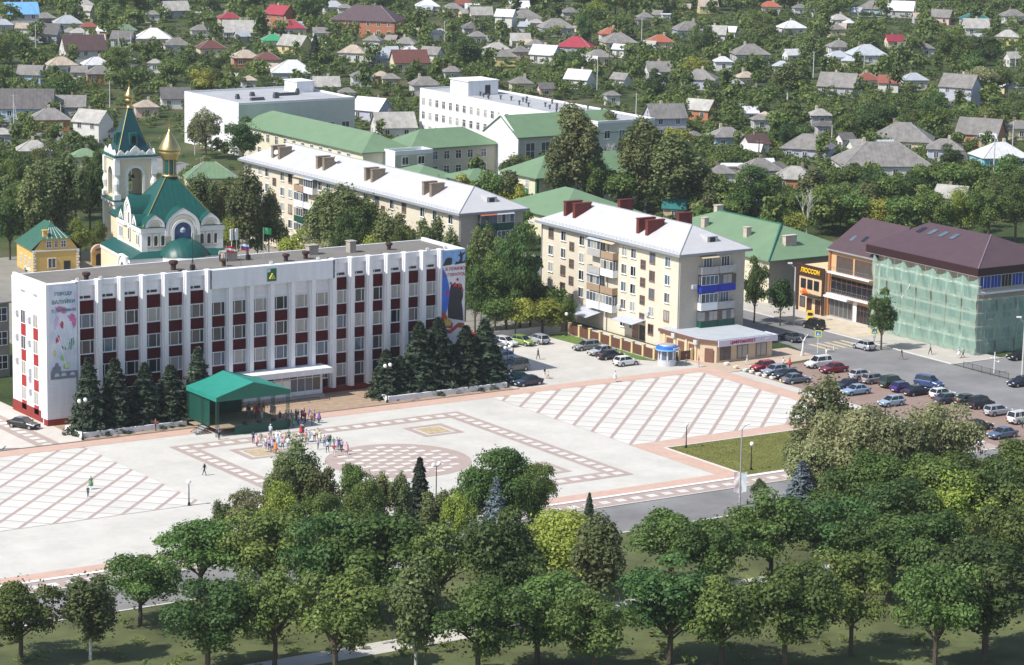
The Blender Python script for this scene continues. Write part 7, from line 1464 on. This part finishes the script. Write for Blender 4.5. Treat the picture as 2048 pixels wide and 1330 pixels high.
MAN = [  # mid-ground trees: x, base y, top y, kind, width
(400,480,332,'birch',100),(440,470,350,'birch',90),(130,510,285,'birch',140),(70,520,325,'birch',110),(20,520,365,'dark',90),(180,470,300,'dark',80),(100,470,300,'birch',110),(195,400,290,'broad',60),(160,522,435,'willow',75),(200,515,440,'broad',42),(20,420,300,'broad',70),(100,380,270,'bush',100),(45,480,350,'broad',90),(215,470,330,'dark',50),(0,470,330,'birch',90),(150,440,330,'broad',90),(55,420,300,'dark',80),
(486,332,226,'dark',102),(412,318,212,'acacia',78),(390,310,240,'birch',50),(540,300,265,'bush',50),(460,420,355,'broad',60),(380,400,330,'broad',60),
(880,320,252,'broad',105),(930,318,266,'birch',50),(978,338,302,'bush',44),(1140,345,200,'birch',120),(1180,330,240,'broad',84),(1215,340,215,'birch',70),(1275,400,232,'birch',120),(1330,400,262,'birch',120),(1365,420,280,'birch',80),(1130,395,262,'birch',90),(1160,400,300,'dark',80),(1255,430,345,'broad',110),(1320,435,340,'dark',90),(1230,400,330,'birch',60),(1380,440,350,'broad',60),(1190,420,350,'dark',70),
(1150,425,215,'birch',140),(1115,425,268,'birch',100),(1290,432,232,'birch',150),(1345,440,262,'birch',160),(1405,442,325,'birch',90),(1235,432,330,'broad',100),(1195,428,300,'broad',90),(1500,440,325,'dark',130),(1555,430,360,'broad',80),(1440,435,390,'bush',60),(1640,470,372,'broad',110),(1700,470,378,'broad',100),(1755,470,385,'willow',90),(1810,480,382,'broad',100),(1865,480,372,'broad',100),(1920,480,366,'willow',100),(1975,485,362,'broad',110),(2030,485,355,'broad',110),(1680,455,400,'bush',80),(1780,470,428,'acacia',50),(1590,480,420,'willow',60),(1620,430,330,'birch',80),(1690,400,320,'broad',90),(1760,395,335,'dark',80),(1840,400,330,'broad',90),(1900,350,285,'dark',60),(1945,405,320,'broad',80),(2025,410,330,'broad',80),(1870,270,180,'dark',76),
(1508,645,500,'dark',60),(1560,652,550,'dark',68),(1535,600,510,'broad',50),(1762,700,566,'dark',84),(1575,310,240,'dark',48),(1575,200,120,'birch',90),(1400,130,40,'dark',60),(1310,215,130,'dark',70),(1170,110,25,'dark',46),(1620,160,60,'birch',70),(1905,150,50,'broad',80),(1965,150,55,'dark',90),(930,150,68,'dark',90),(235,52,-30,'dark',34),(270,40,-35,'tall',40),(508,40,-40,'dark',44),(630,140,72,'spruce',40),(150,60,0,'broad',44),
]
for (x, yb, yt, k, w) in MAN: treepx(x, yb, yt, k, w)
def treeat(x, u, yt, kind, wpx):     # at distance u from the side street, seen in column x
    lo, hi = 330., 560.
    for _ in range(50):
        v = (lo+hi)/2
        if PX(u, v)[0] > x: lo = v
        else: hi = v
    lo, hi = 1., 40.
    for _ in range(50):
        h = (lo+hi)/2
        if PX(u, v, h)[1] > yt: lo = h
        else: hi = h
    s = SCL(u, v); base = dict(broad=.98, dark=.94, tall=.62, birch=.60, willow=1.02, bush=1.2, acacia=1.0)[kind]
    return tree(u, v, h, kind, None, max(.5, min(1.9, wpx/s/(h*base))))
MAN2 = [(690,249,345,'birch',150),(645,249,372,'birch',95),(725,250,388,'broad',115),(782,250,398,'birch',105),(858,250,408,'birch',95),(598,247,455,'willow',100),(650,245,465,'acacia',110),(815,249,425,'broad',85),(695,246,415,'dark',95),(745,247,450,'willow',95),(900,250,450,'birch',75),(495,243,328,'birch',115),(538,248,372,'birch',66),(465,240,425,'willow',60),(515,245,440,'broad',60),(560,248,430,'birch',50),
(1040,252,432,'dark',100),(962,250,420,'birch',80),(1010,252,455,'broad',95),(975,246,505,'broad',115),(1012,249,525,'broad',115),(1060,254,548,'dark',95),(1085,252,592,'willow',120),(1112,257,556,'broad',66),(1135,257,592,'broad',50),(1030,247,588,'willow',85),(950,243,520,'dark',80),(990,244,580,'broad',90),(930,247,480,'broad',80),(1050,258,500,'broad',70)]
for q in MAN2: treeat(*q)
# bare trees
def bare(px, yb, yt, label, seed):
    u, v = G(px, yb); h = (yb-yt)/SCL(u, v)/.985; r = random.Random(seed); t = thing('bare_tree', label, 'tree', (u, v, 0), 0, 'bare trees'); b = MB()
    def br(p, d, l, rad, dep):
        q = p+d*l; b.tube(p, q, rad, rad*.6, n=5, cap=False)
        if dep:
            for k in range(3): br(q, (d+Vector((r.uniform(-.6, .6), r.uniform(-.6, .6), r.uniform(.0, .5)))).normalized(), l*r.uniform(.55, .8), rad*.55, dep-1)
    br(Vector((0, 0, 0)), Vector((.03, 0, 1)), h*.36, h*.016, 0); p = Vector((.03*h*.36, 0, h*.36))
    for k in range(4): br(p, Vector((r.uniform(-.45, .45), r.uniform(-.45, .45), 1)).normalized(), h*.28, h*.010, 3)
    b.obj('trunk', BBARK, t)
bare(1612, 480, 385, 'dead pale leafless tree behind the green office building', 4); bare(1243, 345, 280, 'pale leafless tree among the birches at the kindergarten', 8); bare(1222, 350, 290, 'thin leafless tree left of the other bare tree', 9)
# foreground park trees
FG = [(598,1075,862,'birch',120,2),(560,1085,905,'birch',80,2),(640,1085,905,'birch',90,1),(700,1085,915,'broad',95,2),(762,1085,925,'birch',70,1),(800,1085,935,'birch',60,1),(838,1060,915,'spruce',64,0),(735,1110,950,'broad',110,2),(500,1110,965,'acacia',110,1),(445,1105,985,'birch',60,1),(560,1115,950,'willow',120,1),(640,1130,960,'broad',120,2),(1008,1075,885,'broad',190,2),(1065,1080,905,'broad',110,2),(945,1080,918,'broad',90,1),(990,1090,955,'blue',80,0),(870,1105,960,'birch',90,1),(915,1110,965,'willow',80,1),(1178,1042,985,'spruce',26,0),(1518,1004,955,'bush',40,0),
(1648,1010,742,'birch',150,2),(1600,1005,850,'birch',90,2),(1700,1045,795,'acacia',190,2),(1790,1050,782,'acacia',200,2),(1880,1045,785,'acacia',170,2),(1640,1050,860,'acacia',150,2),(1740,1090,890,'broad',190,2),(1850,1100,895,'broad',200,2),(1940,1085,880,'broad',170,2),(2025,1070,865,'broad',170,2),(1600,1065,922,'blue',92,0),(1680,1090,930,'dark',150,1),(1990,1100,900,'dark',150,1),(1900,1120,930,'willow',160,1),(2040,1130,950,'broad',150,1),(1800,1130,945,'dark',170,1),
(420,1180,1040,'broad',150,1),(520,1220,1050,'broad',170,1),(640,1240,1060,'dark',170,1),(760,1230,1040,'broad',170,1),(880,1240,1050,'broad',170,1),(1000,1240,1045,'dark',170,1),(1110,1210,1060,'willow',140,1),(300,1260,1110,'broad',150,1),(180,1300,1150,'birch',110,1),(60,1330,1170,'broad',150,1),(1220,1230,1075,'birch',120,1),(1330,1190,1060,'acacia',140,1),(1440,1200,1060,'broad',150,1),(1540,1190,1040,'broad',160,1),(1650,1190,1020,'dark',160,1),(1760,1210,1030,'broad',170,1),(1880,1210,1030,'acacia',170,1),(2000,1210,1040,'broad',170,1),
(400,1330,1170,'dark',160,1),(530,1345,1170,'acacia',170,1),(670,1350,1170,'broad',170,1),(810,1350,1165,'birch',120,1),(940,1350,1165,'broad',170,1),(1070,1345,1160,'acacia',170,1),(1200,1350,1170,'broad',170,1),(1330,1330,1160,'dark',160,1),(1460,1330,1150,'broad',170,1),(1590,1330,1150,'acacia',170,1),(1720,1330,1140,'broad',170,1),(1850,1330,1140,'broad',170,1),(1980,1330,1140,'dark',170,1)]
for (x, yb, yt, k, w, nr) in FG:
    low = yb > 1140
    treepx(x+(random.uniform(-22, 22) if low else 0), yb+(random.uniform(-22, 22) if low else 0), yt-(random.uniform(20, 75) if low else 0), k if not (low and k == 'acacia') else 'broad', w*(1.5*random.uniform(.85, 1.2) if low else 1.3 if x > 1560 else 1.12), near=nr)
# ------------------------------------------------------------------ trees and gardens among the houses
EXC = [(150, 330, 280, 372), (261, 349, 277, 391), (253, 400, 270, 481), (309, 580, 342, 612), (364, 518, 384, 598), (309, 522, 376, 589), (310, 499, 331, 523), (324, 483, 364, 499), (304, 445, 327, 470), (298, 374, 322, 414), (278, 280, 306, 400), (300, 325, 335, 364), (196, 440, 265, 520)]
def sbox(u0, v0, u1, v1, z, lo=.35):
    p = [PX(a, b, q) for a in (u0, u1) for b in (v0, v1) for q in (z*lo, z)]; xs = [a for a, _ in p]; ys = [b for _, b in p]
    HBOX.append((min(xs), min(ys), max(xs), max(ys), PX((u0+u1)/2, v0)[1], (u0+u1)/2, (v0+v1)/2, 0))
for e in ((310, 582, 340, 609, 12), (366, 521, 382, 596, 11), (311, 529, 324, 586, 9, .7), (324, 529, 374, 541, 9), (326, 484, 362, 497, 8), (306, 447, 325, 468, 7), (300, 376, 320, 412, 9), (255, 402, 268, 478, 17), (262, 350, 275, 389, 17)): sbox(*e)
HB = np.array([h[:8] for h in HBOX]); cov = np.zeros(len(HB)); harea = (HB[:, 2]-HB[:, 0])*(HB[:, 3]-HB[:, 1])
CHX = (196, 170, 460, 560)
cand = []
def try_tree(x, y, h, kind, lim=.50):
    u, v = G(x, y)
    for (a, b, c, d) in EXC:
        if a < u < c and b < v < d: return False
    if np.any(np.hypot(HB[:, 5]-u, HB[:, 6]-v) < HB[:, 7]+.8): return False
    s = SCL(u, v); w = h*dict(broad=.9, dark=.85, tall=.5, birch=.55, willow=.95, bush=1.1, acacia=.95, spruce=.4)[kind]*s*.9; yt = y-h*s
    bx0, bx1 = x-w/2, x+w/2
    if bx1 > 222 and bx0 < 452 and yt < 540 and y > 330: return False
    ov = np.clip(np.minimum(HB[:, 2], bx1)-np.maximum(HB[:, 0], bx0), 0, None)*np.clip(np.minimum(HB[:, 3], y)-np.maximum(HB[:, 1], yt), 0, None)*(HB[:, 4] < y-1)*.75
    fr = ov/harea
    if np.any((cov+fr > lim) & (fr > .01)): return False
    cov[:] += fr; cand.append((h*s*w, u, v, h, kind)); return True
R2 = random.Random(5); tries = 0
def region(n, x0, x1, y0, y1, hs, lim=.50):
    k = 0; t = 0
    while k < n and t < n*14:
        t += 1; x, y = R2.uniform(x0, x1), y0+(y1-y0)*R2.random()
        h = R2.uniform(*hs)*R2.choices([1, 1.4, .75], [6, 2, 2])[0]; kind = R2.choices(['broad', 'dark', 'bush', 'willow', 'birch', 'tall', 'acacia'], [7, 5, 5, 1.6, 2.6, 1.2, .6])[0]
        if try_tree(x, y, h, kind, lim): k += 1
        elif try_tree(x, y, R2.uniform(2.6, 4.2), 'bush', lim): k += 1
region(760, -30, 2080, -14, 90, (5.5, 10.5)); region(720, -30, 2080, 90, 200, (5, 10)); region(70, -30, 230, 200, 440, (4, 8)); region(60, 380, 900, 180, 330, (3, 6)); region(340, 1280, 2080, 200, 330, (4, 8), .30); region(200, 1380, 2080, 330, 470, (4, 8), .34); region(40, 860, 1400, 300, 440, (4, 8)); region(30, 440, 1060, 420, 540, (4, 8))
cand.sort(key=lambda c: -c[0])
NIND = 300-len(MAN)-len(MAN2)-30
for (a, u, v, h, kind) in cand[:NIND]: tree(u, v, h, kind)
# the rest of the far trees, and the shrubs of the gardens: one mass each
def mass(name, items, n, leaf, lm, label, kinds):
    base = {k: [crown(k, n, leaf)[:2] for _ in range(3)] for k in kinds}; Vs, Ts = [], []
    for (u, v, h, w, k) in items:
        V, T = base[k][R2.randrange(3)]; a = R2.uniform(0, 2*PI); c, s = math.cos(a), math.sin(a)
        X = V.copy(); x, y = V[..., 0]*w, V[..., 1]*w; X[..., 0] = x*c-y*s+u; X[..., 1] = x*s+y*c+v; X[..., 2] = V[..., 2]*h
        Vs.append(X); Ts.append(np.clip(T*.75+R2.uniform(-.15, .4), 0, 1))
    o = ob(name, quads(name, np.concatenate(Vs), np.concatenate(Ts), LEAF[lm])); o['kind'] = 'stuff'; o['label'] = label; o['category'] = 'greenery'
mass('far_trees', [(u, v, h, h, k) for (a, u, v, h, k) in cand[NIND:]], 300, .088, 'broad', 'many small trees filling the gardens between the far houses', ['broad', 'dark', 'bush', 'willow', 'birch', 'tall', 'acacia'])
items = list(GSH)
while len(items) < 3600:
    x = R2.uniform(-40, 2090); y = R2.choice([R2.uniform(-15, 120), R2.uniform(-15, 330), R2.uniform(100, 470)]); u, v = G(x, y)
    if any(a < u < c and b < v < d for (a, b, c, d) in EXC) or v < 392 and u < 300: continue
    if y > 330 and x < 1380 and not (x < 210): 
        if R2.random() < .6: continue
    if np.any(np.hypot(HB[:, 5]-u, HB[:, 6]-v) < HB[:, 7]*.95): continue
    h = R2.uniform(.8, 2.6); items.append((u, v, h, h*R2.uniform(1.2, 2.4), 'bush'))
mass('garden_shrubs', items, 95, .14, 'garden', 'low shrubs and garden greenery between the houses', ['bush'])
items = [(u, 341.45+R2.uniform(-.05, .4), R2.uniform(.9, 1.25), 1.0, 'bush') for u in list(np.arange(158.8, 173.3, .45))+list(np.arange(205.6, 224.8, .45))]
mass('planter_hedge', [(u, v, h, w, k) for u, v, h, w, k in items], 160, .10, 'spruce', 'dark clipped ground cover in the two white planters', ['bush'])
items = [(R2.uniform(100, 278), R2.uniform(215, 265), R2.uniform(.6, 1.6), R2.uniform(1., 2.), 'bush') for _ in range(420)]
mass('park_shrubs', items, 130, .11, 'garden', 'low shrubs under the foreground park trees', ['bush'])
# ------------------------------------------------------------------ the summer haze over the town
hz = MB(); hz.box(-700, -120, -1, 1300, 1500, 96); hzm = bpy.data.materials.new('haze_air'); hzm.use_nodes = True; hzm.node_tree.nodes.clear()
HAZE = .00008
hv = hzm.node_tree.nodes.new('ShaderNodeVolumePrincipled'); hv.inputs['Color'].default_value = (.86, .90, .95, 1); hv.inputs['Density'].default_value = HAZE; hv.inputs['Anisotropy'].default_value = .2
ho = hzm.node_tree.nodes.new('ShaderNodeOutputMaterial'); hzm.node_tree.links.new(hv.outputs[0], ho.inputs['Volume']); hzo = hz.obj('haze', hzm); hzo['kind'] = 'stuff'
# ================================================================== LABELS FROM THE SURROUNDINGS
LMK = [(s, x, y) for (o, lk, x, y, s) in PEND if s]
LMK += [('bell tower', 270, 260), ('golden main dome', 340, 300), ('yellow parish house', 95, 500), ('white assembly hall', 540, 215), ('long white school wing', 1000, 210), ('green school hall', 1050, 260), ('kindergarten', 1040, 360), ('long brown chimneyed block', 740, 370), ('red chimneyed block', 1230, 500), ('green office building', 1520, 470), ('brown shop house', 1700, 520), ('green netting', 1860, 600), ('corner shop', 1470, 690), ('stage', 480, 800), ('kiosk', 1338, 710), ('banner mast', 1482, 920), ('round paving medallion', 815, 920), ('lawn', 1470, 910), ('garage row', 1510, 415), ('left slab field', 150, 960), ('grey mast banners', 1482, 900)]
from collections import defaultdict, Counter
cnt = Counter(lk for (_, lk, *_r) in PEND); grp = defaultdict(list)
for (o, lk, x, y, s) in PEND:
    if cnt[lk] == 1: o['label'] = lk if len(lk.split()) >= 4 else lk+' among the houses'; continue
    best = min((t for t in LMK if t[0] != s), key=lambda t: math.hypot((t[1]-x)*.8, (t[2]-y)*1.5)); dx, dy = x-best[1], (y-best[2])*1.6
    dr = ('right of' if dx > 0 else 'left of') if abs(dx) > abs(dy) else ('below' if dy > 0 else 'above')
    grp[(lk, best[0], dr)].append((math.hypot(dx, dy), o))
RK = ['', 'second ', 'third ', 'fourth ', 'fifth ', 'sixth ', 'seventh ', 'eighth ', 'ninth ', 'tenth ']
for (lk, nm, dr), L in grp.items():
    L.sort(key=lambda t: t[0])
    for i, (d, o) in enumerate(L):
        if len(L) == 1: o['label'] = '%s just %s the %s' % (lk, dr, nm)
        else: o['label'] = '%s, %snearest %s the %s' % (lk, RK[min(i, 9)], dr, nm)
